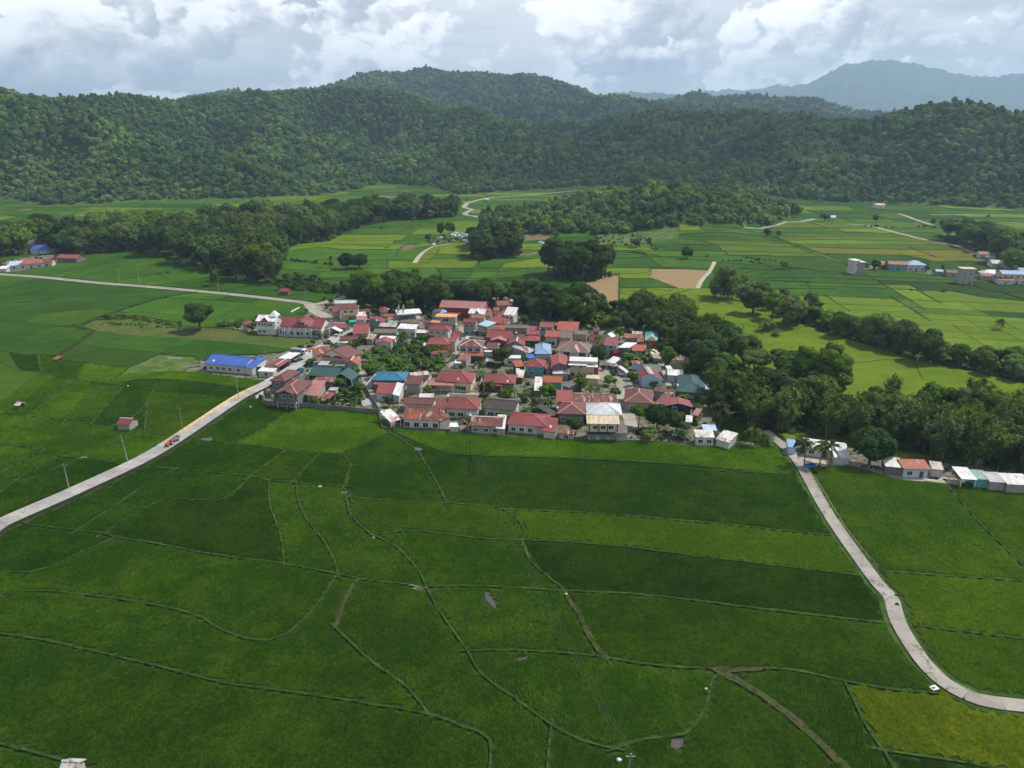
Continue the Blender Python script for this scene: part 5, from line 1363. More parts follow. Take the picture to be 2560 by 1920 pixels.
# --- front rows along the paddy
H('H 215,1241 566,1256', 1172, 3.1, 'gx', .34, 'brown', 'greyl', 3, 'long dark brown roof just behind the white walled brown house', maxd=9)
SH('H 400,1166 568,1166', 1122, 2.4, 'shed', .12, 'whitest', 'greyd', 0, 'whitish rusted sheet shed beside the cream fence lane', maxd=5)
SH('H 580,1281 690,1287', 1178, 3.0, 'shed', .25, 'redw', 'greyl', 0, 'narrow red roof between dark brown roof and red hip roof', maxd=8)
h = H('H 695,1291 1087,1306', 1167, 3.6, 'hip', .40, 'redw', 'greyl', 3, 'pale house with red hip roof and white printed banner on its front', trim=RC['redl'], rows=[[.18, .46]], wsz=(1.7, 1.3))
bn = part(h, 'banner', TRIMW, lambda b: b.box(h['pt'](h['W'] * .79, h['o'] - .1, 1.75), (h['W'] * .15, .02, .62), (h['u'], h['n'])))
part(h, 'print', WC['lblue'], lambda b: [b.box(h['pt'](h['W'] * (.68 + .03 * i), h['o'] - .13, 1.7 + .2 * ((i * 37) % 5 - 2) / 2), (.10 + .05 * (i % 3), .006, .10 + .08 * (i % 2)), (h['u'], h['n'])) for i in range(8)] and None, bn)
H('H 1140,1291 1512,1321', 1196, 3.4, 'gx', .34, 'black', 'greyl', 3, 'grey house under blackened mossy roof in the front rows', rows=[[.2, .45]], wsz=(1.7, 1.3), maxd=11)
SH('H 1390,1330 1500,1340', 1325, 2.2, 'flat', .1, 'white', 'white', 0, 'small white hut in front of the blackened roof', maxd=2.0, mind=1.5)
H('H 205,1416 642,1437', 1281, 3.3, 'gx', .38, 'brownst', 'white', 4, 'white walled house with long rusty brown roof facing the paddy', rows=[[.09, .36, .62, .9]], wsz=(2.0, 1.5), sidewin=0)
SH('H 75,1452 205,1418', 1312, 2.6, 'shed', .16, 'whitest', 'none', 0, 'lean-to of blue and white striped sheets at the alley mouth', posts=True, maxd=8)
SH('H 645,1440 770,1385', 1305, 3.1, 'shed', .2, 'brownst', 'grey', 0, 'streaked rusty roof joined to the long rusty brown house', maxd=7)
SH('H 748,1506 866,1508', 1462, 2.2, 'shed', .1, 'white', 'greyl', 0, 'tiny hut with pale corrugated roof at the paddy edge', maxd=4)
H('H 985,1491 1362,1507', 1391, 3.0, 'gx', .34, 'brownst', 'grey', 3, 'grey house with rust streaked brown roof and white windows at the paddy edge', rows=[[.15, .5, .82]], maxd=10, trim=TRIMW)
SH('H 1288,1522 1392,1532 1414,1388', 0, 2.8, 'shed', .05, 'white', 'grey', 0, 'long white sheet roof on the end of the rust streaked house')
SH('H 875,1492 985,1478', 1412, 2.6, 'gy', .7, 'brownst', 'none', 0, 'open red gable frame beside the rust streaked brown roof', posts=True, maxd=5)
h = H('H 1410,1476 1880,1510', 1362, 3.1, 'hip', .32, 'red', 'white', 4, 'stained white house with the broadest red roof at the paddy edge', rows=[[.14, .36, .58]], wsz=(1.3, 1.2), trim=RC['redl'])
SH('H 1830,1558 1985,1572 2008,1440', 0, 2.7, 'shed', .12, 'red', 'greyl', 0, 'red porch roof on the end of the broadest red roof')
SH('H 1735,1528 1855,1534', 1512, 2.7, 'shed', .15, 'maroon', 'none', 0, 'small dark red awning under the broadest red roof', posts=True, maxd=2, mind=1.2)
SH('H 2005,1582 2190,1596', 1542, 2.2, 'shed', .12, 'brownst', 'conc', 1, 'low rusty shed between red roof and cream two storey house', maxd=5)
# --- east block
H('I 230,1031 420,1036', 897, 4.0, 'shed', .32, 'redl', 'grey', 0, 'steep single red roof beside the long brown roof', maxd=9)
SH('I 432,985 535,988', 932, 3.6, 'shed', .15, 'grey', 'grey', 0, 'grey sheet patch roof joining red and brown roofs', maxd=6)
H('I 425,1032 922,1046', 946, 3.2, 'gx', .28, 'brownst', 'grey', 3, 'long brown roof with pale peeling patches behind the white patched roof', maxd=10)
H('I 245,1171 572,1181', 1046, 3.3, 'hip', .42, 'brown', 'greyd', 3, 'dark walled house with brown hip roof and pink dish', trim=TRIMP)
SH('I 195,1200 262,1170', 1070, 2.6, 'shed', .2, 'black', 'dark', 0, 'black lean-to on the dark walled brown hip house', maxd=7)
H('I 580,1181 996,1192', 1046, 3.5, 'hip', .42, 'patch', 'greyl', 3, 'house with hip roof half white sheets and half brown', trim=TRIMW)
h = H('I 586,1286 971,1292', 1191, 5.5, 'shed', .16, 'cream', 'cream', 3, 'cream two storey house with stained yellowish roof at the paddy edge', rows=[[.2, .5, .8], [.24, .5, .76]], wsz=(1.4, 1.1), maxd=8, sidewin=0)
for s_ in (.08, .37, .63, .92): part(h, 'pilaster', WC['brown'], lambda b: b.box(h['pt'](h['W'] * s_, h['o'] - .06, 4.1), (.16, .06, 1.3), (h['u'], h['n'])))
part(h, 'awning', DARKM, lambda b: b.slab([h['pt'](0, -1.6, 2.5), h['pt'](h['W'], -1.6, 2.5), h['pt'](h['W'], .4, 2.9), h['pt'](0, .4, 2.9)], .08))
part(h, 'shop_front', WC['teal'], lambda b: [b.box(h['pt'](h['W'] * (.2 + .3 * i), h['o'] - .08, 1.4), (.9, .04, 1.2), (h['u'], h['n'])) for i in range(3)] and None)
SH('I 922,1395 1062,1398', 1300, 2.9, 'shed', .25, 'greyd', 'conc', 0, 'weathered grey timber hut leaning against the cream two storey house', maxd=6)
H('I 1015,1036 1352,1056', 901, 3.5, 'hip', .44, 'brown', 'grey', 2, 'brown hip roofed house with two small pediments behind dark trees', trim=TRIMP, maxd=12)
H('I 1352,1056 1462,1062 1590,945', 0, 3.2, 'shed', .05, 'brownst', 'grey', 0, 'brown sheet roof with pale strips between brown hip roof and red gable', sidewin=0)
SH('I 1350,905 1590,945', 882, 3.2, 'shed', .2, 'brown', 'grey', 0, 'low brown roof with white edge beside the lane', maxd=5)
h = H('F 1338,1566 1860,1592 1800,1482', 0, 5.2, 'gy', .24, 'redl', 'black', 1, 'black walled house with wide red gable roof beside the grove', rows=[[.3], [.35]], fascia=TRIMW, sidewin=0, trim=RC['maroon'])
SH('I 1790,1180 1862,1196', 1112, 2.9, 'shed', .2, 'pink', 'redl' if False else 'brown', 0, 'small pink roof at the side of the black walled house', maxd=5)
SH('I 1720,1262 1800,1270', 1190, 2.4, 'shed', .3, 'whitest', 'grey', 0, 'little red and white striped roof below the black walled house', maxd=4)
H('F 1545,1310 2082,1356', 1068, 3.2, 'hip', .46, 'green', 'greyd', 2, 'house hidden under broad dark green hip roof inside the grove', trim=RC['green'], maxd=16)
SH('F 2005,1200 2095,1290', 1180, 2.8, 'shed', .1, 'sky', 'greyl', 0, 'pale blue roof edge beside the dark green hip roof in the grove', maxd=4)
SH('F 1400,930 1500,928', 842, 3.0, 'shed', .14, 'white', 'greyl', 0, 'white sheet roof beside the haystack lane', maxd=7)
SH('F 1390,1015 1690,1030', 912, 2.8, 'gx', .3, 'white', 'greyl', 0, 'wide bright white gable roof between lane and dark green roof', maxd=9)
h = H('F 910,1062 1322,1106 1228,968', 0, 3.7, 'gy', .46, 'maroon', 'lblue', 1, 'brown gabled house with jagged white ridge sheets and blue walls', trim=TRIMW, ap=.45, fascia=TRIMW)
part(h, 'ridge_patch', TRIMW, lambda b: [b.box(h['pt'](h['W'] * .45 + sg * .45, h['D'] * (i + .5) / 8, 3.7 + h['rise'] - .06), (.45 + .2 * (i % 2), .16, .05), (h['u'], h['n'])) for i in range(8) for sg in (-1, 1)] and None, h['roof'])
SH('F 965,960 1295,970', 815, 2.8, 'shed', .08, 'greyd', 'greyd', 0, 'low blackened flat roof behind the brown gable with white ridge', maxd=12)
SH('F 735,806 942,812', 762, 2.8, 'shed', .2, 'brownst', 'lblue', 0, 'small rusty roof over a blue tarp wall near the parked van', maxd=5)
SH('F 640,985 712,975', 845, 2.2, 'shed', .1, 'whitest', 'grey', 0, 'half brown half white shed roof beside the parked van', maxd=7)
H('F 222,446 470,461', 332, 5.4, 'shed', .30, 'redl', 'bluegrey', 1, 'blue grey house with square red roof edged in white', fascia=TRIMW, maxd=9)
SH('F 472,505 690,512 832,440', 0, 4.6, 'shed', .08, 'white', 'greyd', 0, 'large shiny white corrugated roof beside the square red roof')
SH('F 272,548 438,612', 520, 2.9, 'shed', .2, 'brown', 'red', 0, 'slanting brown roof over red wall near the parked van', maxd=5)
H('F 730,566 1010,576', 452, 3.6, 'shed', .32, 'coral', 'greyd', 0, 'plain coral red roof above the banana clump', maxd=9)
h = H('F 975,376 1218,388', 182, 3.7, 'hip', .5, 'mint', 'brown', 2, 'raised timber house with mint green and rusty hip roof', maxd=12)
part(h, 'rusty_slope', RC['rust'], lambda b: b.slab([h['pt'](.2, -.05, 3.78), h['pt'](h['W'] - .2, -.05, 3.78), h['pt'](h['W'] * .52, min(h['W'], h['D']) * .46, 3.78 + h['rise'] * .96)], .05, [(0, 0), (6, 0), (3, 4)]), h['roof'])
SH('F 590,325 830,338', 250, 3.2, 'shed', .25, 'rust', 'tan', 0, 'rusty red sheet roof beside the mint green roof', maxd=7)
SH('F 740,255 930,262', 210, 3.4, 'shed', .2, 'rustw', 'tan', 0, 'pale rusted roof strip behind the rusty red sheet roof', maxd=5)
SH('F 835,400 955,405', 275, 3.0, 'shed', .3, 'rust', 'brown', 0, 'brown lattice lean-to between white corrugated and mint roofs', maxd=5)
SH('F 258,768 412,802', 682, 2.8, 'shed', .14, 'white', 'none', 0, 'white tilted carport roof at the edge of the concrete court', posts=True, name='carport', cat='carport', maxd=6)
h = H('E 1318,1305 1975,1330', 1222, 6.6, 'flat', .1, 'white', 'cream', 4, 'cream two storey house with stepped flat white roofs beside the court', rows=[[.1, .35, .8], [.1, .42, .8]], wsz=(1.2, 1.5), maxd=8)
part(h, 'roof_slab', RC['white'], lambda b: b.slab([h['pt'](-.2, -1.6, 5.6), h['pt'](h['W'] * .62, -1.6, 5.6), h['pt'](h['W'] * .62, h['o'], 5.7), h['pt'](-.2, h['o'], 5.7)], .25))
part(h, 'roof_slab', RC['white'], lambda b: b.slab([h['pt'](h['W'] * .62, -1.5, 5.2), h['pt'](h['W'] + .1, -1.5, 5.2), h['pt'](h['W'] + .1, h['o'], 5.3), h['pt'](h['W'] * .62, h['o'], 5.3)], .25))
part(h, 'side_panel', TRIMR, lambda b: b.box(h['pt'](h['W'] - .4, h['o'] - .1, 2.4), (.7, .08, 2.2), (h['u'], h['n'])))
SH('I 572,760 728,772', 702, 2.6, 'flat', .1, 'cream', 'cream', 0, 'small yellow block annex in front of the flat roofed cream house', maxd=4)
h = H('E 1008,1062 1790,1112', 862, 5.6, 'hip', .46, 'taupe', 'white', 3, 'white church like house with taupe hip roof and pink ridge lines', trim=TRIMP, rows=[[.3, .7], [.3, .8]], wsz=(2.4, 1.5), fascia=TRIMW)
gb = part(h, 'gable_front', WC['white'], lambda b: (b.poly([h['pt'](h['W'] * .44, -.7, 0), h['pt'](h['W'] * .68, -.7, 0), h['pt'](h['W'] * .68, -.7, 5.5), h['pt'](h['W'] * .56, -.7, 7.2), h['pt'](h['W'] * .44, -.7, 5.5)]), b.poly([h['pt'](h['W'] * .44, 1.2, 0), h['pt'](h['W'] * .44, -.7, 0), h['pt'](h['W'] * .44, -.7, 5.5), h['pt'](h['W'] * .44, 1.2, 5.5)]), b.poly([h['pt'](h['W'] * .68, -.7, 0), h['pt'](h['W'] * .68, 1.2, 0), h['pt'](h['W'] * .68, 1.2, 5.5), h['pt'](h['W'] * .68, -.7, 5.5)])))
part(h, 'gable_roof', TRIMP, lambda b: (b.slab([h['pt'](h['W'] * .42, -.9, 5.45), h['pt'](h['W'] * .56, -.9, 7.4), h['pt'](h['W'] * .56, 3.5, 7.4), h['pt'](h['W'] * .42, 1.0, 5.8)], .12), b.slab([h['pt'](h['W'] * .56, -.9, 7.4), h['pt'](h['W'] * .70, -.9, 5.45), h['pt'](h['W'] * .70, 1.0, 5.8), h['pt'](h['W'] * .56, 3.5, 7.4)], .12)), gb)
part(h, 'finial', TRIMP, lambda b: b.tube(h['pt'](h['W'] * .56, -.8, 7.3), h['pt'](h['W'] * .56, -.8, 8.6), .12, .05), gb)
part(h, 'wall_sign', DARKM, lambda b: (b.box(h['pt'](h['W'] * .56, -.74, 4.9), (1.0, .03, .07), (h['u'], h['n'])), b.box(h['pt'](h['W'] * .56, -.74, 4.65), (.35, .03, .10), (h['u'], h['n']))), gb)
h = H('E 902,1432 1296,1416 1268,1182', 0, 5.0, 'gy', .34, 'redl', 'violet', 0, 'tall red gable roof, half faded pink, over dusky violet walls', trim=RC['pink'], sidewin=0)
SH('E 935,1602 1305,1604', 1505, 2.8, 'shed', .2, 'whitest', 'grey', 0, 'porch roof striped red and white below the violet walled house', maxd=5)
SH('E 782,1500 905,1492', 1378, 3.2, 'shed', .26, 'red', 'grey', 0, 'narrow red side roof against the violet walled house', maxd=6)
h = H('E 300,1446 746,1467', 1266, 3.9, 'hip', .50, 'redw', 'teal', 2, 'teal walled house with weathered red hip roof', trim=RC['redl'], rows=[[.3]])
SH('E 82,1452 300,1432', 1295, 3.0, 'shed', .22, 'rustbr', 'brown', 0, 'rusty patched roof beside the teal walled house', maxd=8)
SH('E 90,1590 180,1590', 1480, 2.4, 'shed', .2, 'whitest', 'brown', 0, 'little striped hut roof below the rusty patched roof', maxd=5)
h = H('E 525,1147 906,1152', 948, 3.9, 'hip', .46, 'bluel', 'greyl', 2, 'house with pale blue hip roof and vented ridge', trim=RC['sky'], maxd=12, rows=[[.25, .75]])
SH('E 395,1130 555,1060', 945, 3.0, 'shed', .14, 'grey', 'grey', 0, 'grey annex roof beside the pale blue hip roof', maxd=9)
SH('E 345,1252 552,1242', 1155, 2.8, 'shed', .22, 'blue', 'grey', 0, 'small bright blue roof below the pale blue house', maxd=4)
SH('E 300,1140 400,1135', 985, 2.9, 'shed', .2, 'rust', 'grey', 0, 'narrow rusty roof at the side of the pale blue house', maxd=7)
H('E 250,846 642,852', 732, 3.5, 'hip', .42, 'redl', 'dgreen', 2, 'dark walled house with small red hip roof above the pale blue house', trim=RC['coral'])
SH('E 130,822 350,800', 705, 3.3, 'shed', .2, 'brown', 'greyd', 0, 'dark brown roof tucked behind the small red hip roof', maxd=7)
h = H('E -118,928 282,974 310,868', 0, 3.9, 'gy', .44, 'maroon', 'grey', 2, 'grey house with crimson gable roof and white ridge strip', trim=TRIMW, ap=.55, fascia=RC['maroon'])
H('E 628,528 962,542', 412, 5.6, 'gx', .40, 'redl', 'bluegrey', 3, 'two storey house with red roof and big windows backing the grove', rows=[[.25, .75], [.22, .68]], wsz=(2.0, 1.3), maxd=8)
SH('E 985,500 1120,505', 432, 4.8, 'shed', .3, 'redl', 'dgreen', 0, 'small red roof step beside the tall red roofed house', maxd=5)
H('E 1020,602 1510,622 1556,532', 0, 4.4, 'shed', .36, 'coral', 'greyl', 0, 'largest coral red roof at the back of the village', sidewin=0)
H('E 740,746 1062,768', 612, 4.3, 'shed', .34, 'coral', 'greyl', 2, 'grey house with coral roof and wide dark balcony opening', rows=[[.5]], wsz=(5.0, 1.5), maxd=8, sidewin=0, fascia=RC['coral'])
H('E 1062,772 1382,790', 615, 4.1, 'gx', .36, 'greybr', 'tan', 3, 'tan house under dull brown roof beside the coral roofs', maxd=9)
SH('E 1345,692 1732,712', 615, 4.0, 'shed', .24, 'greybr', 'tan', 1, 'long grey brown roof over bare concrete walls behind the taupe roof', maxd=7)
SH('E 330,702 632,706', 612, 3.6, 'shed', .28, 'redl', 'teal', 0, 'plain red roof with pale top edge above the small red hip roof', maxd=7)
SH('E 400,603 622,604', 512, 4.0, 'shed', .28, 'redl', 'greyl', 0, 'upper red roof step behind the plain red roof', maxd=6)
SH('E 640,980 700,985', 640, 5.0, 'flat', .1, 'sky', 'lblue', 0, 'slim pale blue tower wall between red roofs', maxd=2.5) if False else None
SH('E 1745,820 1940,850', 700, 3.6, 'gx', .4, 'brown', 'tan', 1, 'tan cottage with brown gable roof near the white gable', maxd=8)
SH('E 2090,720 2300,770', 650, 4.0, 'gy', .5, 'white', 'white', 0, 'white gable end rising behind the square red roof', maxd=7)
SH('E 1870,630 2010,636', 552, 3.2, 'shed', .2, 'brown', 'greyd', 0, 'small brown roof at the edge of the trees behind the village', maxd=6)
# --- central block
h = H('D 345,255 1400,300', 112, 5.6, 'gx', .40, 'pink', 'red', 4, 'long covered hall with faded pink roof and red wall', name='hall', cat='hall', maxd=20, sidewin=0, floors=1)
H('D 222,365 372,368', 170, 6.0, 'flat', .1, 'brown', 'teal', 1, 'turquoise two storey block beside the pink roofed hall', maxd=6, rows=[[.5], [.4]])
SH('D 290,406 542,372', 302, 3.8, 'gx', .4, 'bluel', 'greyl', 0, 'bright blue roof in front of the pink roofed hall', maxd=8)
SH('D 540,405 850,415', 362, 3.4, 'shed', .2, 'brown', 'red', 0, 'brown strip roof below the pink roofed hall', maxd=5)
h = H('D 250,472 742,492', 405, 8.6, 'shed', .10, 'orange', 'grey', 3, 'tall grey house with orange roof terrace and white gridded windows', floors=3, rows=[[.5], [.12, .36, .62, .87], [.5]], wsz=(2.4, 1.6), maxd=8)
part(h, 'terrace', CONC, lambda b: b.slab([h['pt'](-.3, -1.8, 5.9), h['pt'](h['W'] + .6, -1.8, 5.9), h['pt'](h['W'] + .6, h['o'], 5.9), h['pt'](-.3, h['o'], 5.9)], .3))
part(h, 'parapet', CONC, lambda b: b.box(h['pt'](h['W'] / 2, -1.75, 6.3), (h['W'] / 2, .08, .4), (h['u'], h['n'])))
part(h, 'canopy', RC['orange'], lambda b: b.slab([h['pt'](-1.2, -2.2, 6.7), h['pt'](2.6, -2.2, 6.7), h['pt'](2.6, .2, 7.2), h['pt'](-1.2, .2, 7.2)], .1))
H('D -15,628 232,622', 558, 3.6, 'hip', .42, 'brown', 'tan', 2, 'tan cottage with brown hip roof beside the orange terrace house', maxd=9)
h = H('D 60,762 562,797', 668, 5.7, 'hip', .40, 'red', 'greyl', 3, 'grey two storey house with crimson hip roof and three small windows', rows=[[.3, .7], [.18, .5, .8]], wsz=(1.2, .9), trim=RC['redl'])
SH('D 0,925 235,922', 862, 3.0, 'shed', .26, 'redl', 'greyd', 0, 'red lower roof in front of the grey two storey house', maxd=5)
SH('D 610,880 790,905', 800, 3.0, 'shed', .26, 'redw', 'greyd', 0, 'dull red roof beside the grey two storey house', maxd=6)
h = H('D 40,1106 592,1122', 942, 4.0, 'hip', .40, 'redl', 'orange', 3, 'orange walled house with bright red hip roof', rows=[[.14, .78]], trim=RC['coral'], wsz=(1.5, 1.5))
part(h, 'door', TRIMW, lambda b: b.box(h['pt'](h['W'] * .46, h['o'] - .05, 1.2), (.5, .05, 1.15), (h['u'], h['n'])))
SH('D 570,1060 720,1070', 895, 4.4, 'shed', .25, 'redl', 'greyl', 0, 'red rear roof rising behind the orange walled house', maxd=9)
SH('D 190,1352 560,1300', 1262, 2.7, 'shed', .12, 'redw', 'none', 0, 'red and white canopy in front of the orange walled house', posts=True, maxd=5)
SH('D -30,1160 105,1162', 1080, 3.0, 'shed', .15, 'white', 'grey', 0, 'pale shed roof beside the orange walled house', maxd=5)
h = H('D 880,607 1202,622', 522, 6.0, 'gx', .40, 'red', 'conc', 2, 'raw concrete two storey house with crimson roof at the inner lane', rows=[[.3, .7], [.3, .7]], maxd=8, fascia=RC['red'])
SH('D 1235,652 1462,712', 582, 5.0, 'shed', .16, 'sky', 'conc', 2, 'pale blue roof over an open concrete storey by the inner lane', floors=2, maxd=7)
SH('D 1150,800 1400,815', 780, 2.7, 'shed', .25, 'whitest', 'greyd', 0, 'striped shop awning at the inner lane', name='awning', cat='awning', posts=True, maxd=2.5, mind=1.5)
h = H('D 1010,396 1392,422', 292, 4.2, 'gx', .42, 'white', 'tan', 2, 'house with white sheet roof and small cross gable near the coconut palm', trim=TRIMW, maxd=10)
part(h, 'cross_gable', RC['white'], lambda b: (b.slab([h['pt'](h['W'] * .38, -.3, 4.2), h['pt'](h['W'] * .55, -.3, 6.0), h['pt'](h['W'] * .55, h['D'] * .45, 6.1)], .08), b.slab([h['pt'](h['W'] * .55, -.3, 6.0), h['pt'](h['W'] * .74, -.3, 4.2), h['pt'](h['W'] * .55, h['D'] * .45, 6.1)], .08)), h['roof'])
SH('D 1075,502 1392,517', 428, 3.5, 'shed', .22, 'rust', 'white', 1, 'white walled house with tan red roof below the white cross gable', name='house', cat='house', maxd=7)
SH('D 1412,382 1600,350', 285, 4.0, 'shed', .3, 'red', 'cream', 0, 'red roof step beside the pink roofed hall', maxd=8)
SH('D 1600,338 1750,335', 262, 4.4, 'shed', .3, 'redl', 'cream', 0, 'small upper red roof beside the striped white roof', maxd=6)
SH('D 1380,440 1540,450', 360, 3.6, 'shed', .25, 'rust', 'greyl', 0, 'faded red brown roof between white cross gable and red roofs', maxd=6)
SH('D 1680,490 1870,492', 410, 3.4, 'shed', .3, 'redl', 'cream', 0, 'slanting red roof in front of the striped white roof', maxd=6)
SH('D 1720,400 1850,425', 320, 3.9, 'shed', .3, 'redl', 'cream', 0, 'red roof edge beside the striped white roof', maxd=5)
H('D 1440,602 1762,640', 478, 4.3, 'shed', .34, 'redl', 'greyd', 0, 'broad plain red roof below the striped white roof', maxd=11)
SH('D 1772,640 1900,668 1985,590', 0, 3.6, 'shed', .2, 'redl', 'greyl', 0, 'slanted red roof joined to the broad plain red roof')
SH('D 1850,530 2010,522', 495, 4.2, 'shed', .2, 'redl', 'greyl', 0, 'thin red roof strip behind the broad plain red roof', maxd=4)
H('D 1826,432 2082,452 2180,330', 0, 5.9, 'shed', .14, 'whitest', 'greyl', 2, 'two storey house with striped white corrugated roof near the trees', rows=[[.3, .7], [.3, .7]])
H('D 1558,762 1862,776', 668, 3.6, 'shed', .30, 'rustbr', 'grey', 1, 'house with orange rust streaked roof beside the dark long roof', maxd=8)
SH('D 1440,770 1560,700', 680, 3.6, 'shed', .05, 'white', 'grey', 0, 'white sheet strip beside the orange rust streaked roof', maxd=4)
H('D 1865,732 2392,742', 657, 3.7, 'gx', .34, 'greybr', 'grey', 3, 'long dark brown roof along the back of the central block', maxd=9)
H('D 1415,956 1992,988', 788, 3.9, 'gx', .38, 'red', 'greyd', 3, 'widest crimson roof facing the inner lane', maxd=14)
h = H('D 1525,1026 1902,1046 1932,948', 0, 3.7, 'gy', .26, 'pink', 'maroon' if False else 'red', 2, 'dusty pink gable roof over dark red walls', fascia=TRIMR, trim=RC['pink'])
h = H('D 792,1162 1342,1182', 1008, 5.6, 'hip', .36, 'brownst', 'grey', 3, 'grey two storey house with rust streaked roof edged in white', rows=[[.3, .7], [.16, .5, .84]], trim=TRIMW, wsz=(2.2, 1.2))
for s_ in (.06, .33, .62, .92): part(h, 'pillar', TRIMW, lambda b: b.box(h['pt'](h['W'] * s_, h['o'] - .12, 2.7), (.14, .12, 2.7), (h['u'], h['n'])))
SH('D 750,1472 982,1492', 1305, 3.0, 'shed', .20, 'rust', 'grey', 0, 'plain red brown roof in front of the grey two storey house', maxd=8)
SH('D 985,1372 1362,1392', 1312, 3.0, 'shed', .22, 'rustbr', 'greyd', 0, 'rusty lower roof over open work bays', posts=True, maxd=5)
SH('D 1050,960 1370,1000', 925, 3.0, 'gx', .4, 'greybr', 'greyd', 0, 'low dark gable roof on the inner lane', maxd=7)
SH('D 930,985 1060,990', 930, 2.4, 'shed', .2, 'rustw', 'greyd', 0, 'tiny rusted stall roof on the inner lane', maxd=4)
H('D 1420,1212 1690,1218', 1072, 3.7, 'gx', .30, 'brown', 'grey', 1, 'dark brown roof with sagging sheets beside the big dark tree', maxd=12)
SH('D 1345,1180 1430,1210', 1062, 3.8, 'shed', .05, 'white', 'greyl', 0, 'white sheet roof edge between rust streaked and dark brown roofs', maxd=7)
SH('D 1380,1282 1645,1288', 1228, 2.9, 'shed', .2, 'white', 'greyl', 0, 'pale porch roof over a grey shutter beside the big dark tree', maxd=4)
SH('D 692,1542 852,1548', 1468, 2.3, 'shed', .14, 'white', 'greyl', 0, 'small whitish shed at the garden lane', maxd=4)
SH('D 1425,1502 1622,1506', 1458, 2.5, 'shed', .14, 'white', 'dgreen', 0, 'dark green hut with pale roof on the central lawn', maxd=4)
SH('D 1890,1432 2230,1436', 1385, 3.2, 'shed', .16, 'white', 'greyl', 2, 'low house with flat whitish roof and two white windows', name='house', cat='house', maxd=6)
SH('H 1820,992 2052,1000', 916, 3.2, 'gx', .34, 'rustbr', 'teal', 1, 'orange rust striped roof over teal walls in the middle of the village', name='house', cat='house', maxd=8)
SH('H 1728,1088 1818,1090', 925, 2.7, 'shed', .12, 'whitest', 'greyd', 0, 'patchwork rusty lean-to beside the orange rust striped roof', maxd=10)
SH('H 2052,1030 2132,1060', 950, 2.7, 'shed', .2, 'greybr', 'greyd', 0, 'brown side roof of the orange rust striped house', maxd=6)
SH('H 1515,935 1600,940', 830, 2.6, 'shed', .2, 'whitest', 'brown', 0, 'small pale patched shed roof on the central lawn', maxd=5)
# --- north-west block
h = H('C 1505,242 2070,205', 120, 6.4, 'flat', .1, 'white', 'conc', 0, 'unfinished concrete building with bare columns above its roof slab', name='unfinished_building', cat='building', posts=True, th=.5, maxd=14)
for s_, t_ in ((.06, .3), (.14, .75), (.27, .3), (.34, .75)): part(h, 'column', CONC, lambda b: b.box(h['pt'](h['W'] * s_, h['D'] * t_, 7.7), (.28, .28, 1.3), (h['u'], h['n'])))
part(h, 'floor_slab', CONC, lambda b: b.slab([h['pt'](0, 0, 3.2), h['pt'](h['W'], 0, 3.2), h['pt'](h['W'], h['D'], 3.2), h['pt'](0, h['D'], 3.2)], .3))
h = H('C 180,108 622,96', 18, 6.2, 'hip', .42, 'redw', 'cream', 3, 'cream two storey house with red hip roof and wrap around balcony', balcony=True, rows=[[.5], [.25, .6]], trim=RC['redl'])
SH('C -10,197 182,190', 62, 3.8, 'shed', .26, 'redw', 'grey', 1, 'red lower wing roof of the cream balcony house', maxd=9)
H('C 740,398 1182,422', 275, 4.0, 'gy', .30, 'redw', 'green', 0, 'green walled house with wide red gable roof', ap=.45, sidewin=0, maxd=16)
SH('C 535,358 745,368', 268, 4.0, 'shed', .18, 'pink', 'greyl', 1, 'pink roof slope beside the green walled gable', maxd=10)
SH('C 1270,362 1492,362', 300, 3.8, 'shed', .16, 'pink', 'greyl', 0, 'pink roof on the far side of the green walled gable', maxd=8)
SH('C 1275,428 1500,432', 372, 3.4, 'shed', .16, 'greenl', 'greyl', 0, 'pale green sheet roof below the pink roof', maxd=6)
H('C 478,692 850,680', 445, 3.9, 'gx', .46, 'redl', 'greyl', 2, 'big bright red roof facing the road near a white pillar', maxd=16)
MB_white = None
H('C 1070,517 1472,527', 432, 3.3, 'shed', .18, 'rustw', 'greyd', 0, 'white roof with bold rust stripes in the back row', maxd=8)
H('C 1500,562 1922,582', 458, 3.9, 'shed', .18, 'white', 'white', 3, 'white house with plain white roof and three dark windows', rows=[[.2, .5, .85]], maxd=9)
H('C 940,662 1502,672', 572, 3.5, 'gx', .30, 'greybr', 'bluegrey', 3, 'blue grey house with long taupe brown roof', maxd=9)
h = H('C 1000,902 1372,908 1422,812', 0, 3.2, 'gy', .36, 'redl', 'white', 1, 'small white house with bright red gable roof behind the garden', fascia=TRIMP)
SH('C 1080,792 1455,802', 732, 3.4, 'shed', .14, 'white', 'white', 0, 'white roof directly behind the small red gable', maxd=6)
H('C 180,842 600,822', 735, 3.3, 'gx', .40, 'brown', 'greyd', 0, 'brown roof at the road corner behind the brown gabled house', maxd=9)
SH('C 120,885 430,892', 832, 2.7, 'shed', .14, 'white', 'greyl', 0, 'white sheet roof at the road corner', maxd=5)
H('C 1490,418 2012,442', 345, 3.3, 'gx', .30, 'greybr', 'grey', 2, 'dark brown roof with mint patch in the back row', maxd=9)
SH('C 565,292 800,275', 182, 3.0, 'shed', .26, 'whitest', 'greyd', 0, 'dark shed with slanting white striped roof near the balcony house', maxd=8)
SH('C 640,185 870,182', 122, 3.6, 'shed', .3, 'brown', 'greyd', 0, 'brown roof behind the slanting white striped shed', maxd=6)
H('C 1110,192 1292,182', 92, 4.1, 'hip', .44, 'maroon', 'greyl', 1, 'small dark red hip roof under the dark trees', maxd=9)
SH('C 1180,290 1400,292', 225, 3.2, 'shed', .26, 'rust', 'grey', 0, 'rusty red roof beside the unfinished building', maxd=6)
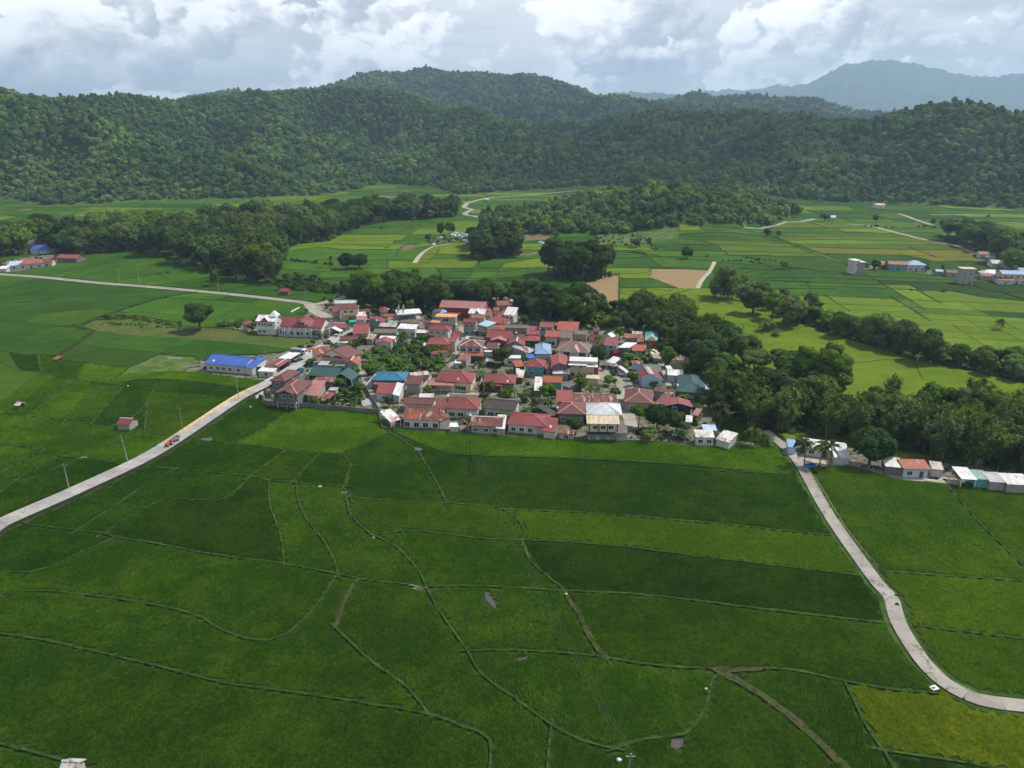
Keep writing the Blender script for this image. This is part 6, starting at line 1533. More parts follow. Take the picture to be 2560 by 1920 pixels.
SH('C 1925,662 2200,668', 590, 3.0, 'shed', .2, 'whitest', 'greyd', 0, 'pale slatted roof beside the crimson two storey house', maxd=6)
SH('C 770,800 930,812', 690, 2.7, 'shed', .16, 'rustw', 'grey', 0, 'beige sheet roof beside the big bright red roof', maxd=8)
SH('G 1085,86 1345,82', 48, 3.5, 'gx', .26, 'pale', 'greyl', 0, 'pale green roof at the road fork under the trees', maxd=9)
SH('H 1310,110 1500,100', 42, 3.2, 'gx', .26, 'rust', 'greyl', 0, 'rusty peeling roof among the trees behind the village', maxd=9)
SH('H 1460,60 1560,56', 8, 4.6, 'flat', .1, 'sky', 'grey', 0, 'grey block hut with pale roof among the trees behind the village', maxd=6)
# --- along the farm road
SH('I 1930,1362 2092,1366', 1296, 2.8, 'shed', .1, 'sky', 'lblue', 0, 'pale blue box hut under the coconut palm', maxd=6)
SH('I 1840,1440 2062,1446', 1356, 2.9, 'shed', .16, 'whitest', 'white', 2, 'white hut with rust striped roof at the paddy edge', name='house', cat='house', maxd=6)
SH('I 2065,1460 2230,1505', 1376, 2.7, 'shed', .12, 'whitest', 'greyl', 0, 'long rust striped roof beside the white hut', maxd=8)
SH('Q 580,600 642,606', 546, 2.6, 'shed', .1, 'bluel', 'lblue', 0, 'bright blue tarp hut at the head of the farm road', maxd=5)
H('Q 690,600 990,640', 568, 2.9, 'gx', .26, 'white', 'white', 3, 'long low house with white roof behind three palms', maxd=9)
SH('Q 900,672 1012,682', 630, 2.5, 'shed', .2, 'white', 'greyl', 0, 'white porch roof at the end of the long low house', maxd=5)
H('Q 1380,752 1572,758', 684, 2.9, 'shed', .20, 'rustbr', 'lblue', 2, 'pale blue house with red rust roof along the farm lane', maxd=9)
SH('Q 1255,735 1385,745', 672, 2.8, 'shed', .18, 'whitest', 'greyd', 0, 'patched whitish roof joined to the red rust roof', maxd=8)
SH('Q 1575,752 1662,762', 700, 2.7, 'shed', .16, 'rustw', 'greyl', 0, 'pale rusted end roof of the red rust house', maxd=7)
SH('Q 1780,822 1892,828', 738, 2.9, 'shed', .10, 'white', 'none', 0, 'open shelter with tilted white roof at the lane end', posts=True, maxd=9)
SH('Q 1885,822 1978,828', 758, 2.9, 'shed', .12, 'greenl', 'teal', 0, 'green roofed stall with teal shutter at the lane end', maxd=8)
SH('Q 1978,842 2096,848', 772, 2.9, 'shed', .10, 'grey', 'grey', 0, 'bare grey block building with grey roof at the lane end', maxd=8)
SH('Q 2098,858 2280,866', 782, 2.9, 'shed', .10, 'whitest', 'grey', 0, 'white roof with red marks at the far end of the lane', maxd=8)
# --- outlying hamlets
for a in [('L 120,310 235,306', 266, 4.0, 'gx', .5, 'rustw', 'white', 1, 'white house with rusted barrel roof in the far hamlet among trees'), ('L 238,300 330,296', 268, 4.2, 'gx', .4, 'redl', 'greyl', 1, 'small red roof in the far hamlet among trees'), ('L 200,345 320,348', 312, 3.0, 'gx', .4, 'blue', 'lblue', 1, 'blue roofed house in the far hamlet among trees'),
  ('L 120,448 300,436', 410, 3.2, 'hip', .4, 'coral', 'greyl', 3, 'house with bright orange roof beside the valley road'), ('L 280,435 360,432', 410, 3.0, 'gx', .4, 'red', 'greyl', 1, 'small red roof next to the bright orange roof'), ('L 45,455 140,450', 420, 3.0, 'shed', .2, 'sky', 'white', 1, 'pale blue roofed house next to the bright orange roof'), ('L 383,400 528,404', 376, 3.2, 'gx', .36, 'redl', 'greyd', 2, 'long pinkish red roof by itself near the river trees'), ('L 500,405 560,400', 380, 2.8, 'shed', .2, 'greyd', 'dark', 0, 'dark shed beside the long pinkish red roof'), ('L -20,475 40,475', 455, 2.6, 'shed', .2, 'white', 'greyl', 0, 'white shed roof at the valley roadside'),
  ('T 655,560 720,556', 532, 8.5, 'flat', .1, 'white', 'white', 1, 'tall narrow white block standing in the yellow fields'), ('T 695,575 762,572', 556, 7.5, 'flat', .1, 'white', 'grey', 1, 'grey concrete block attached to the tall white block'), ('T 965,592 1155,598', 562, 4.2, 'gx', .4, 'redl', 'teal', 3, 'red roofed house in the row amid yellow fields'), ('T 1140,598 1320,602', 556, 4.2, 'hip', .46, 'bluel', 'greyl', 3, 'blue roofed house in the row amid yellow fields'), ('T 900,598 950,600', 562, 3.0, 'shed', .2, 'rust', 'brown', 0, 'small rusty shed in the row amid yellow fields'),
  ('T 1400,656 1470,660', 640, 3.0, 'gx', .3, 'sky', 'teal', 1, 'tiny pale blue hut at the field edge'), ('T 1500,668 1640,674', 645, 3.0, 'gx', .3, 'brown', 'tan', 1, 'brown roofed shack at the field edge'), ('T 1640,634 1782,638', 612, 9.0, 'flat', .1, 'cream', 'conc', 2, 'bare concrete tower block at the field edge'), ('T 1838,680 2030,684', 642, 3.4, 'hip', .5, 'whitest', 'tan', 1, 'round looking hip roof of pale stripes at the field edge'), ('T 1820,698 1930,704', 672, 3.0, 'shed', .2, 'rust', 'tan', 0, 'flat rusty roof at the field edge'), ('T 2015,682 2260,688', 648, 6.0, 'gx', .3, 'bluel', 'cream', 4, 'two storey cream house with blue roof at the field edge'), ('T 1940,712 2030,716', 690, 3.2, 'shed', .2, 'blue', 'greyl', 0, 'vivid blue roof below the two storey cream house'), ('T 1980,738 2120,744', 708, 3.0, 'gx', .36, 'redl', 'white', 1, 'white house with small red roof nearest the lime field'),
  ('T 1805,500 1970,506', 474, 3.4, 'gx', .3, 'rust', 'lblue', 1, 'orange roofed house at the foot of the far grove'), ('T 1870,540 1960,545', 516, 3.0, 'shed', .2, 'rustw', 'brown', 0, 'rusted shed below the orange roofed house'), ('T 1920,585 2050,590', 552, 3.2, 'gx', .3, 'pale', 'white', 1, 'pale roofed house beside the ridge road'), ('T 2035,604 2165,610', 576, 3.0, 'gx', .3, 'greybr', 'tan', 1, 'grey brown roofed house beside the ridge road'), ('T 2170,650 2300,655', 625, 3.4, 'gx', .3, 'bluel', 'greyl', 1, 'blue roof behind the two storey cream house'),
  ('T 430,160 480,162', 142, 4.0, 'gx', .3, 'sky', 'white', 1, 'white farmhouse under trees at the road junction'), ('T 850,48 940,48', 30, 4.0, 'gx', .3, 'rustw', 'white', 1, 'farmhouse among trees at the foot of the dark hill'),
  ('M 590,530 650,535', 508, 2.8, 'gx', .36, 'white', 'greyl', 0, 'white roofed hut in the hedge behind the village'), ('M 45,630 110,634', 610, 2.6, 'gx', .4, 'redw', 'brown', 0, 'red roofed hut in the hedge by the valley road'), ('Y 935,1284 960,1284', 1272, 3.0, 'gx', .3, 'mint', 'greyl', 0, 'mint roofed hut at the winding hill road'), ('M 1280,352 1350,356', 336, 2.6, 'shed', .2, 'greyd', 'white', 0, 'dark roofed shelter at the foot of the cemetery mound')]:
    H(*a, maxd=12 if a[3] != 'flat' else 6, sidewin=0, mind=4, group='outlying houses', wsz=(1.3, 1.1), name='house' if a[8] and 'shed' not in a[8] else 'shed', cat='house' if 'shed' not in a[8] else 'shed')
# huts in the paddies
SH('L 800,1552 895,1556', 1508, 2.3, 'gx', .5, 'maroon', 'grey', 0, 'little field hut with dark red roof and tin walls', name='hut', cat='hut', maxd=4.5, trim=TRIMW)
SH('L 95,1418 130,1422', 1400, 1.8, 'gx', .5, 'whitest', 'brown', 0, 'tiny weathered field hut beside a paddy bund', name='hut', cat='hut', maxd=3, posts=True)
SH('L 362,1100 400,1102', 1078, 1.6, 'shed', .2, 'rust', 'brown', 0, 'open timber platform hut at the ditch', name='hut', cat='hut', posts=True, maxd=3)
SH('K 352,1262 462,1268', 1196, 2.2, 'gx', .7, 'whitest', 'greyl', 0, 'field hut with white and maroon roof cut by the picture edge', name='hut', cat='hut', maxd=5)
# ------------------------------------------------------------------ trees
def inside(p, poly):
    x, y = p; c = False; j = len(poly) - 1
    for i in range(len(poly)):
        xi, yi = poly[i]; xj, yj = poly[j]
        if (yi > y) != (yj > y) and x < (xj - xi) * (y - yi) / (yj - yi + 1e-12) + xi: c = not c
        j = i
    return c
_FB = [(min(q[0] for q in f), max(q[0] for q in f), min(q[1] for q in f), max(q[1] for q in f), [tuple(q) for q in f]) for f in FOOTPRINTS]
def on_house(x, y, m=0.0):
    for x0, x1, y0, y1, f in _FB:
        if x0 - m < x < x1 + m and y0 - m < y < y1 + m:
            if m == 0:
                if inside((x, y), f): return True
            else:
                for a in range(6):
                    if inside((x + m * math.cos(a), y + m * math.sin(a)), f): return True
    return False
ROADL = [(smooth_line(gpl(t_), 4), w) for t_, w, z in list(ROADS.values()) + list(PATHS.values())]
_RP = np.array([(q[0], q[1], w / 2) for ln, w in ROADL for q in ln])
def on_road(x, y, m=.6): return bool((np.hypot(_RP[:, 0] - x, _RP[:, 1] - y) < _RP[:, 2] + m + 1.5).any())
KINDN = dict(mango=('broadleaf_tree', 'tree', 'dense dark round tree'), broad=('broadleaf_tree', 'tree', 'mid green broadleaf tree'), acacia=('spreading_tree', 'tree', 'flat spreading tree'), bright=('leafy_tree', 'tree', 'small bright green tree'),
    tall=('tall_tree', 'tree', 'tall dark green tree'), thin=('sparse_tree', 'tree', 'slender sparse tree'), bamboo=('bamboo_clump', 'bamboo', 'feathery bamboo clump'), banana=('banana_plant', 'banana', 'broad leaved banana clump'), shrub=('shrub', 'shrub', 'low leafy shrub'), palm=('palm_tree', 'palm', 'coconut palm'))
TREES = []
def plant(sp, x, y, h, label=None, group=None, wide=1.0, z=None):
    nm, cat, look = KINDN[sp]
    z = hz(x, y) if z is None else z
    r = empty(nm, (x, y, z), random.uniform(0, 6.28))
    tag(r, label or look, cat, group)
    if sp == 'palm':
        k = random.randrange(3); s = h / 9.6
        t_ = link(bpy.data.objects.new('trunk', PALMT[k][0]), r); t_.scale = (s, s, s)
        f = link(bpy.data.objects.new('fronds', PALMF[random.randrange(3)]), r); f.location = (PALMT[k][1][0] * s, PALMT[k][1][1] * s, 7.65 * s); q = max(.75, s) if h > 6 else .75; f.scale = (q, q, q)
    else:
        h0, vs = SP[sp]; a, b = vs[random.randrange(len(vs))]; s = h / h0; w = s * wide
        names = {'bamboo': ('foliage', 'culms'), 'banana': ('leaves', 'stem'), 'shrub': ('foliage', 'stem')}.get(sp, ('crown', 'trunk'))
        o = link(bpy.data.objects.new(names[0], a), r); o.scale = (w, w, s)
        o = link(bpy.data.objects.new(names[1], b), r); o.scale = (w, w, s)
    TREES.append((r, sp, x, y, h)); return r
def at_px(sp, spec, label, group=None, wide=1.0):
    """'H 1360,800 565' base pixel and the pixel row of the top"""
    w = spec.split(); u, v = px(w[0], *[float(q) for q in w[1].split(',')]); x, y = unp(u, v); z = hz(x, y)
    if z > .5:
        for _ in range(6): x, y = unp(u, v, z); z = hz(x, y)
    ty = px(w[0], 0, float(w[2]))[1]; lo, hi = .5, 45.
    for _ in range(30):
        m_ = (lo + hi) / 2
        if proj(x, y, z + m_)[1] > ty: lo = m_
        else: hi = m_
    k = {'mango': 1.02, 'broad': 1.0, 'acacia': 1.05, 'bright': 1.02, 'tall': .98, 'palm': .93, 'banana': .9}.get(sp, 1.0)
    return plant(sp, x, y, lo / k, label, group, wide)
VT = 'trees between the houses'
for a in [('mango', 'H 1365,800 562', 'dense dark tree in front of the sagging brown roof', VT, 1.15), ('shrub', 'H 1832,748 660', 'dark conical bush in front of the pale blue house', VT, .8), ('mango', 'I 720,610 365', 'dense dark tree beside the taupe roofed white house', VT), ('broad', 'I 515,915 740', 'dark tree at the edge of the court lawn', VT, 1.3), ('bright', 'H 1890,1215 1000', 'round green tree below the orange rust striped roof', VT, 1.2), ('bright', 'H 1222,1125 968', 'bright green tree in front of the red bungalow', VT), ('bright', 'H 1120,1090 1015', 'small round tree at the end of the cream fence', VT),
  ('mango', 'I 440,1405 1200', 'dark tree beside the cream two storey house', VT), ('acacia', 'I 1180,1340 1050', 'wide olive tree in front of the brown pedimented house', VT, .8), ('mango', 'I 1390,1365 1065', 'darkest tree in front of the black walled house', VT), ('bright', 'I 1600,1405 1130', 'fresh green tree below the black walled house', VT), ('shrub', 'I 1830,1300 1220', 'rounded bush beside the little striped roof', VT), ('broad', 'I 1480,560 275', 'bluish round tree beside the raised timber house', VT), ('bright', 'I 1500,640 380', 'green tree at the cream drying mat', VT), ('bright', 'I 960,310 148', 'pale green tree behind the square red roof', VT), ('thin', 'I 905,885 752', 'slender young tree on the court lawn', VT), ('bright', 'I 1130,860 688', 'upright green tree beside the jagged ridge house', VT, .7), ('bright', 'I 1350,885 775', 'wide green bush in front of the jagged ridge house', VT, 1.3),
  ('banana', 'I 1200,595 440', 'large banana clump below the coral roof', VT, 1.2), ('banana', 'I 1090,600 460', 'banana clump beside the bare branched tree', VT, 1.2), ('banana', 'I 680,190 30', 'banana clump behind the largest coral roof', VT, 1.2), ('palm', 'I 905,180 -5', 'coconut palm behind the white gable', VT), ('palm', 'I 725,420 285', 'short palm behind the taupe roofed house', VT), ('palm', 'I 2110,1345 1045', 'coconut palm leaning over the pale blue hut', VT), ('palm', 'D 885,500 140', 'tall coconut palm in front of the pink roofed hall', VT), ('palm', 'H 245,640 420', 'large palm in the walled garden of banana plants', VT), ('palm', 'H 1085,890 765', 'short palm on the central lawn', VT),
  ('palm', 'Q 690,745 548', 'first of three palms at the head of the farm road', VT), ('palm', 'Q 795,748 565', 'middle one of three palms at the head of the farm road', VT), ('palm', 'Q 872,745 562', 'last of three palms, closest to the white porch roof', VT), ('palm', 'Q 320,598 475', 'palm at the paddy edge beside the farm road junction', VT), ('palm', 'Q 100,470 300', 'palm inside the grove above the striped hut', VT),
  ('shrub', 'G 1020,578 503', 'round clipped bush at the meadow roadside', VT, 1.2), ('mango', 'G 1340,610 480', 'dark tree behind the brown gabled house', VT, 1.1), ('bright', 'G 1560,225 132', 'round green tree beside the small dark red hip roof', VT, 1.1), ('banana', 'H 1460,1150 1045', 'banana clump below the red bungalow', VT), ('banana', 'H 1370,1140 1050', 'second banana clump below the red bungalow', VT), ('bright', 'H 1620,1240 1140', 'leafy tree between banana clump and front rows', VT), ('bright', 'H 1740,1260 1160', 'leafy tree above the weedy plot', VT), ('bright', 'H 1990,1180 1090', 'leafy tree beside the steep red roof', VT), ('shrub', 'H 1730,1345 1280', 'bush on the weedy plot', VT, 1.3), ('thin', 'H 310,1230 1160', 'thin tree beside the long dark brown roof', VT), ('thin', 'H 1650,800 700', 'bare looking tree beside the low whitish house', VT), ('thin', 'I 1000,640 490', 'bare branched tree beside the court', VT),
  ('mango', 'L 1385,905 698', 'huge round dark tree alone at the meadow edge', None, 1.12), ('bright', 'L 1490,600 470', 'slim bright tree beside the valley road', None, .75), ('shrub', 'L 740,815 778', 'dark bush at the bend of the ditch', None, 1.6), ('shrub', 'L 1560,880 820', 'first bush in the weedy strip behind the lone tree', None, 1.4), ('shrub', 'L 1650,870 825', 'second bush in the weedy strip behind the lone tree', None, 1.4), ('shrub', 'L 1110,520 500', 'small bush on a bund above the valley road', None), ('shrub', 'L 1160,510 490', 'another small bush on a bund above the valley road', None), ('mango', 'L 760,280 170', 'broad tree standing proud at the river', None), ('broad', 'L 330,200 128', 'lone tree in the far field behind the hamlet', None),
  ('mango', 'M 515,485 362', 'dark tree beside its twin behind the village fields', None), ('mango', 'M 605,478 368', 'dark wide tree behind the village fields', None, 1.3), ('thin', 'M 408,440 375', 'slender tree in the hedge of the far field', None), ('thin', 'M 755,220 180', 'lone slender tree in the lime strip', None), ('tall', 'M 1168,262 143', 'tall tree on the flank of the cemetery mound', None), ('broad', 'M 1232,250 140', 'leafy tree on the flank of the cemetery mound', None), ('broad', 'M 1080,290 230', 'smaller tree at the foot of the cemetery mound', None), ('mango', 'M 1780,228 138', 'dark round tree in the hedge clump below the knoll', None), ('mango', 'M 1840,235 150', 'grey green round tree in the hedge clump below the knoll', None), ('bright', 'M 1960,272 205', 'bright tree in the hedge clump below the knoll', None), ('mango', 'M 2040,178 58', 'very dark tree at the foot of the knoll', None),
  ('mango', 'N 700,445 348', 'round dark tree below the knoll beside the terraces', None, 1.2), ('broad', 'N 820,430 335', 'narrow tree below the knoll beside the terraces', None, .6), ('mango', 'N 1165,550 415', 'grey green tree on the bare plot by the terraces', None), ('thin', 'N 1350,560 500', 'small tree on the bare plot by the terraces', None), ('bamboo', 'N 1535,920 545', 'giant feathery bamboo clump beside the brown stubble', None, 1.25), ('bamboo', 'N 1420,900 700', 'drooping bamboo beside the brown stubble', None), ('bamboo', 'N 1680,860 640', 'outer bamboo of the giant clump', None), ('mango', 'N 1775,1060 795', 'big grey green tree next to the giant bamboo', None, 1.2), ('tall', 'N 1955,1110 785', 'tall tree in the row beside the lime field', None, 1.15), ('broad', 'N 2110,1180 885', 'broad tree in the row beside the lime field', None, 1.25), ('acacia', 'N 790,1000 825', 'pale airy tree in front of the lime field', None, .7), ('acacia', 'N 1075,1030 850', 'spreading tree in front of the lime field', None, .8), ('banana', 'N 1890,1215 1090', 'banana clump alone in the lime field', None, 1.1), ('banana', 'N 1995,1262 1180', 'second banana clump in the lime field', None, 1.2), ('broad', 'N 1905,345 255', 'dark tree at the roadside below the far terraces', None), ('broad', 'N 2010,350 275', 'second dark tree at the roadside below the far terraces', None), ('bright', 'N 2060,645 555', 'round tree ending the hedge on the terraces', None, 1.2),
  ('mango', 'T 80,1150 885', 'dark tree starting the row beside the lime field', None, .9), ('thin', 'T 300,1095 915', 'thin flat crowned tree beside the lime field', None), ('broad', 'T 380,1200 1035', 'upright tree in the row below the thin tree', None, .8), ('mango', 'T 510,1270 1030', 'reddish dark tree in the row beside the lime field', None, .85), ('bright', 'T 650,1255 1115', 'small lopsided tree in the row beside the lime field', None), ('broad', 'T 840,1345 1015', 'tallest tree of the row beside the lime field', None, 1.05), ('mango', 'T 1070,1410 1095', 'grey green tree with an arched crown in the row', None, .9), ('mango', 'T 1285,1500 1150', 'bushy dark tree near the end of the row', None, .95), ('bright', 'T 1450,1510 1320', 'loose tree ending the row at the banana hedge', None), ('palm', 'T 1968,1205 1105', 'small palm alone in the lime paddies', None), ('mango', 'T 835,648 545', 'dark tree between white block and red roof in the fields', None), ('bright', 'T 1310,665 592', 'green tree beside the blue roof amid the fields', None), ('broad', 'T 1455,645 595', 'tree beside the tiny pale blue hut', None), ('bright', 'T 1800,705 625', 'bushy tree beside the concrete tower', None), ('broad', 'T 370,205 120', 'spreading tree at the road junction', None, 1.2), ('broad', 'T 840,215 122', 'lone broad tree on the far fields', None), ('broad', 'T 1370,238 165', 'round tree at the road bend above the far grove', None), ('shrub', 'T 1880,165 132', 'dark bush alone on the far fields', None, 1.2),
  ('tall', 'S 2005,985 850', 'tall tree at the field corner of the grove', None), ('tall', 'S 2060,1000 842', 'tallest tree of the grove beside the green field', None), ('tall', 'S 2098,990 868', 'tall tree at the outer edge of the grove', None), ('mango', 'I 1910,590 178', 'great grey green tree behind the haystack', None, .95), ('bamboo', 'Q 1290,300 60', 'lone tall bamboo rising over the lane grove', None, .6), ('bamboo', 'Q 1110,400 205', 'pale bamboo at the front of the lane grove', None), ('acacia', 'Q 2000,520 200', 'wide bright tree over the lane grove', None, 1.15), ('mango', 'Q 1140,730 470', 'dark tree behind the farm lane motorbikes', None, 1.1)]:
    at_px(*a)
# shrubs on the bunds far out
for i, s_ in enumerate(['T 850,828 810', 'T 1062,838 818', 'T 1170,842 815', 'T 1222,846 822', 'T 1462,858 828', 'T 630,818 802', 'T 465,556 540', 'T 620,820 806']): at_px('shrub', s_, '%s small bush along the long bund of the lime paddies' % ['first', 'second', 'third', 'fourth', 'fifth', 'sixth', 'seventh', 'eighth'][i], 'bushes on the long bund', 1.3)
GARDEN = gpl('S 905,932 925,885 985,855 1062,866 1108,905 1122,922 1040,938 925,948')
COMPOUND = gpl('B 1400,560 1560,480 1800,560 1900,700 1880,800 1640,800 1300,790')
WEEDS = gpl('H 1560,1340 1700,1270 1940,1290 1950,1380 1560,1400')
GD = {k: gpl(t_) for k, t_ in GROVES.items()}
GD.update(garden=GARDEN, compound=COMPOUND, village=gpl(AREAS['village'][0]))
def ordinal(n):
    w = 'first second third fourth fifth sixth seventh eighth ninth tenth eleventh twelfth'.split()
    return w[n - 1] if n <= 12 else '%d%s' % (n, 'th' if 10 < n % 100 < 14 else {1: 'st', 2: 'nd', 3: 'rd'}.get(n % 10, 'th'))
FILL = [  # grove, spacing, species weights, heights, phrase, counted from
 ('east_grove', 6.4, dict(bamboo=.46, broad=.2, bright=.18, mango=.08, acacia=.08), (9, 14.5), 'in the grove east of the village', 'the village side'),
 ('lane_grove', 6.4, dict(bamboo=.5, broad=.15, acacia=.25, mango=.1), (10, 15), 'in the grove behind the farm lane', 'the farm road'),
 ('field_row', 4.6, dict(shrub=.3, bright=.45, banana=.25), (3.5, 7.5), 'in the lime paddy tree row', 'the giant bamboo'),
 ('north_grove', 7.0, dict(broad=.36, mango=.34, tall=.12, bright=.18), (10, 16), 'behind the village', 'the road fork'),
 ('river_grove', 11.5, dict(broad=.3, mango=.2, bamboo=.28, acacia=.22), (13, 22), 'in the river grove', 'the far hamlet'),
 ('back_hedge', 5.0, dict(bright=.5, banana=.2, shrub=.3), (4, 7), 'behind the coral roofs', 'the tall palm'),
 ('village', 6.5, dict(bright=.5, banana=.2, shrub=.3), (2.4, 5), 'between the village houses', 'the road fork'),
 ('hedge_row', 5.0, dict(shrub=.4, bright=.35, banana=.25), (2.5, 6), 'in the back hedge', 'the valley road'),
 ('mound_grove', 6.5, dict(broad=.35, tall=.45, mango=.2), (12, 20), 'on the cemetery mound', 'the tombs'),
 ('tall_grove', 6.5, dict(tall=.75, broad=.25), (16, 23), 'in the tall grove', 'the mound'),
 ('far_right_grove', 9.0, dict(broad=.6, acacia=.2, mango=.2), (13, 20), 'in the far grove', 'the road bend'),
 ('garden', 3.4, dict(banana=.3, bright=.3, shrub=.22, mango=.18), (2.6, 5.5), 'in the village garden', 'the alley'),
 ('compound', 2.6, dict(bright=.45, shrub=.55), (1.4, 3.2), 'in the walled garden', 'the brown veranda house'),
]
for gname, sp_, wts, hr, phrase, ref in FILL:
    poly = GD[gname]; xs = [p[0] for p in poly]; ys = [p[1] for p in poly]; pts = []
    tries = int((max(xs) - min(xs)) * (max(ys) - min(ys)) / sp_ ** 2 * 14)
    for _ in range(tries):
        p = (random.uniform(min(xs), max(xs)), random.uniform(min(ys), max(ys)))
        if not inside(p, poly) or on_house(p[0], p[1], 1.6 if gname not in ('garden', 'compound', 'village') else 1.0) or on_road(*p): continue
        u, v, _d = proj(p[0], p[1], 8)
        if u < -80 or u > 2640: continue
        if any((p[0] - q[0]) ** 2 + (p[1] - q[1]) ** 2 < (sp_ * random.uniform(.8, 1.25)) ** 2 for q in pts): continue
        pts.append(p)
    bysp = {}
    names = list(wts)
    # neighbours of a kind stand together
    for p in sorted(pts):
        f = float(fbm(np.array([p[0]]), np.array([p[1]]), 38, 60, 2)[0]) * 1.6 + random.uniform(-.28, .28) + .5
        cw = 0; tot = sum(wts.values()); pick_ = names[-1]
        for n_ in names:
            cw += wts[n_] / tot
            if f < cw: pick_ = n_; break
        bysp.setdefault(pick_, []).append(p)
    for s_, L_ in bysp.items():
        for i, p in enumerate(L_):
            h_ = random.uniform(*hr)
            if s_ == 'bamboo': h_ = random.uniform(.85, 1.15) * hr[1]
            if s_ == 'banana': h_ = random.uniform(3.2, 4.4)
            if s_ == 'shrub': h_ = random.uniform(1.6, 2.8)
            if s_ == 'tall': h_ = random.uniform(.8, 1.1) * max(hr[1], 15)
            if s_ == 'bright' and hr[1] > 7: h_ = random.uniform(6.5, 10)
            plant(s_, p[0], p[1], h_, '%s %s, %s from %s' % (KINDN[s_][2], phrase, ordinal(i + 1), ref), '%ss %s' % (KINDN[s_][0].replace('_', ' '), phrase), random.uniform(.9, 1.15))
print('TREES', len(TREES))
# ---- undergrowth: weeds and bushes nobody could count
UP = []
def sow(poly, n, sc, m=.3):
    xs = [p[0] for p in poly]; ys = [p[1] for p in poly]; k = 0; t_ = 0
    while k < n and t_ < n * 12:
        t_ += 1; p = (random.uniform(min(xs), max(xs)), random.uniform(min(ys), max(ys)))
        if inside(p, poly) and not on_house(p[0], p[1], m) and not on_road(p[0], p[1], .2): UP.append((p[0], p[1], sc * random.uniform(.5, 1.3))); k += 1
for k, n, sc in (('back_hedge', 60, .8), ('east_grove', 520, 1.1), ('lane_grove', 360, 1.1), ('field_row', 260, .8), ('north_grove', 420, 1.0), ('river_grove', 900, 1.3), ('hedge_row', 130, .9), ('mound_grove', 90, 1.2), ('tall_grove', 120, 1.2), ('far_right_grove', 160, 1.3), ('garden', 150, .6), ('compound', 70, .4)): sow(GD[k], n, sc)
sow(gpl(AREAS['village'][0]), 620, .32, .5); sow(WEEDS, 90, .3); sow(gpl(AREAS['row_yard'][0]), 110, .35, .4); sow(gpl(AREAS['right_village'][0]), 60, .7); sow(gpl(AREAS['left_village'][0]), 60, .7); sow(gpl(AREAS['left_village2'][0]), 50, .9); sow(gpl(AREAS['blue_yard'][0]), 50, .35)
sow(gpl('I 1070,1440 1300,1340 1560,1380 1760,1360 1740,1500 1300,1490'), 70, .35); sow(gpl(MEADOWS['upper_verge'][0]), 130, .5); sow(gpl(MEADOWS['mound'][0]), 110, .6); sow(gpl(MEADOWS['knoll_verge'][0]), 150, .8); sow(gpl('L 700,850 1250,880 1260,900 700,870'), 80, .35); sow(gpl(MEADOWS['meadow'][0]), 160, .16)
def along(txt, step, sc, off=.8):
    for q in smooth_line(gpl(txt), step): UP.append((q[0] + random.uniform(-off, off), q[1] + random.uniform(-off, off), sc * random.uniform(.5, 1.4)))
for t_, st, sc in (('L 910,745 1100,690 1345,645', 1.5, .45), ('L 1345,645 1500,660 1700,675', 2.2, .3), ('N 390,485 600,490 830,512', 2.2, .75), ('N 1510,570 1700,575 1850,600', 2.2, .8), ('N 1650,530 1800,555 1980,575', 2.5, .8), ('N 370,440 640,425', 3, .6), ('M 60,420 300,445 520,460', 3, 1.0), ('M 1300,590 1450,630 1600,640 1750,650', 2, 1.1), ('T 1380,1520 1600,1545 1900,1610 2300,1680', 1.6, .9), ('Q 700,760 800,900 880,1040 1000,1200 1130,1370', 1.6, .22), ('Q 1350,810 1500,815 1650,830', 1.2, .35), ('I 1100,1480 1500,1495 1750,1500 2212,1520', 1.5, .3), ('H 60,1545 500,1550 1000,1570 1400,1590 1800,1620', 1.3, .28), ('H 1000,1560 1400,1575', 1.2, .3), ('U 1330,30 1420,200 1500,340', 1.0, .25), ('V 1570,1460 1650,1515 1750,1595 1830,1660', 1.4, .2), ('T 700,250 1000,260 1380,260', 4, 1.0), ('T 1750,520 1850,560 1950,600', 3, 1.0), ('V 1480,1590 1530,1500', 1.2, .2)): along(t_, st, sc)
UP = np.array(UP); hh = height(UP[:, 0], UP[:, 1])
n_ = len(UP)
scatter('undergrowth', np.stack([UP[:, 0], UP[:, 1], hh + .05], 1), rng.uniform(0, 6.28, n_), np.stack([UP[:, 2] * rng.uniform(.8, 1.3, n_), UP[:, 2] * rng.uniform(.8, 1.3, n_), UP[:, 2] * rng.uniform(.7, 1.2, n_)], 1), rng.integers(0, 4, n_), [v[0] for v in SP['shrub'][1]], 'weeds and low bushes on banks, yards and under the trees')
# ---- grass along the nearer bunds
def tuft(name, m, seed, n=16, h=.5, r=.28):
    rs = np.random.default_rng(seed); V = []; Fq = []
    for k in range(n):
        a = rs.uniform(0, 6.28); b = rs.normal(0, r * .5, 2); l = h * rs.uniform(.6, 1.2); d = np.array([math.cos(a), math.sin(a), 0]); s = np.array([-d[1], d[0], 0]) * .035
        p0 = np.array([b[0], b[1], 0]); p1 = p0 + d * l * .25 + np.array([0, 0, l * .7]); p2 = p0 + d * l * .7 + np.array([0, 0, l * .85])
        i = len(V); V += [p0 - s, p0 + s, p1 + s, p1 - s, p2]; Fq += [(i, i + 1, i + 2, i + 3), (i + 3, i + 2, i + 4, i + 4)]
    Fq = [f if f[2] != f[3] else f for f in Fq]
    me = bpy.data.meshes.new(name); me.from_pydata([tuple(v) for v in V], [], [tuple(dict.fromkeys(f)) for f in Fq]); me.materials.append(m); me.update(); return me
GRASSL = leaf_mat('leaf_grass', (.045, .095, .012), (.085, .14, .024), .2)
TUFT = [tuft('grass_tuft', GRASSL, 1500 + k, 20, .34, .34) for k in range(4)]
BP = []
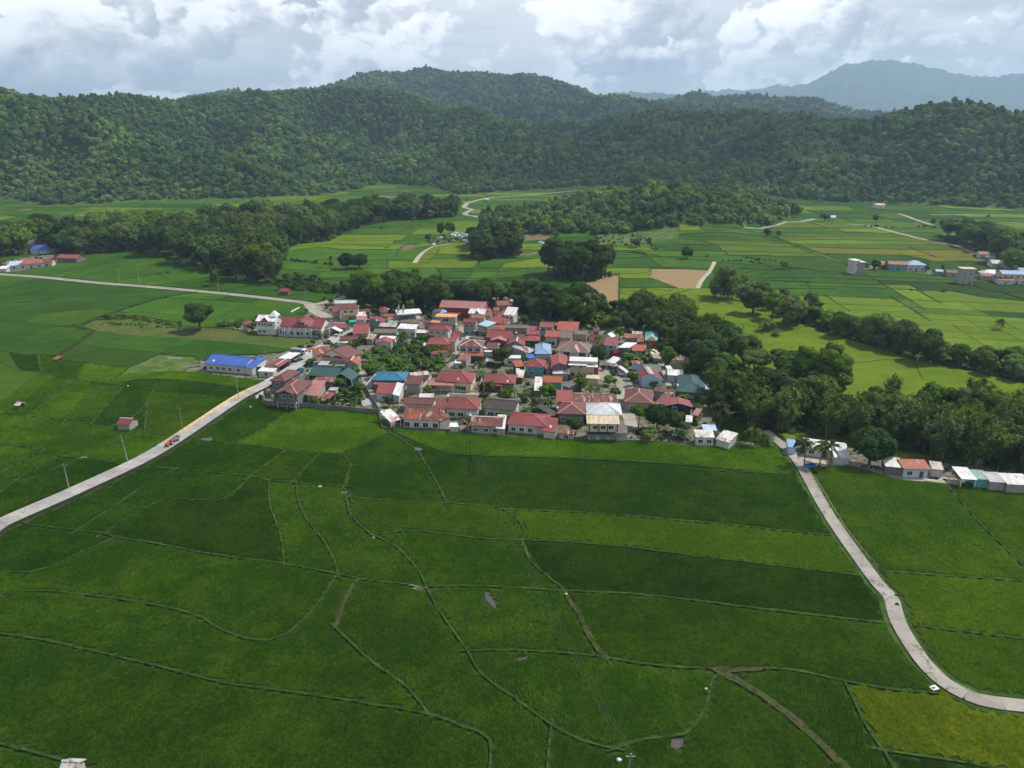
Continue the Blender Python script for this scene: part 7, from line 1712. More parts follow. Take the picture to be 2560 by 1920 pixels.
for t_ in merged('bund') + merged('dry') + merged('ditch'):
    a, b, c = XY[cf[t_][0]], XY[cf[t_][1]], XY[cf[t_][2]]
    cy_ = (a[1] + b[1] + c[1]) / 3
    if cy_ > 330 or cy_ < 60: continue
    A_ = abs((b[0] - a[0]) * (c[1] - a[1]) - (c[0] - a[0]) * (b[1] - a[1])) / 2
    for _ in range(int(A_ * 1.7 + random.random())):
        r1, r2 = random.random(), random.random()
        if r1 + r2 > 1: r1, r2 = 1 - r1, 1 - r2
        p = a + (b - a) * r1 + (c - a) * r2; BP.append((p[0], p[1], .42))
BP = np.array(BP); n_ = len(BP); q_ = rng.uniform(.5, 1.25, n_)
print('INFO tufts', n_)
scatter('bund_grass', BP, rng.uniform(0, 6.28, n_), np.stack([q_, q_, q_ * rng.uniform(.6, 1.2, n_)], 1), rng.integers(0, 4, n_), TUFT, 'coarse grass along the paddy banks')

# ---- rice plants standing in the nearer paddies, row by row
def rice_tile(name, m, seed):
    rs = np.random.default_rng(seed); V = []; Ft = []
    for i in range(6):
        for j in range(3):
            cx, cy_ = -.5 + (i + .5) / 6 + rs.normal(0, .02), -.5 + (j + .5) / 3 + rs.normal(0, .025)
            for k in range(10):
                a = rs.uniform(0, 6.283); l = rs.uniform(.36, .62); o_ = rs.uniform(.15, .5); d = np.array([math.cos(a), math.sin(a)]); sx = np.array([-d[1], d[0]]) * .026
                b0 = np.array([cx, cy_]) + d * .02; z1 = l * math.cos(o_); t_ = b0 + d * l * math.sin(o_)
                i0 = len(V); V += [(*(b0 - sx), 0), (*(b0 + sx), 0), (*(t_ + sx * .4), z1 * .98)]; Ft.append((i0, i0 + 1, i0 + 2))
    return np_mesh(name, np.array(V), np.array(Ft), m)
BL = dict(dark=((.042, .130, .011), (.098, .210, .016)), mid=((.068, .175, .012), (.150, .285, .019)), fresh=((.092, .21, .013), (.175, .31, .019)), lime=((.13, .24, .013), (.20, .31, .019)), olive=((.110, .225, .013), (.180, .30, .019)), yellow=((.22, .30, .014), (.36, .42, .02)))
RP = {}
for o, kind, A, C, u, v, comp in fields:
    if C[1] >= 255: continue
    T_ = np.array([[XY[i] for i in cf[t_]] for t_ in comp]); lo = T_.reshape(-1, 2).min(0); hi = T_.reshape(-1, 2).max(0)
    # keep to what the picture can show, with a margin
    lo = np.maximum(lo, [-260, 62]); hi = np.minimum(hi, [300, 262]); ang = random.uniform(-.35, .35) + math.pi / 2 * random.randrange(2); ca, sa = math.cos(ang), math.sin(ang)
    mid = (lo + hi) / 2; Rr = np.hypot(*(hi - lo)) / 2 + 1; gs = np.arange(-Rr, Rr, .98); Gx, Gy = np.meshgrid(gs, gs)
    PX = mid[0] + Gx * ca - Gy * sa; PY = mid[1] + Gx * sa + Gy * ca; PX, PY = PX.ravel(), PY.ravel()
    m = (PX > lo[0]) & (PX < hi[0]) & (PY > lo[1]) & (PY < hi[1]); PX, PY = PX[m], PY[m]
    f_ = PY * _cp + CAM_H * _sp; uu = 1280 + FPX * PX / f_; vv = 960 - FPX * (PY * _sp - CAM_H * _cp) / f_
    m = (uu > -60) & (uu < 2620) & (vv < 1990); PX, PY = PX[m], PY[m]
    okc = np.ones(len(PX), bool)
    for dx, dy in ((0, 0), (.24, .24), (-.24, .24), (.24, -.24), (-.24, -.24)):
        qx, qy = PX + dx * ca - dy * sa, PY + dx * sa + dy * ca; ins = np.zeros(len(PX), bool)
        for a, b, c in T_:
            bb = (qx >= min(a[0], b[0], c[0])) & (qx <= max(a[0], b[0], c[0])) & (qy >= min(a[1], b[1], c[1])) & (qy <= max(a[1], b[1], c[1]))
            if not bb.any(): continue
            ii = np.nonzero(bb)[0]; x_, y_ = qx[ii], qy[ii]
            s1 = (b[0] - a[0]) * (y_ - a[1]) - (b[1] - a[1]) * (x_ - a[0]); s2 = (c[0] - b[0]) * (y_ - b[1]) - (c[1] - b[1]) * (x_ - b[0]); s3 = (a[0] - c[0]) * (y_ - c[1]) - (a[1] - c[1]) * (x_ - c[0])
            g_ = ((s1 >= 0) & (s2 >= 0) & (s3 >= 0)) | ((s1 <= 0) & (s2 <= 0) & (s3 <= 0)); ins[ii[g_]] = True
        okc &= ins
    PX, PY = PX[okc], PY[okc]
    if len(PX): RP.setdefault(kind, []).append((PX, PY, np.full(len(PX), ang), np.full(len(PX), random.random())))
for kind, L_ in RP.items():
    PX, PY, AN, TO = [np.concatenate(q) for q in zip(*L_)]; n_ = len(PX); print('INFO rice', kind, n_)
    AN = AN + math.pi * rng.integers(0, 2, n_)
    zs = rng.uniform(.7, 1.25, n_)
    scatter('rice_plants', np.stack([PX, PY, np.full(n_, .28)], 1), AN, np.stack([np.ones(n_), np.ones(n_), zs], 1), rng.integers(0, 4, n_), [rice_tile('rice_tile', blade_mat('blade_' + kind, *BL[kind]), 2000 + k) for k in range(4)], '%s rice plants standing in rows in the nearer paddies' % TONE[kind], tone=TO)
# ------------------------------------------------------------------ walls, fences, poles, vehicles and other small things
def frame(o, d):
    d = v2(d) / np.hypot(*d); return lambda a, b, z: (o[0] + d[0] * a - d[1] * b, o[1] + d[1] * a + d[0] * b, z), d, np.array([-d[1], d[0]])
def run_wall(spec, h, th, m, label, post=None, name='boundary_wall', cat='wall', pm=None, cap=None):
    P = gpl(spec); c = P[0]; root = empty(name, (c[0], c[1], 0)); tag(root, label, cat); loc = (c[0], c[1], 0)
    for a, b in zip(P[:-1], P[1:]):
        a, b = v2(a), v2(b); L = np.hypot(*(b - a)); n_ = max(1, int(round(L / (post or 4.0)))); d = (b - a) / L; nn = np.array([-d[1], d[0]])
        for i in range(n_):
            q = a + (b - a) * (i + .5) / n_
            MB().box((q[0], q[1], h / 2), (L / n_ / 2 - .02, th / 2, h / 2), (d, nn)).build('panel', m, root, loc)
            if post:
                q = a + (b - a) * i / n_; MB().box((q[0], q[1], h / 2 + .12), (.17, .17, h / 2 + .12), (d, nn)).build('post', pm or m, root, loc)
            if cap: MB().box((q[0], q[1], h + .05), (L / n_ / 2, th / 2 + .06, .05), (d, nn)).build('coping', cap, root, loc)
    return root
run_wall('B 160,795 320,822 900,850 1500,905 2160,962', 2.0, .22, CONCD, 'long dark concrete wall between the brown houses and the paddy', 3.6, pm=CONCD)
run_wall('G 1600,1370 1640,1540 1700,1552', 1.2, .2, CONCD, 'low dark wall at the paddy corner beside the alley', 4)
run_wall('B 2160,962 2080,830 1960,640 1880,480', 1.6, .18, CONCD, 'dark garden wall along the alley', 4)
run_wall('H 60,1542 600,1560 1000,1575 1420,1600 1990,1650', .9, .2, CONCD, 'low blackened wall under the front row of houses', 5)
run_wall('I 0,1458 500,1465 1000,1492 1600,1515', .6, .2, CONCD, 'low mossy wall along the paddy below the cream house', 5)
run_wall('H 430,1098 720,1104 1085,1118', 1.0, .16, WC['cream'], 'cream fence with square posts in front of the cream bungalow', 3.2, name='fence', cat='fence', pm=WC['cream'])
run_wall('H 430,1098 560,930', 1.3, .16, WC['cream'], 'cream side fence of the cream bungalow', 4, name='fence', cat='fence')
run_wall('H 1085,1118 1140,930', 1.3, .16, WC['tan'], 'tan side wall between cream bungalow and red bungalow', 4)
run_wall('A 1180,222 1370,120', 1.1, .3, TRIMW, 'short white wall at the edge of the paddy near the road fork', None)
run_wall('B 0,700 130,610', 1.5, .12, TRIMW, 'white steel gate at the entrance of the brown houses', 2.2, name='gate', cat='gate', pm=CONC)
run_wall('F 1340,860 1460,1090 1500,1200', 1.3, .18, CONC, 'grey wall along the lane beside the white roofs', 4)
run_wall('Q 1975,880 2212,925 2300,940', 1.6, .2, CONC, 'grey block wall at the far end of the farm lane', 4)
run_wall('F 0,1010 140,1170', 1.2, .15, WC['cream'], 'pale yellow wall beside the court', 4)
run_wall('C 330,700 520,580', .9, .18, TRIMW, 'white roadside wall with stub posts near the big bright red roof', 2.4, pm=TRIMW)
for i, (a, b) in enumerate([('G 860,745 900,715', 0), ('B 850,100 850,100', 0)][:1]): pass
# white pillar beside the big red roof, gate pillars
def block(name, spec, hx, hy, h, m, label, cat, taper=1.0):
    u, v = pl(spec)[0]; x, y = unp(u, v); o = MB()
    o.box((x, y, h / 2), (hx, hy, h / 2)); o.box((x, y, h + .06), (hx * 1.15, hy * 1.15, .06))
    ob = o.build(name, m, None, (x, y, 0)); ob.location = (x, y, 0); tag(ob, label, cat); return ob
block('pillar', 'C 560,748', .75, .6, 4.6, TRIMW, 'white square pillar in front of the big bright red roof', 'pillar')
block('gate_pillar', 'B 145,760', .25, .25, 3.0, CONC, 'concrete gate pillar at the entrance of the brown houses', 'pillar')
block('gate_pillar', 'B 312,818', .28, .28, 4.0, CONC, 'taller concrete pillar at the wall corner by the veranda', 'pillar')
block('electrical_box', 'B 90,690', .5, .3, 1.6, plain('navy_paint', (.03, .05, .10)), 'dark blue box beside the white gate', 'box')
# concrete pad with kerb
P_ = gpl('B 1790,705 1960,690 2030,790 1850,830'); o = MB(); o.slab([(p[0], p[1], .55) for p in P_], .6); c = P_[0]
pd = o.build('concrete_pad', CONC, None, (c[0], c[1], 0)); pd.location = (c[0], c[1], 0); tag(pd, 'bare concrete pad in the walled garden', 'pad')
P_ = gpl('F 1060,535 1262,540 1240,640 1085,645'); o = MB(); o.slab([(p[0], p[1], .42) for p in P_], .12); c = P_[0]
MATM = patchy('drying_grain', [(.62, .52, .34), (.52, .42, .25), (.66, .58, .42)], (.5, 1.2), bump=.4)
pd = o.build('drying_mat', MATM, None, (c[0], c[1], 0)); pd.location = (c[0], c[1], 0); tag(pd, 'cream mat of drying grain below the raised timber house', 'mat')
P_ = gpl('F 545,1100 570,1078 628,1075 605,1112'); o = MB(); o.slab([(p[0], p[1], .40) for p in P_], .05); c = P_[0]
pd = o.build('tarpaulin', plain('mint_cloth', (.42, .62, .58)), None, (c[0], c[1], 0)); pd.location = (c[0], c[1], 0); tag(pd, 'pale turquoise cloth on the concrete court', 'cloth')
# rice drying along the road edge
GRAIN = patchy('golden_grain', [(.56, .40, .17), (.48, .33, .13), (.60, .46, .22)], (.4, 1.0), bump=.5)
rl = smooth_line(gpl(ROADS['village_road'][0]), 2.0)
rs_ = [i for i, q in enumerate(rl) if 455 < proj(q[0], q[1], .95)[0] < 672 and proj(q[0], q[1], .95)[1] > 950]
i0, i1 = rs_[0], rs_[-1]; k = 0; i = i0
while i < i1 - 2:
    a, b = rl[i], rl[min(i + 2, i1)]; d = (b - a) / np.hypot(*(b - a)); nn = np.array([-d[1], d[0]]); L = np.hypot(*(b - a)); c = (a + b) / 2 + nn * 1.65
    o = MB(); q = [(c + d * s * (L / 2 - .14) + nn * t_ * .6 * random.uniform(.92, 1.05)) for s, t_ in ((-1, -1), (1, -1), (1, 1), (-1, 1))]
    o.slab([(p[0], p[1], 1.03) for p in q], .07); k += 1
    ob = o.build('drying_rice', GRAIN, None, (c[0], c[1], 0)); ob.location = (c[0], c[1], 0); tag(ob, 'rectangle of golden rice drying on the road, %s from the tractor' % ordinal(k), 'grain', 'drying rice on the road')
    i += 2
# poles, wires
def pole(spec, h, label, lamp=False, r=.13, name='utility_pole', arm=True, mm=None, lean=(0, 0)):
    u, v = pl(spec)[0]; x, y = unp(u, v); root = empty(name, (x, y, 0)); tag(root, label, 'pole'); m = mm or CONC
    MB().tube((0, 0, -.2), (lean[0], lean[1], h), r, r * .65, 8).build('shaft', m, root)
    if arm: MB().box((lean[0], lean[1], h - .6), (1.0, .06, .07)).build('crossarm', TIMBER, root)
    if lamp:
        MB().tube((0, 0, h - .1), (1.2, -.3, h + .25), .04, .04, 5).build('lamp_arm', METAL, root); MB().box((1.45, -.36, h + .24), (.32, .12, .06)).build('lamp_head', TRIMW, root)
    return (x + lean[0], y + lean[1], h)
TOPS = [pole('J 0,640', 7.5, 'pale utility pole near the edge of the road'), pole('J 386,505', 7.5, 'pale utility pole in the paddy beside the road', mm=CONC), pole('J 712,360', 8.5, 'leaning white utility pole at the roadside', lean=(-.5, 0)), pole('J 1015,190', 8.5, 'thin utility pole beside the tractor', r=.08), pole('L 1655,1395', 8.0, 'grey utility pole at the road before the houses')]
def wire(a, b, sag, label, r=.010):
    o = MB(); n = 10; pr = None
    for i in range(n + 1):
        t = i / n; p = (a[0] + (b[0] - a[0]) * t, a[1] + (b[1] - a[1]) * t, a[2] + (b[2] - a[2]) * t - sag * 4 * t * (1 - t))
        if pr: o.tube(pr, p, r, r, 4)
        pr = p
    tag(o.build('power_line', METAL, None), label, 'cable', 'power lines')
for i, (a, b) in enumerate(zip(TOPS[:-1], TOPS[1:])): wire(a, b, 1.0, 'power line along the village road, %s span' % ordinal(i + 1))
lt = [pole('L 1755,1330', 5.5, 'street lamp on the road beside the brown balcony house', True, .07, 'street_lamp', False, METAL), pole('G 905,575', 6.5, 'street lamp at the meadow beside the village road', True, .08, 'street_lamp', False, METAL), pole('G 1470,870', 6.0, 'street lamp in the garden behind the alley', True, .06, 'street_lamp', False, METAL), pole('F 1290,590', 5.0, 'street lamp beside the drying mat', True, .06, 'street_lamp', False, METAL), pole('F 432,1360', 4.6, 'street lamp on the court lawn', True, .06, 'street_lamp', False, METAL)]
pole('A 640,1640', 9.0, 'dark utility pole in the yard of the blue roofed house', r=.12); pole('H 740,1130', 9.0, 'thin utility pole at the cream fence', r=.09)
for k, (s_, hh_) in enumerate([('L 832,575', 8), ('L 968,593', 8), ('L 1518,650', 8), ('L 2118,712', 8)]): pole(s_, hh_, 'utility pole on the valley road, %s from the bright orange roof' % ordinal(k + 1), r=.12)
for k, s_ in enumerate(['Q 702,1468', 'Q 120,1160', 'U 1575,368', 'Q 2020,800']): pole(s_, 2.6 if k != 2 else 3.2, ['bamboo stake in the olive paddy beside the farm road', 'bamboo stake at the edge of the dark paddy', 'short pole beside the farm road bend', 'thin stake by the farm lane'][k], r=.06, name='stake', arm=False, mm=BAMB)
# tripod pylon standing in the paddy, with its wires
u, v = px('O', 803, 355); x, y = unp(u, v); root = empty('tripod_pole', (x, y, 0)); tag(root, 'dark three legged power pole standing in the dark paddy', 'pole')
for k, a in enumerate((.3, 2.4, 4.5)): MB().tube((math.cos(a) * 1.0, math.sin(a) * 1.0, 0), (0, 0, 7.0), .07, .05, 6).build('leg', DARKM, root)
MB().tube((0, 0, 5), (0, 0, 10.5), .09, .06, 6).build('shaft', DARKM, root); MB().box((0, 0, 9.8), (1.1, .05, .06)).build('crossarm', DARKM, root)
x2, y2 = unp(*px('P', 1790, 1140), 9.0); root = empty('steel_pole', (x2, y2, 0)); tag(root, 'leaning pale steel pole at the picture edge', 'pole'); MB().tube((-.8, 0, 0), (0, 0, 9.0), .12, .09, 8).build('shaft', METAL, root); MB().box((-.05, 0, 8.5), (.6, .06, .06)).build('crossarm', METAL, root)
for k, dx in enumerate((-.9, 0, .9)): wire((x + dx, y, 9.8), (x2 + dx * .5, y2, 8.6), 2.2, 'thin power line over the dark paddies, %s strand' % ordinal(k + 1), .006)
# farm road fence
fl = smooth_line(gpl('Q 700,750 790,880 900,1060 1000,1220 1120,1370 1195,1450'), 3.0); c = fl[0]; root = empty('fence', (c[0], c[1], 0)); tag(root, 'low bamboo rail fence along the farm road', 'fence')
for q in fl: MB().tube((q[0], q[1], 0), (q[0], q[1], 1.25), .05, .05, 5).build('post', BAMB, root, (c[0], c[1], 0))
for a, b in zip(fl[:-1], fl[1:]): MB().tube((a[0], a[1], 1.1), (b[0], b[1], 1.1), .035, .035, 5).build('rail', BAMB, root, (c[0], c[1], 0))
# haystack
hs_ = np.random.default_rng(4); u, v = px('F', 1640, 905); x, y = unp(u, v)
V = []; Fh = []; nr, nc = 9, 22
for i in range(nr):
    for j in range(nc):
        t = i / (nr - 1); a = j / nc * 6.283; r = math.cos(t * 1.45) ** .7 * (1 + .10 * hs_.normal()); V.append((math.cos(a) * r * 5.2, math.sin(a) * r * 4.2, 4.6 * math.sin(t * 1.5) * (1 + .05 * hs_.normal())))
for i in range(nr - 1):
    for j in range(nc): Fh.append((i * nc + j, i * nc + (j + 1) % nc, (i + 1) * nc + (j + 1) % nc, (i + 1) * nc + j))
Fh.append(tuple((nr - 1) * nc + j for j in range(nc)))
o = mesh_obj('haystack', V, Fh, patchy('straw', [(.30, .24, .14), (.20, .16, .10), (.38, .31, .19)], (.6, 1.4), bump=.9)); o.location = (x, y, 0); tag(o, 'big brown haystack at the edge of the grove', 'haystack')
# cemetery tombs on the mound
def tomb(x, y, k, sx, sy, h, cross):
    z = hz(x, y); root = empty('tomb', (x, y, z), random.uniform(-.5, .5)); tag(root, 'small white tomb on the cemetery mound, %s from the tall tree' % ordinal(k), 'tomb', 'tombs on the mound')
    m = random.choice([TRIMW, TRIMW, TRIMW, WC['lblue']]); o = MB(); o.box((0, 0, h / 2), (sx, sy, h / 2)); o.box((0, 0, h * .2), (sx * 1.15, sy * 1.15, h * .2)); o.build('vault', m, root)
    if cross:
        o = MB(); o.box((0, -sy, h + .5), (.1, .1, .6)); o.box((0, -sy, h + .7), (.35, .09, .09)); o.build('cross', TRIMW, root)
    else: MB().box((0, -sy * .9, h + .35), (sx * .7, .12, .4)).build('headstone', m, root)
tp = [('M', a, b) for a, b in [(1120, 312), (1150, 270), (1165, 262), (1240, 240), (1255, 236), (1270, 233), (1285, 236), (1300, 240), (1320, 238), (1340, 245), (1350, 250), (1365, 243), (1380, 238), (1395, 243), (1410, 238), (1425, 240), (1330, 285), (1345, 288), (1360, 283), (1310, 258), (1335, 262), (1290, 252), (1375, 262), (1400, 255), (1260, 248), (1420, 250), (1855, 300), (1870, 303)]]
for k, (t_, a, b) in enumerate(tp):
    u, v = px(t_, a, b); x, y = unp(u, v)
    for _ in range(5): x, y = unp(u, v, hz(x, y) + .5)
    tomb(x, y, k + 1, random.uniform(.7, 1.3), random.uniform(1.0, 1.7), random.uniform(.9, 1.8), k % 3 == 0)
# ---- vehicles
def wheel(P, root, a, b, r, w, d, nn, loc, rim=None):
    o = MB(); p = P(a, b - w / 2, r); q = P(a, b + w / 2, r); o.tube(p, q, r, r, 12); wo = o.build('wheel', TYRE, root, loc)
    MB().tube(P(a, b - w / 2 - .02, r), P(a, b + w / 2 + .02, r), r * .5, r * .5, 8).build('rim', rim or METAL, wo, loc)
RED = plain('tractor_paint', (.55, .10, .03), .45, .15); WHITEP = plain('white_paint', (.68, .69, .70), .4, .1, spec=.4)
def tractor(spec, dirspec, z, label):
    x, y = unp(*pl(spec)[0], z); t2 = v2(unp(*pl(dirspec)[0], z)); P, d, nn = frame((x, y), t2 - np.array([x, y])); ax = (d, nn)
    root = empty('tractor', (x, y, z)); tag(root, label, 'tractor'); loc = (x, y, 0); Pz = lambda a, b, zz: P(a, b, zz)
    MB().box(P(.9, 0, 1.0), (.85, .38, .32), ax).box(P(.9, 0, 1.36), (.7, .32, .06), ax).build('bonnet', RED, root, loc)
    MB().box(P(-.5, 0, .85), (.75, .45, .22), ax).build('body', RED, root, loc)
    for s in (-1, 1):
        MB().box(P(-.55, s * .72, 1.28), (.55, .22, .05), ax).build('mudguard', RED, root, loc)
        wheel(P, root, -.6, s * .75, .68, .36, d, nn, loc, WHITEP); wheel(P, root, 1.3, s * .6, .4, .24, d, nn, loc, WHITEP)
    MB().box(P(-.55, 0, 1.25), (.25, .25, .06), ax).box(P(-.8, 0, 1.5), (.05, .25, .25), ax).build('seat', DARKM, root, loc)
    MB().tube(P(.05, 0, 1.2), P(-.1, 0, 1.65), .025, .025, 5).build('steering_column', DARKM, root, loc); MB().tube(P(1.2, .2, 1.4), P(1.2, .2, 2.1), .05, .04, 6).build('exhaust', DARKM, root, loc)
    return P, ax, (x, y)
sc_z = .95
P, ax, xy = tractor('J 938,250', 'J 900,275', sc_z, 'red tractor pulling a trailer down the village road')
# heights above the road: lift the tractor's parts
for o in [o for o in bpy.data.objects if o.parent and o.parent.name.startswith('tractor')]: pass
def trailer():
    root = empty('trailer', (xy[0], xy[1], 0)); tag(root, 'grey open trailer hitched behind the red tractor', 'trailer'); loc = (xy[0], xy[1], 0)
    MB().box(P(-3.6, 0, .95), (1.5, .85, .06), ax).build('bed', TIMBER, root, loc)
    for s in (-1, 1): MB().box(P(-3.6, s * .83, 1.25), (1.5, .03, .28), ax).build('side_board', METAL, root, loc); wheel(P, root, -3.7, s * .8, .42, .24, ax[0], ax[1], loc)
    MB().box(P(-5.08, 0, 1.25), (.03, .83, .28), ax).build('tailboard', METAL, root, loc); MB().box(P(-1.7, 0, .75), (.6, .05, .05), ax).build('drawbar', DARKM, root, loc)
    root.location.z += 0; return root
trailer()
tractor('A 1560,1130', 'A 1660,1170', .25, 'orange tractor parked behind the white truck')
def lift(prefix, dz):
    for o in bpy.data.objects:
        if o.parent is None and o.name.split('.')[0] == prefix and o.get('_l') is None: o.location.z += dz; o['_l'] = 1
def truck(spec, dirspec, label):
    x, y = unp(*pl(spec)[0], .25); t2 = v2(unp(*pl(dirspec)[0], .25)); P, d, nn = frame((x, y), t2 - np.array([x, y])); ax = (d, nn); root = empty('truck', (x, y, 0)); tag(root, label, 'truck'); loc = (x, y, 0)
    o = MB(); f = [(2.9, .55), (2.9, 1.35), (2.45, 2.3), (1.2, 2.35), (1.2, .55)]
    for s in (-1, 1): o.poly([P(a, s * .95, z) for a, z in (f if s > 0 else f[::-1])])
    for (a, z), (b, y_) in zip(f, f[1:] + f[:1]): o.poly([P(a, .95, z), P(a, -.95, z), P(b, -.95, y_), P(b, .95, y_)])
    cab = o.build('cab', WHITEP, root, loc)
    MB().poly([P(2.90, -.8, 1.4), P(2.90, .8, 1.4), P(2.50, .8, 2.2), P(2.50, -.8, 2.2)]).build('windscreen', GLASS, cab, loc)
    for s in (-1, 1): MB().box(P(1.9, s * .955, 1.75), (.45, .01, .28), ax).build('side_window', GLASS, cab, loc)
    MB().box(P(-1.2, 0, .85), (2.2, .95, .12), ax).build('chassis', DARKM, root, loc)
    MB().box(P(-1.2, 0, 1.65), (2.2, 1.0, .68), ax).build('cargo_body', plain('truck_grey', (.20, .22, .24), .5), root, loc); MB().box(P(-1.2, 0, 2.38), (2.25, 1.05, .05), ax).build('cargo_roof', METAL, root, loc)
    for a in (2.1, -.6, -2.4):
        for s in (-1, 1): wheel(P, root, a, s * .85, .42, .26, d, nn, loc)
    for s in (-1, 1): MB().box(P(2.92, s * .7, .85), (.02, .15, .1), ax).build('headlight', FRAME, cab, loc)
    root.location.z = .25; return root
truck('A 1390,1170', 'A 1570,1185', 'white cab truck with dark box body parked by the meadow')
def van(spec, dirspec, label, paint, name='van', L=2.3, W_=.9, Hh=1.95):
    x, y = unp(*pl(spec)[0], .34); t2 = v2(unp(*pl(dirspec)[0], .34)); P, d, nn = frame((x, y), t2 - np.array([x, y])); ax = (d, nn); root = empty(name, (x, y, 0)); tag(root, label, name); loc = (x, y, 0)
    o = MB(); f = [(L, .4), (L, 1.05), (L - .35, 1.15), (L - .95, Hh), (-L, Hh), (-L, .4)]
    for s in (-1, 1): o.poly([P(a, s * W_, z) for a, z in (f if s > 0 else f[::-1])])
    for (a, z), (b, y_) in zip(f, f[1:] + f[:1]): o.poly([P(a, W_, z), P(a, -W_, z), P(b, -W_, y_), P(b, W_, y_)])
    bd = o.build('body', paint, root, loc)
    MB().poly([P(L - .36, -W_ * .85, 1.2), P(L - .36, W_ * .85, 1.2), P(L - .90, W_ * .85, Hh - .06), P(L - .90, -W_ * .85, Hh - .06)]).build('windscreen', GLASS, bd, loc)
    for s in (-1, 1):
        MB().box(P(-.3, s * (W_ + .006), 1.5), (1.5, .01, .26), ax).build('side_window', GLASS, bd, loc); MB().box(P(L + .01, s * .6, .85), (.02, .16, .1), ax).build('headlight', FRAME, bd, loc)
        for a in (L - .8, -L + .8): wheel(P, root, a, s * (W_ - .12), .34, .22, d, nn, loc)
    MB().box(P(-.3, 0, Hh + .08), (1.5, W_ * .8, .05), ax).build('roof_rack', METAL, root, loc); root.location.z = .34; return root
van('F 428,935', 'F 432,1010', 'dark blue van parked on the concrete court', plain('van_paint', (.02, .025, .04), .3, .1, spec=.5))
van('F 540,1010', 'F 552,1060', 'small white scrapped van shell on the court', WHITEP, L=1.6, W_=.75, Hh=1.5)
van('A 1345,1350', 'A 1385,1335', 'small dark car parked beside the pale sheet roof shed', plain('car_paint', (.06, .065, .07), .35), 'car', 1.9, .8, 1.4)
def bike(spec, label, ang):
    x, y = unp(*pl(spec)[0], .35); root = empty('motorbike', (x, y, .35), ang); tag(root, label, 'motorbike')
    for a in (-.62, .62): MB().tube((a, -.05, .3), (a, .05, .3), .3, .3, 10).build('wheel', TYRE, root)
    MB().tube((-.6, 0, .35), (.1, 0, .6), .06, .09, 6).tube((.1, 0, .6), (.62, 0, .35), .06, .04, 6).build('frame', DARKM, root); MB().box((-.2, 0, .78), (.38, .13, .06)).build('seat', DARKM, root)
    MB().box((.2, 0, .72), (.2, .14, .12)).build('fuel_tank', plain('bike_red', (.25, .03, .03), .4), root); MB().tube((.5, -.33, 1.0), (.5, .33, 1.0), .02, .02, 5).tube((.5, 0, 1.0), (.62, 0, .35), .03, .03, 5).build('handlebar', METAL, root)
bike('F 320,880', 'motorbike parked under the white carport roof', .8); bike('F 340,905', 'second motorbike at the white carport', 1.1)
for k, q in enumerate(['Q 1105,745', 'Q 1165,750', 'Q 1200,752', 'Q 785,748', 'Q 810,752']): bike(q, 'motorbike on the farm lane, %s from the blue trailer' % ordinal((k - 3) % 5 + 1), .3 * k)
# blue cart at the palms
x, y = unp(*px('Q', 732, 750)); root = empty('handcart', (x, y, 0), .4); tag(root, 'bright blue cart beside the three palms', 'cart'); BLU = plain('blue_paint', (.03, .18, .42), .5)
MB().box((0, 0, .62), (1.2, .7, .05)).build('bed', BLU, root)
for s in (-1, 1): MB().box((0, s * .7, .95), (1.2, .04, .3)).build('side_board', BLU, root); MB().tube((.1, s * .78, .35), (.1, s * .9, .35), .35, .35, 10).build('wheel', TYRE, root)
for s in (-1, 1): MB().box((s * 1.2, 0, .95), (.04, .7, .3)).build('end_board', BLU, root)
# water drums, tanks, dishes
def drum(spec, r, h, m, label, name='water_drum', z=.25):
    x, y = unp(*pl(spec)[0], z); root = empty(name, (x, y, z)); tag(root, label, 'drum'); MB().tube((0, 0, 0), (0, 0, h), r, r, 14).build('shell', m, root); MB().tube((0, 0, h), (0, 0, h + .15), r * .96, r * .4, 14).build('lid', m, root)
drum('B 800,185', .9, 1.3, plain('drum_blue', (.05, .30, .50), .5), 'light blue water tank beside the green roof at the road'); drum('G 865,800', 1.2, 1.6, METAL, 'rounded white tank in front of the solar panels', 'water_tank')
drum('C 490,490', 1.9, 1.9, plain('green_tarp', (.03, .34, .26), .6), 'green covered round stall at the roadside', 'water_tank')
def dish(x, y, z, label, s=.38):
    root = empty('satellite_dish', (x, y, z), random.uniform(-.6, .6)); tag(root, label, 'dish', 'satellite dishes'); o = MB(); n = 14; dv = Vector((.25, -.75, .6)).normalized(); uu = dv.orthogonal().normalized(); ww = dv.cross(uu); c0 = Vector((0, 0, .7))
    R0 = [c0 + (uu * math.cos(k * 6.283 / n) + ww * math.sin(k * 6.283 / n)) * s + dv * .16 for k in range(n)]
    for k in range(n): o.poly([c0, R0[k], R0[(k + 1) % n]])
    o.build('reflector', TRIMW, root); MB().tube((0, 0, 0), c0, .035, .03, 5).build('mast', METAL, root); MB().tube(c0, c0 + dv * .6, .02, .02, 4).build('feed_arm', METAL, root)
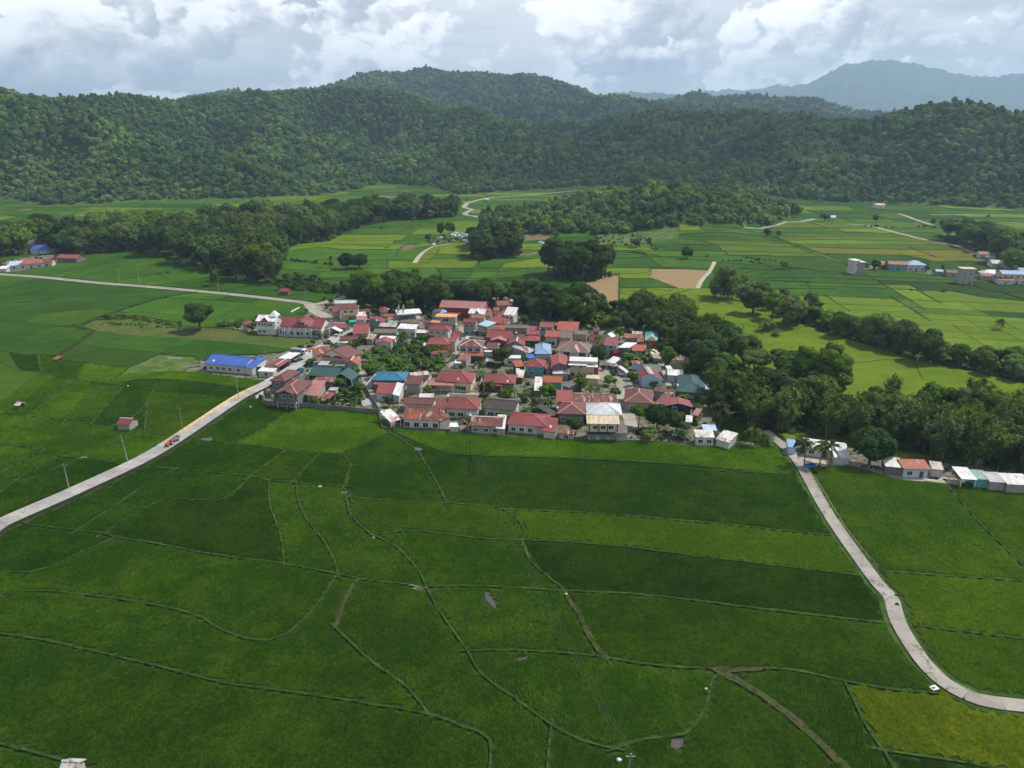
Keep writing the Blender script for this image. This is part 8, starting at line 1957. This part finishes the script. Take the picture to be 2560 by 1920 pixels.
for t_, a, b, z, lb in [('H', 855, 965, 4.3, 'on the cream bungalow'), ('H', 1425, 990, 3.9, 'on the red bungalow'), ('I', 250, 1110, 4.2, 'on the dark walled brown hip house'), ('I', 165, 1330, 4.0, 'on the broadest red roof'), ('C', 1300, 135, 4.6, 'under the dark trees'), ('C', 1035, 390, 5.0, 'on the green walled gable'), ('C', 495, 690, 3.3, 'by the white pillar'), ('C', 1530, 720, 3.6, 'beside the white house in the back row'), ('E', 95, 680, 3.6, 'beside the dark long roof'), ('H', 740, 1155, 4.8, 'on the banner house ridge'), ('H', 995, 1380, 4.2, 'beside the rust streaked house'), ('L', 1480, 1115, 4.6, 'on the bright blue roof'), ('B', 940, 195, 3.2, 'on the pale green shed'), ('F', 1575, 1215, 5.2, 'on the dark green hip roof')]:
    x, y = unp(*px(t_, a, b), z); dish(x, y, z - .35, 'satellite dish ' + lb)
# loose things: sacks, sheets, timber
def sack(spec, label, m=TRIMW, s=1.0, z=.5):
    x, y = unp(*pl(spec)[0], z); hs2 = np.random.default_rng(abs(int(x * 7 + y))); o = MB(); n, k_ = 10, 5; V = []
    for i in range(k_):
        for j in range(n):
            t = i / (k_ - 1); a = j / n * 6.283; r = math.cos(t * 1.3) ** .6 * (1 + .12 * hs2.normal()); V.append((math.cos(a) * r * .6 * s, math.sin(a) * r * .4 * s, .5 * s * math.sin(t * 1.4)))
    Fs = [(i * n + j, i * n + (j + 1) % n, (i + 1) * n + (j + 1) % n, (i + 1) * n + j) for i in range(k_ - 1) for j in range(n)] + [tuple((k_ - 1) * n + j for j in range(n))]
    ob = mesh_obj('sack', V, Fs, m); ob.location = (x, y, z - .1); tag(ob, label, 'sack')
for s_, lb, sz_ in [('J 1770,480', 'white sack at the bund crossing below the village', 1.3), ('P 1388,160', 'white sack on the bund beside the dark paddy', .8), ('P 1715,1178', 'white sack beside the leaning steel pole', 1.0), ('U 258,742', 'white sack on the grassy bund near the wide dry bank', .8), ('O 205,722', 'pale sack at the bund fork', .7), ('J 1385,40', 'pale sack at the foot of the boundary wall', 1.2), ('O 1620,285', 'small white sack on the long bund', .5), ('L 1720,908', 'white sack at the villa corner', 1.2), ('L 885,1285', 'white sack at the paddy junction', .9)]: sack(s_, lb, TRIMW, sz_ * .62)
x, y = unp(*px('U', 1655, 755)); root = empty('sign_board', (x, y, 0), .3); tag(root, 'fallen white and red sign board beside the farm road bend', 'sign'); MB().box((0, 0, .62), (.6, .45, .03)).build('panel', TRIMW, root); MB().box((-.1, 0, .66), (.3, .2, .012)).build('print', TRIMR, root)
for s in (-1, 1): MB().tube((s * .7, 0, 0), (s * .7, 0, .6), .04, .04, 5).build('leg', TIMBER, root)
def planks(spec, n, L, label, z=.35):
    x, y = unp(*pl(spec)[0], z); root = empty('timber_pile', (x, y, z)); tag(root, label, 'timber')
    for k in range(n):
        a = random.uniform(-.7, .7); b = random.uniform(-1.2, 1.2); c_ = random.uniform(-.8, .8); d = (math.cos(a), math.sin(a)); MB().box((b, c_, .08 + .09 * (k % 3)), (L * random.uniform(.3, .5), .07, .04), (d, (-d[1], d[0]))).build('plank', random.choice([TIMBER, BAMB, TRIMW, METAL]), root)
for s_, n, L, lb in [('H 130,1225 ', 14, 3.2, 'heap of broken boards beside the alley'), ('H 170,1270', 12, 3.0, 'lower heap of broken boards beside the alley'), ('L 1330,1150', 14, 4.0, 'scrap heap beside the blue roofed house'), ('L 1380,1120', 12, 3.5, 'second scrap heap beside the blue roofed house'), ('I 1110,1440', 12, 3.5, 'stacked bamboo at the paddy edge'), ('I 1380,1420', 16, 5.0, 'bamboo frame poles at the paddy edge'), ('H 1000,800', 12, 3.0, 'scattered boards on the central lawn'), ('H 1330,870', 8, 2.8, 'white boards on the central lawn'), ('I 820,900', 6, 2.5, 'boards lying on the court lawn'), ('L 1630,1230', 10, 3.0, 'rubble boards in the blue house yard'), ('J 460,320', 6, 2.5, 'loose boards on the bund near the white pole'), ('P 480,128', 7, 2.4, 'driftwood on the bund crossing'), ('H 1450,860', 8, 2.4, 'washing boards by the pale patched shed')]: planks(s_.strip(), n, L, lb)
# bamboo trellis at the paddy edge
x, y = unp(*px('I', 1380, 1440)); root = empty('trellis', (x, y, 0)); tag(root, 'bare bamboo trellis frame at the paddy edge', 'trellis')
for i in range(5):
    for j in range(2): MB().tube((-3.5 + i * 1.7, j * 2.4, 0), (-3.5 + i * 1.7, j * 2.4, 1.9), .05, .05, 5).build('post', BAMB, root)
for j in range(5): MB().tube((-3.8, j * .6, 1.9), (3.8, j * .6, 1.9), .035, .035, 4).build('rail', BAMB, root)
for i in range(9): MB().tube((-3.6 + i * .9, -.3, 1.95), (-3.6 + i * .9, 2.7, 1.95), .03, .03, 4).build('rail', BAMB, root)
lift('tractor', .0); 
for o in bpy.data.objects:
    if o.parent is None and o.name in ('tractor', 'trailer'): o.scale = (.78, .78, .78)
    if o.parent is None and o.name == 'tractor': o.location.z = .95
    if o.parent is None and o.name == 'tractor.001': o.location.z = .25
    if o.parent is None and o.name == 'trailer': o.location.z = .95
# ---- names for the fields
for i, (o, kind, A, C, u, v, comp) in enumerate(fields):
    nb = 'near the picture edge' if v > 1e6 else ('below the village' if v > 1090 and 850 < u < 1950 else 'beside the village road' if u < 850 and v > 900 else 'beside the farm road' if u > 1900 and v > 1000 else 'by the valley road' if u < 800 else 'on the far terraces' if u > 1500 else 'behind the village')
    tag(o, '%s rice paddy %s, %s from the bottom edge' % (TONE[kind], nb, ordinal(i + 1)), None, 'rice paddies', 'stuff')
# ---- cumulus over the valley: their shadows darken parts of the fields and hills; the small ones are added
CLM = mat('cloud_volume', lambda t: t.link(t.n('ShaderNodeVolumePrincipled', {'Color': (.97, .97, .98, 1), 'Density': .0014, 'Anisotropy': .5}).outputs[0], t.n('ShaderNodeOutputMaterial').inputs['Volume']))
def cloud(gx_, gy_, rx, ry, th, k, seed, label):
    """a cloud whose shadow falls round the ground point (gx_, gy_)"""
    zc = 1750.0; t_ = zc / sdir.z; cx, cy_ = gx_ + sdir.x * t_, gy_ + sdir.y * t_
    V = []; Fc = []; nr, nc = 16, 40; rs = np.random.default_rng(seed)
    for i in range(nr + 1):
        for j in range(nc):
            ph = math.pi * i / nr; a = 6.283 * j / nc; d = np.array([math.cos(a) * math.sin(ph), math.sin(a) * math.sin(ph), math.cos(ph)])
            nz = 1 + .9 * float(fbm(np.array([d[0] * 300 + seed * 999.]), np.array([d[1] * 300 + d[2] * 170]), 150, seed, 4)[0])
            V.append((cx + d[0] * rx * nz, cy_ + d[1] * ry * nz, zc + d[2] * th * nz * (1 if d[2] > 0 else .35)))
    for i in range(nr):
        for j in range(nc): Fc.append((i * nc + j, (i + 1) * nc + j, (i + 1) * nc + (j + 1) % nc, i * nc + (j + 1) % nc))
    o = mesh_obj('cloud', V, Fc, CLM, smooth=True); tag(o, label, 'cloud', 'clouds')
cloud(-95, 92, 190, 100, 150, 1, 3, 'low grey cumulus shading the near paddies')
cloud(430, 1150, 380, 230, 700, 1, 5, 'grey cumulus shading the dark hill')
cloud(-330, 1270, 150, 90, 220, 1, 11, 'small unseen cloud added to shade a fold of the forested hill')  # extra cloud out of view, put in to break up the hillside with shadow
cloud(60, 1420, 200, 110, 220, 1, 14, 'small unseen cloud added to shade the middle ridge')  # likewise added out of view, for a shadow on the ridge
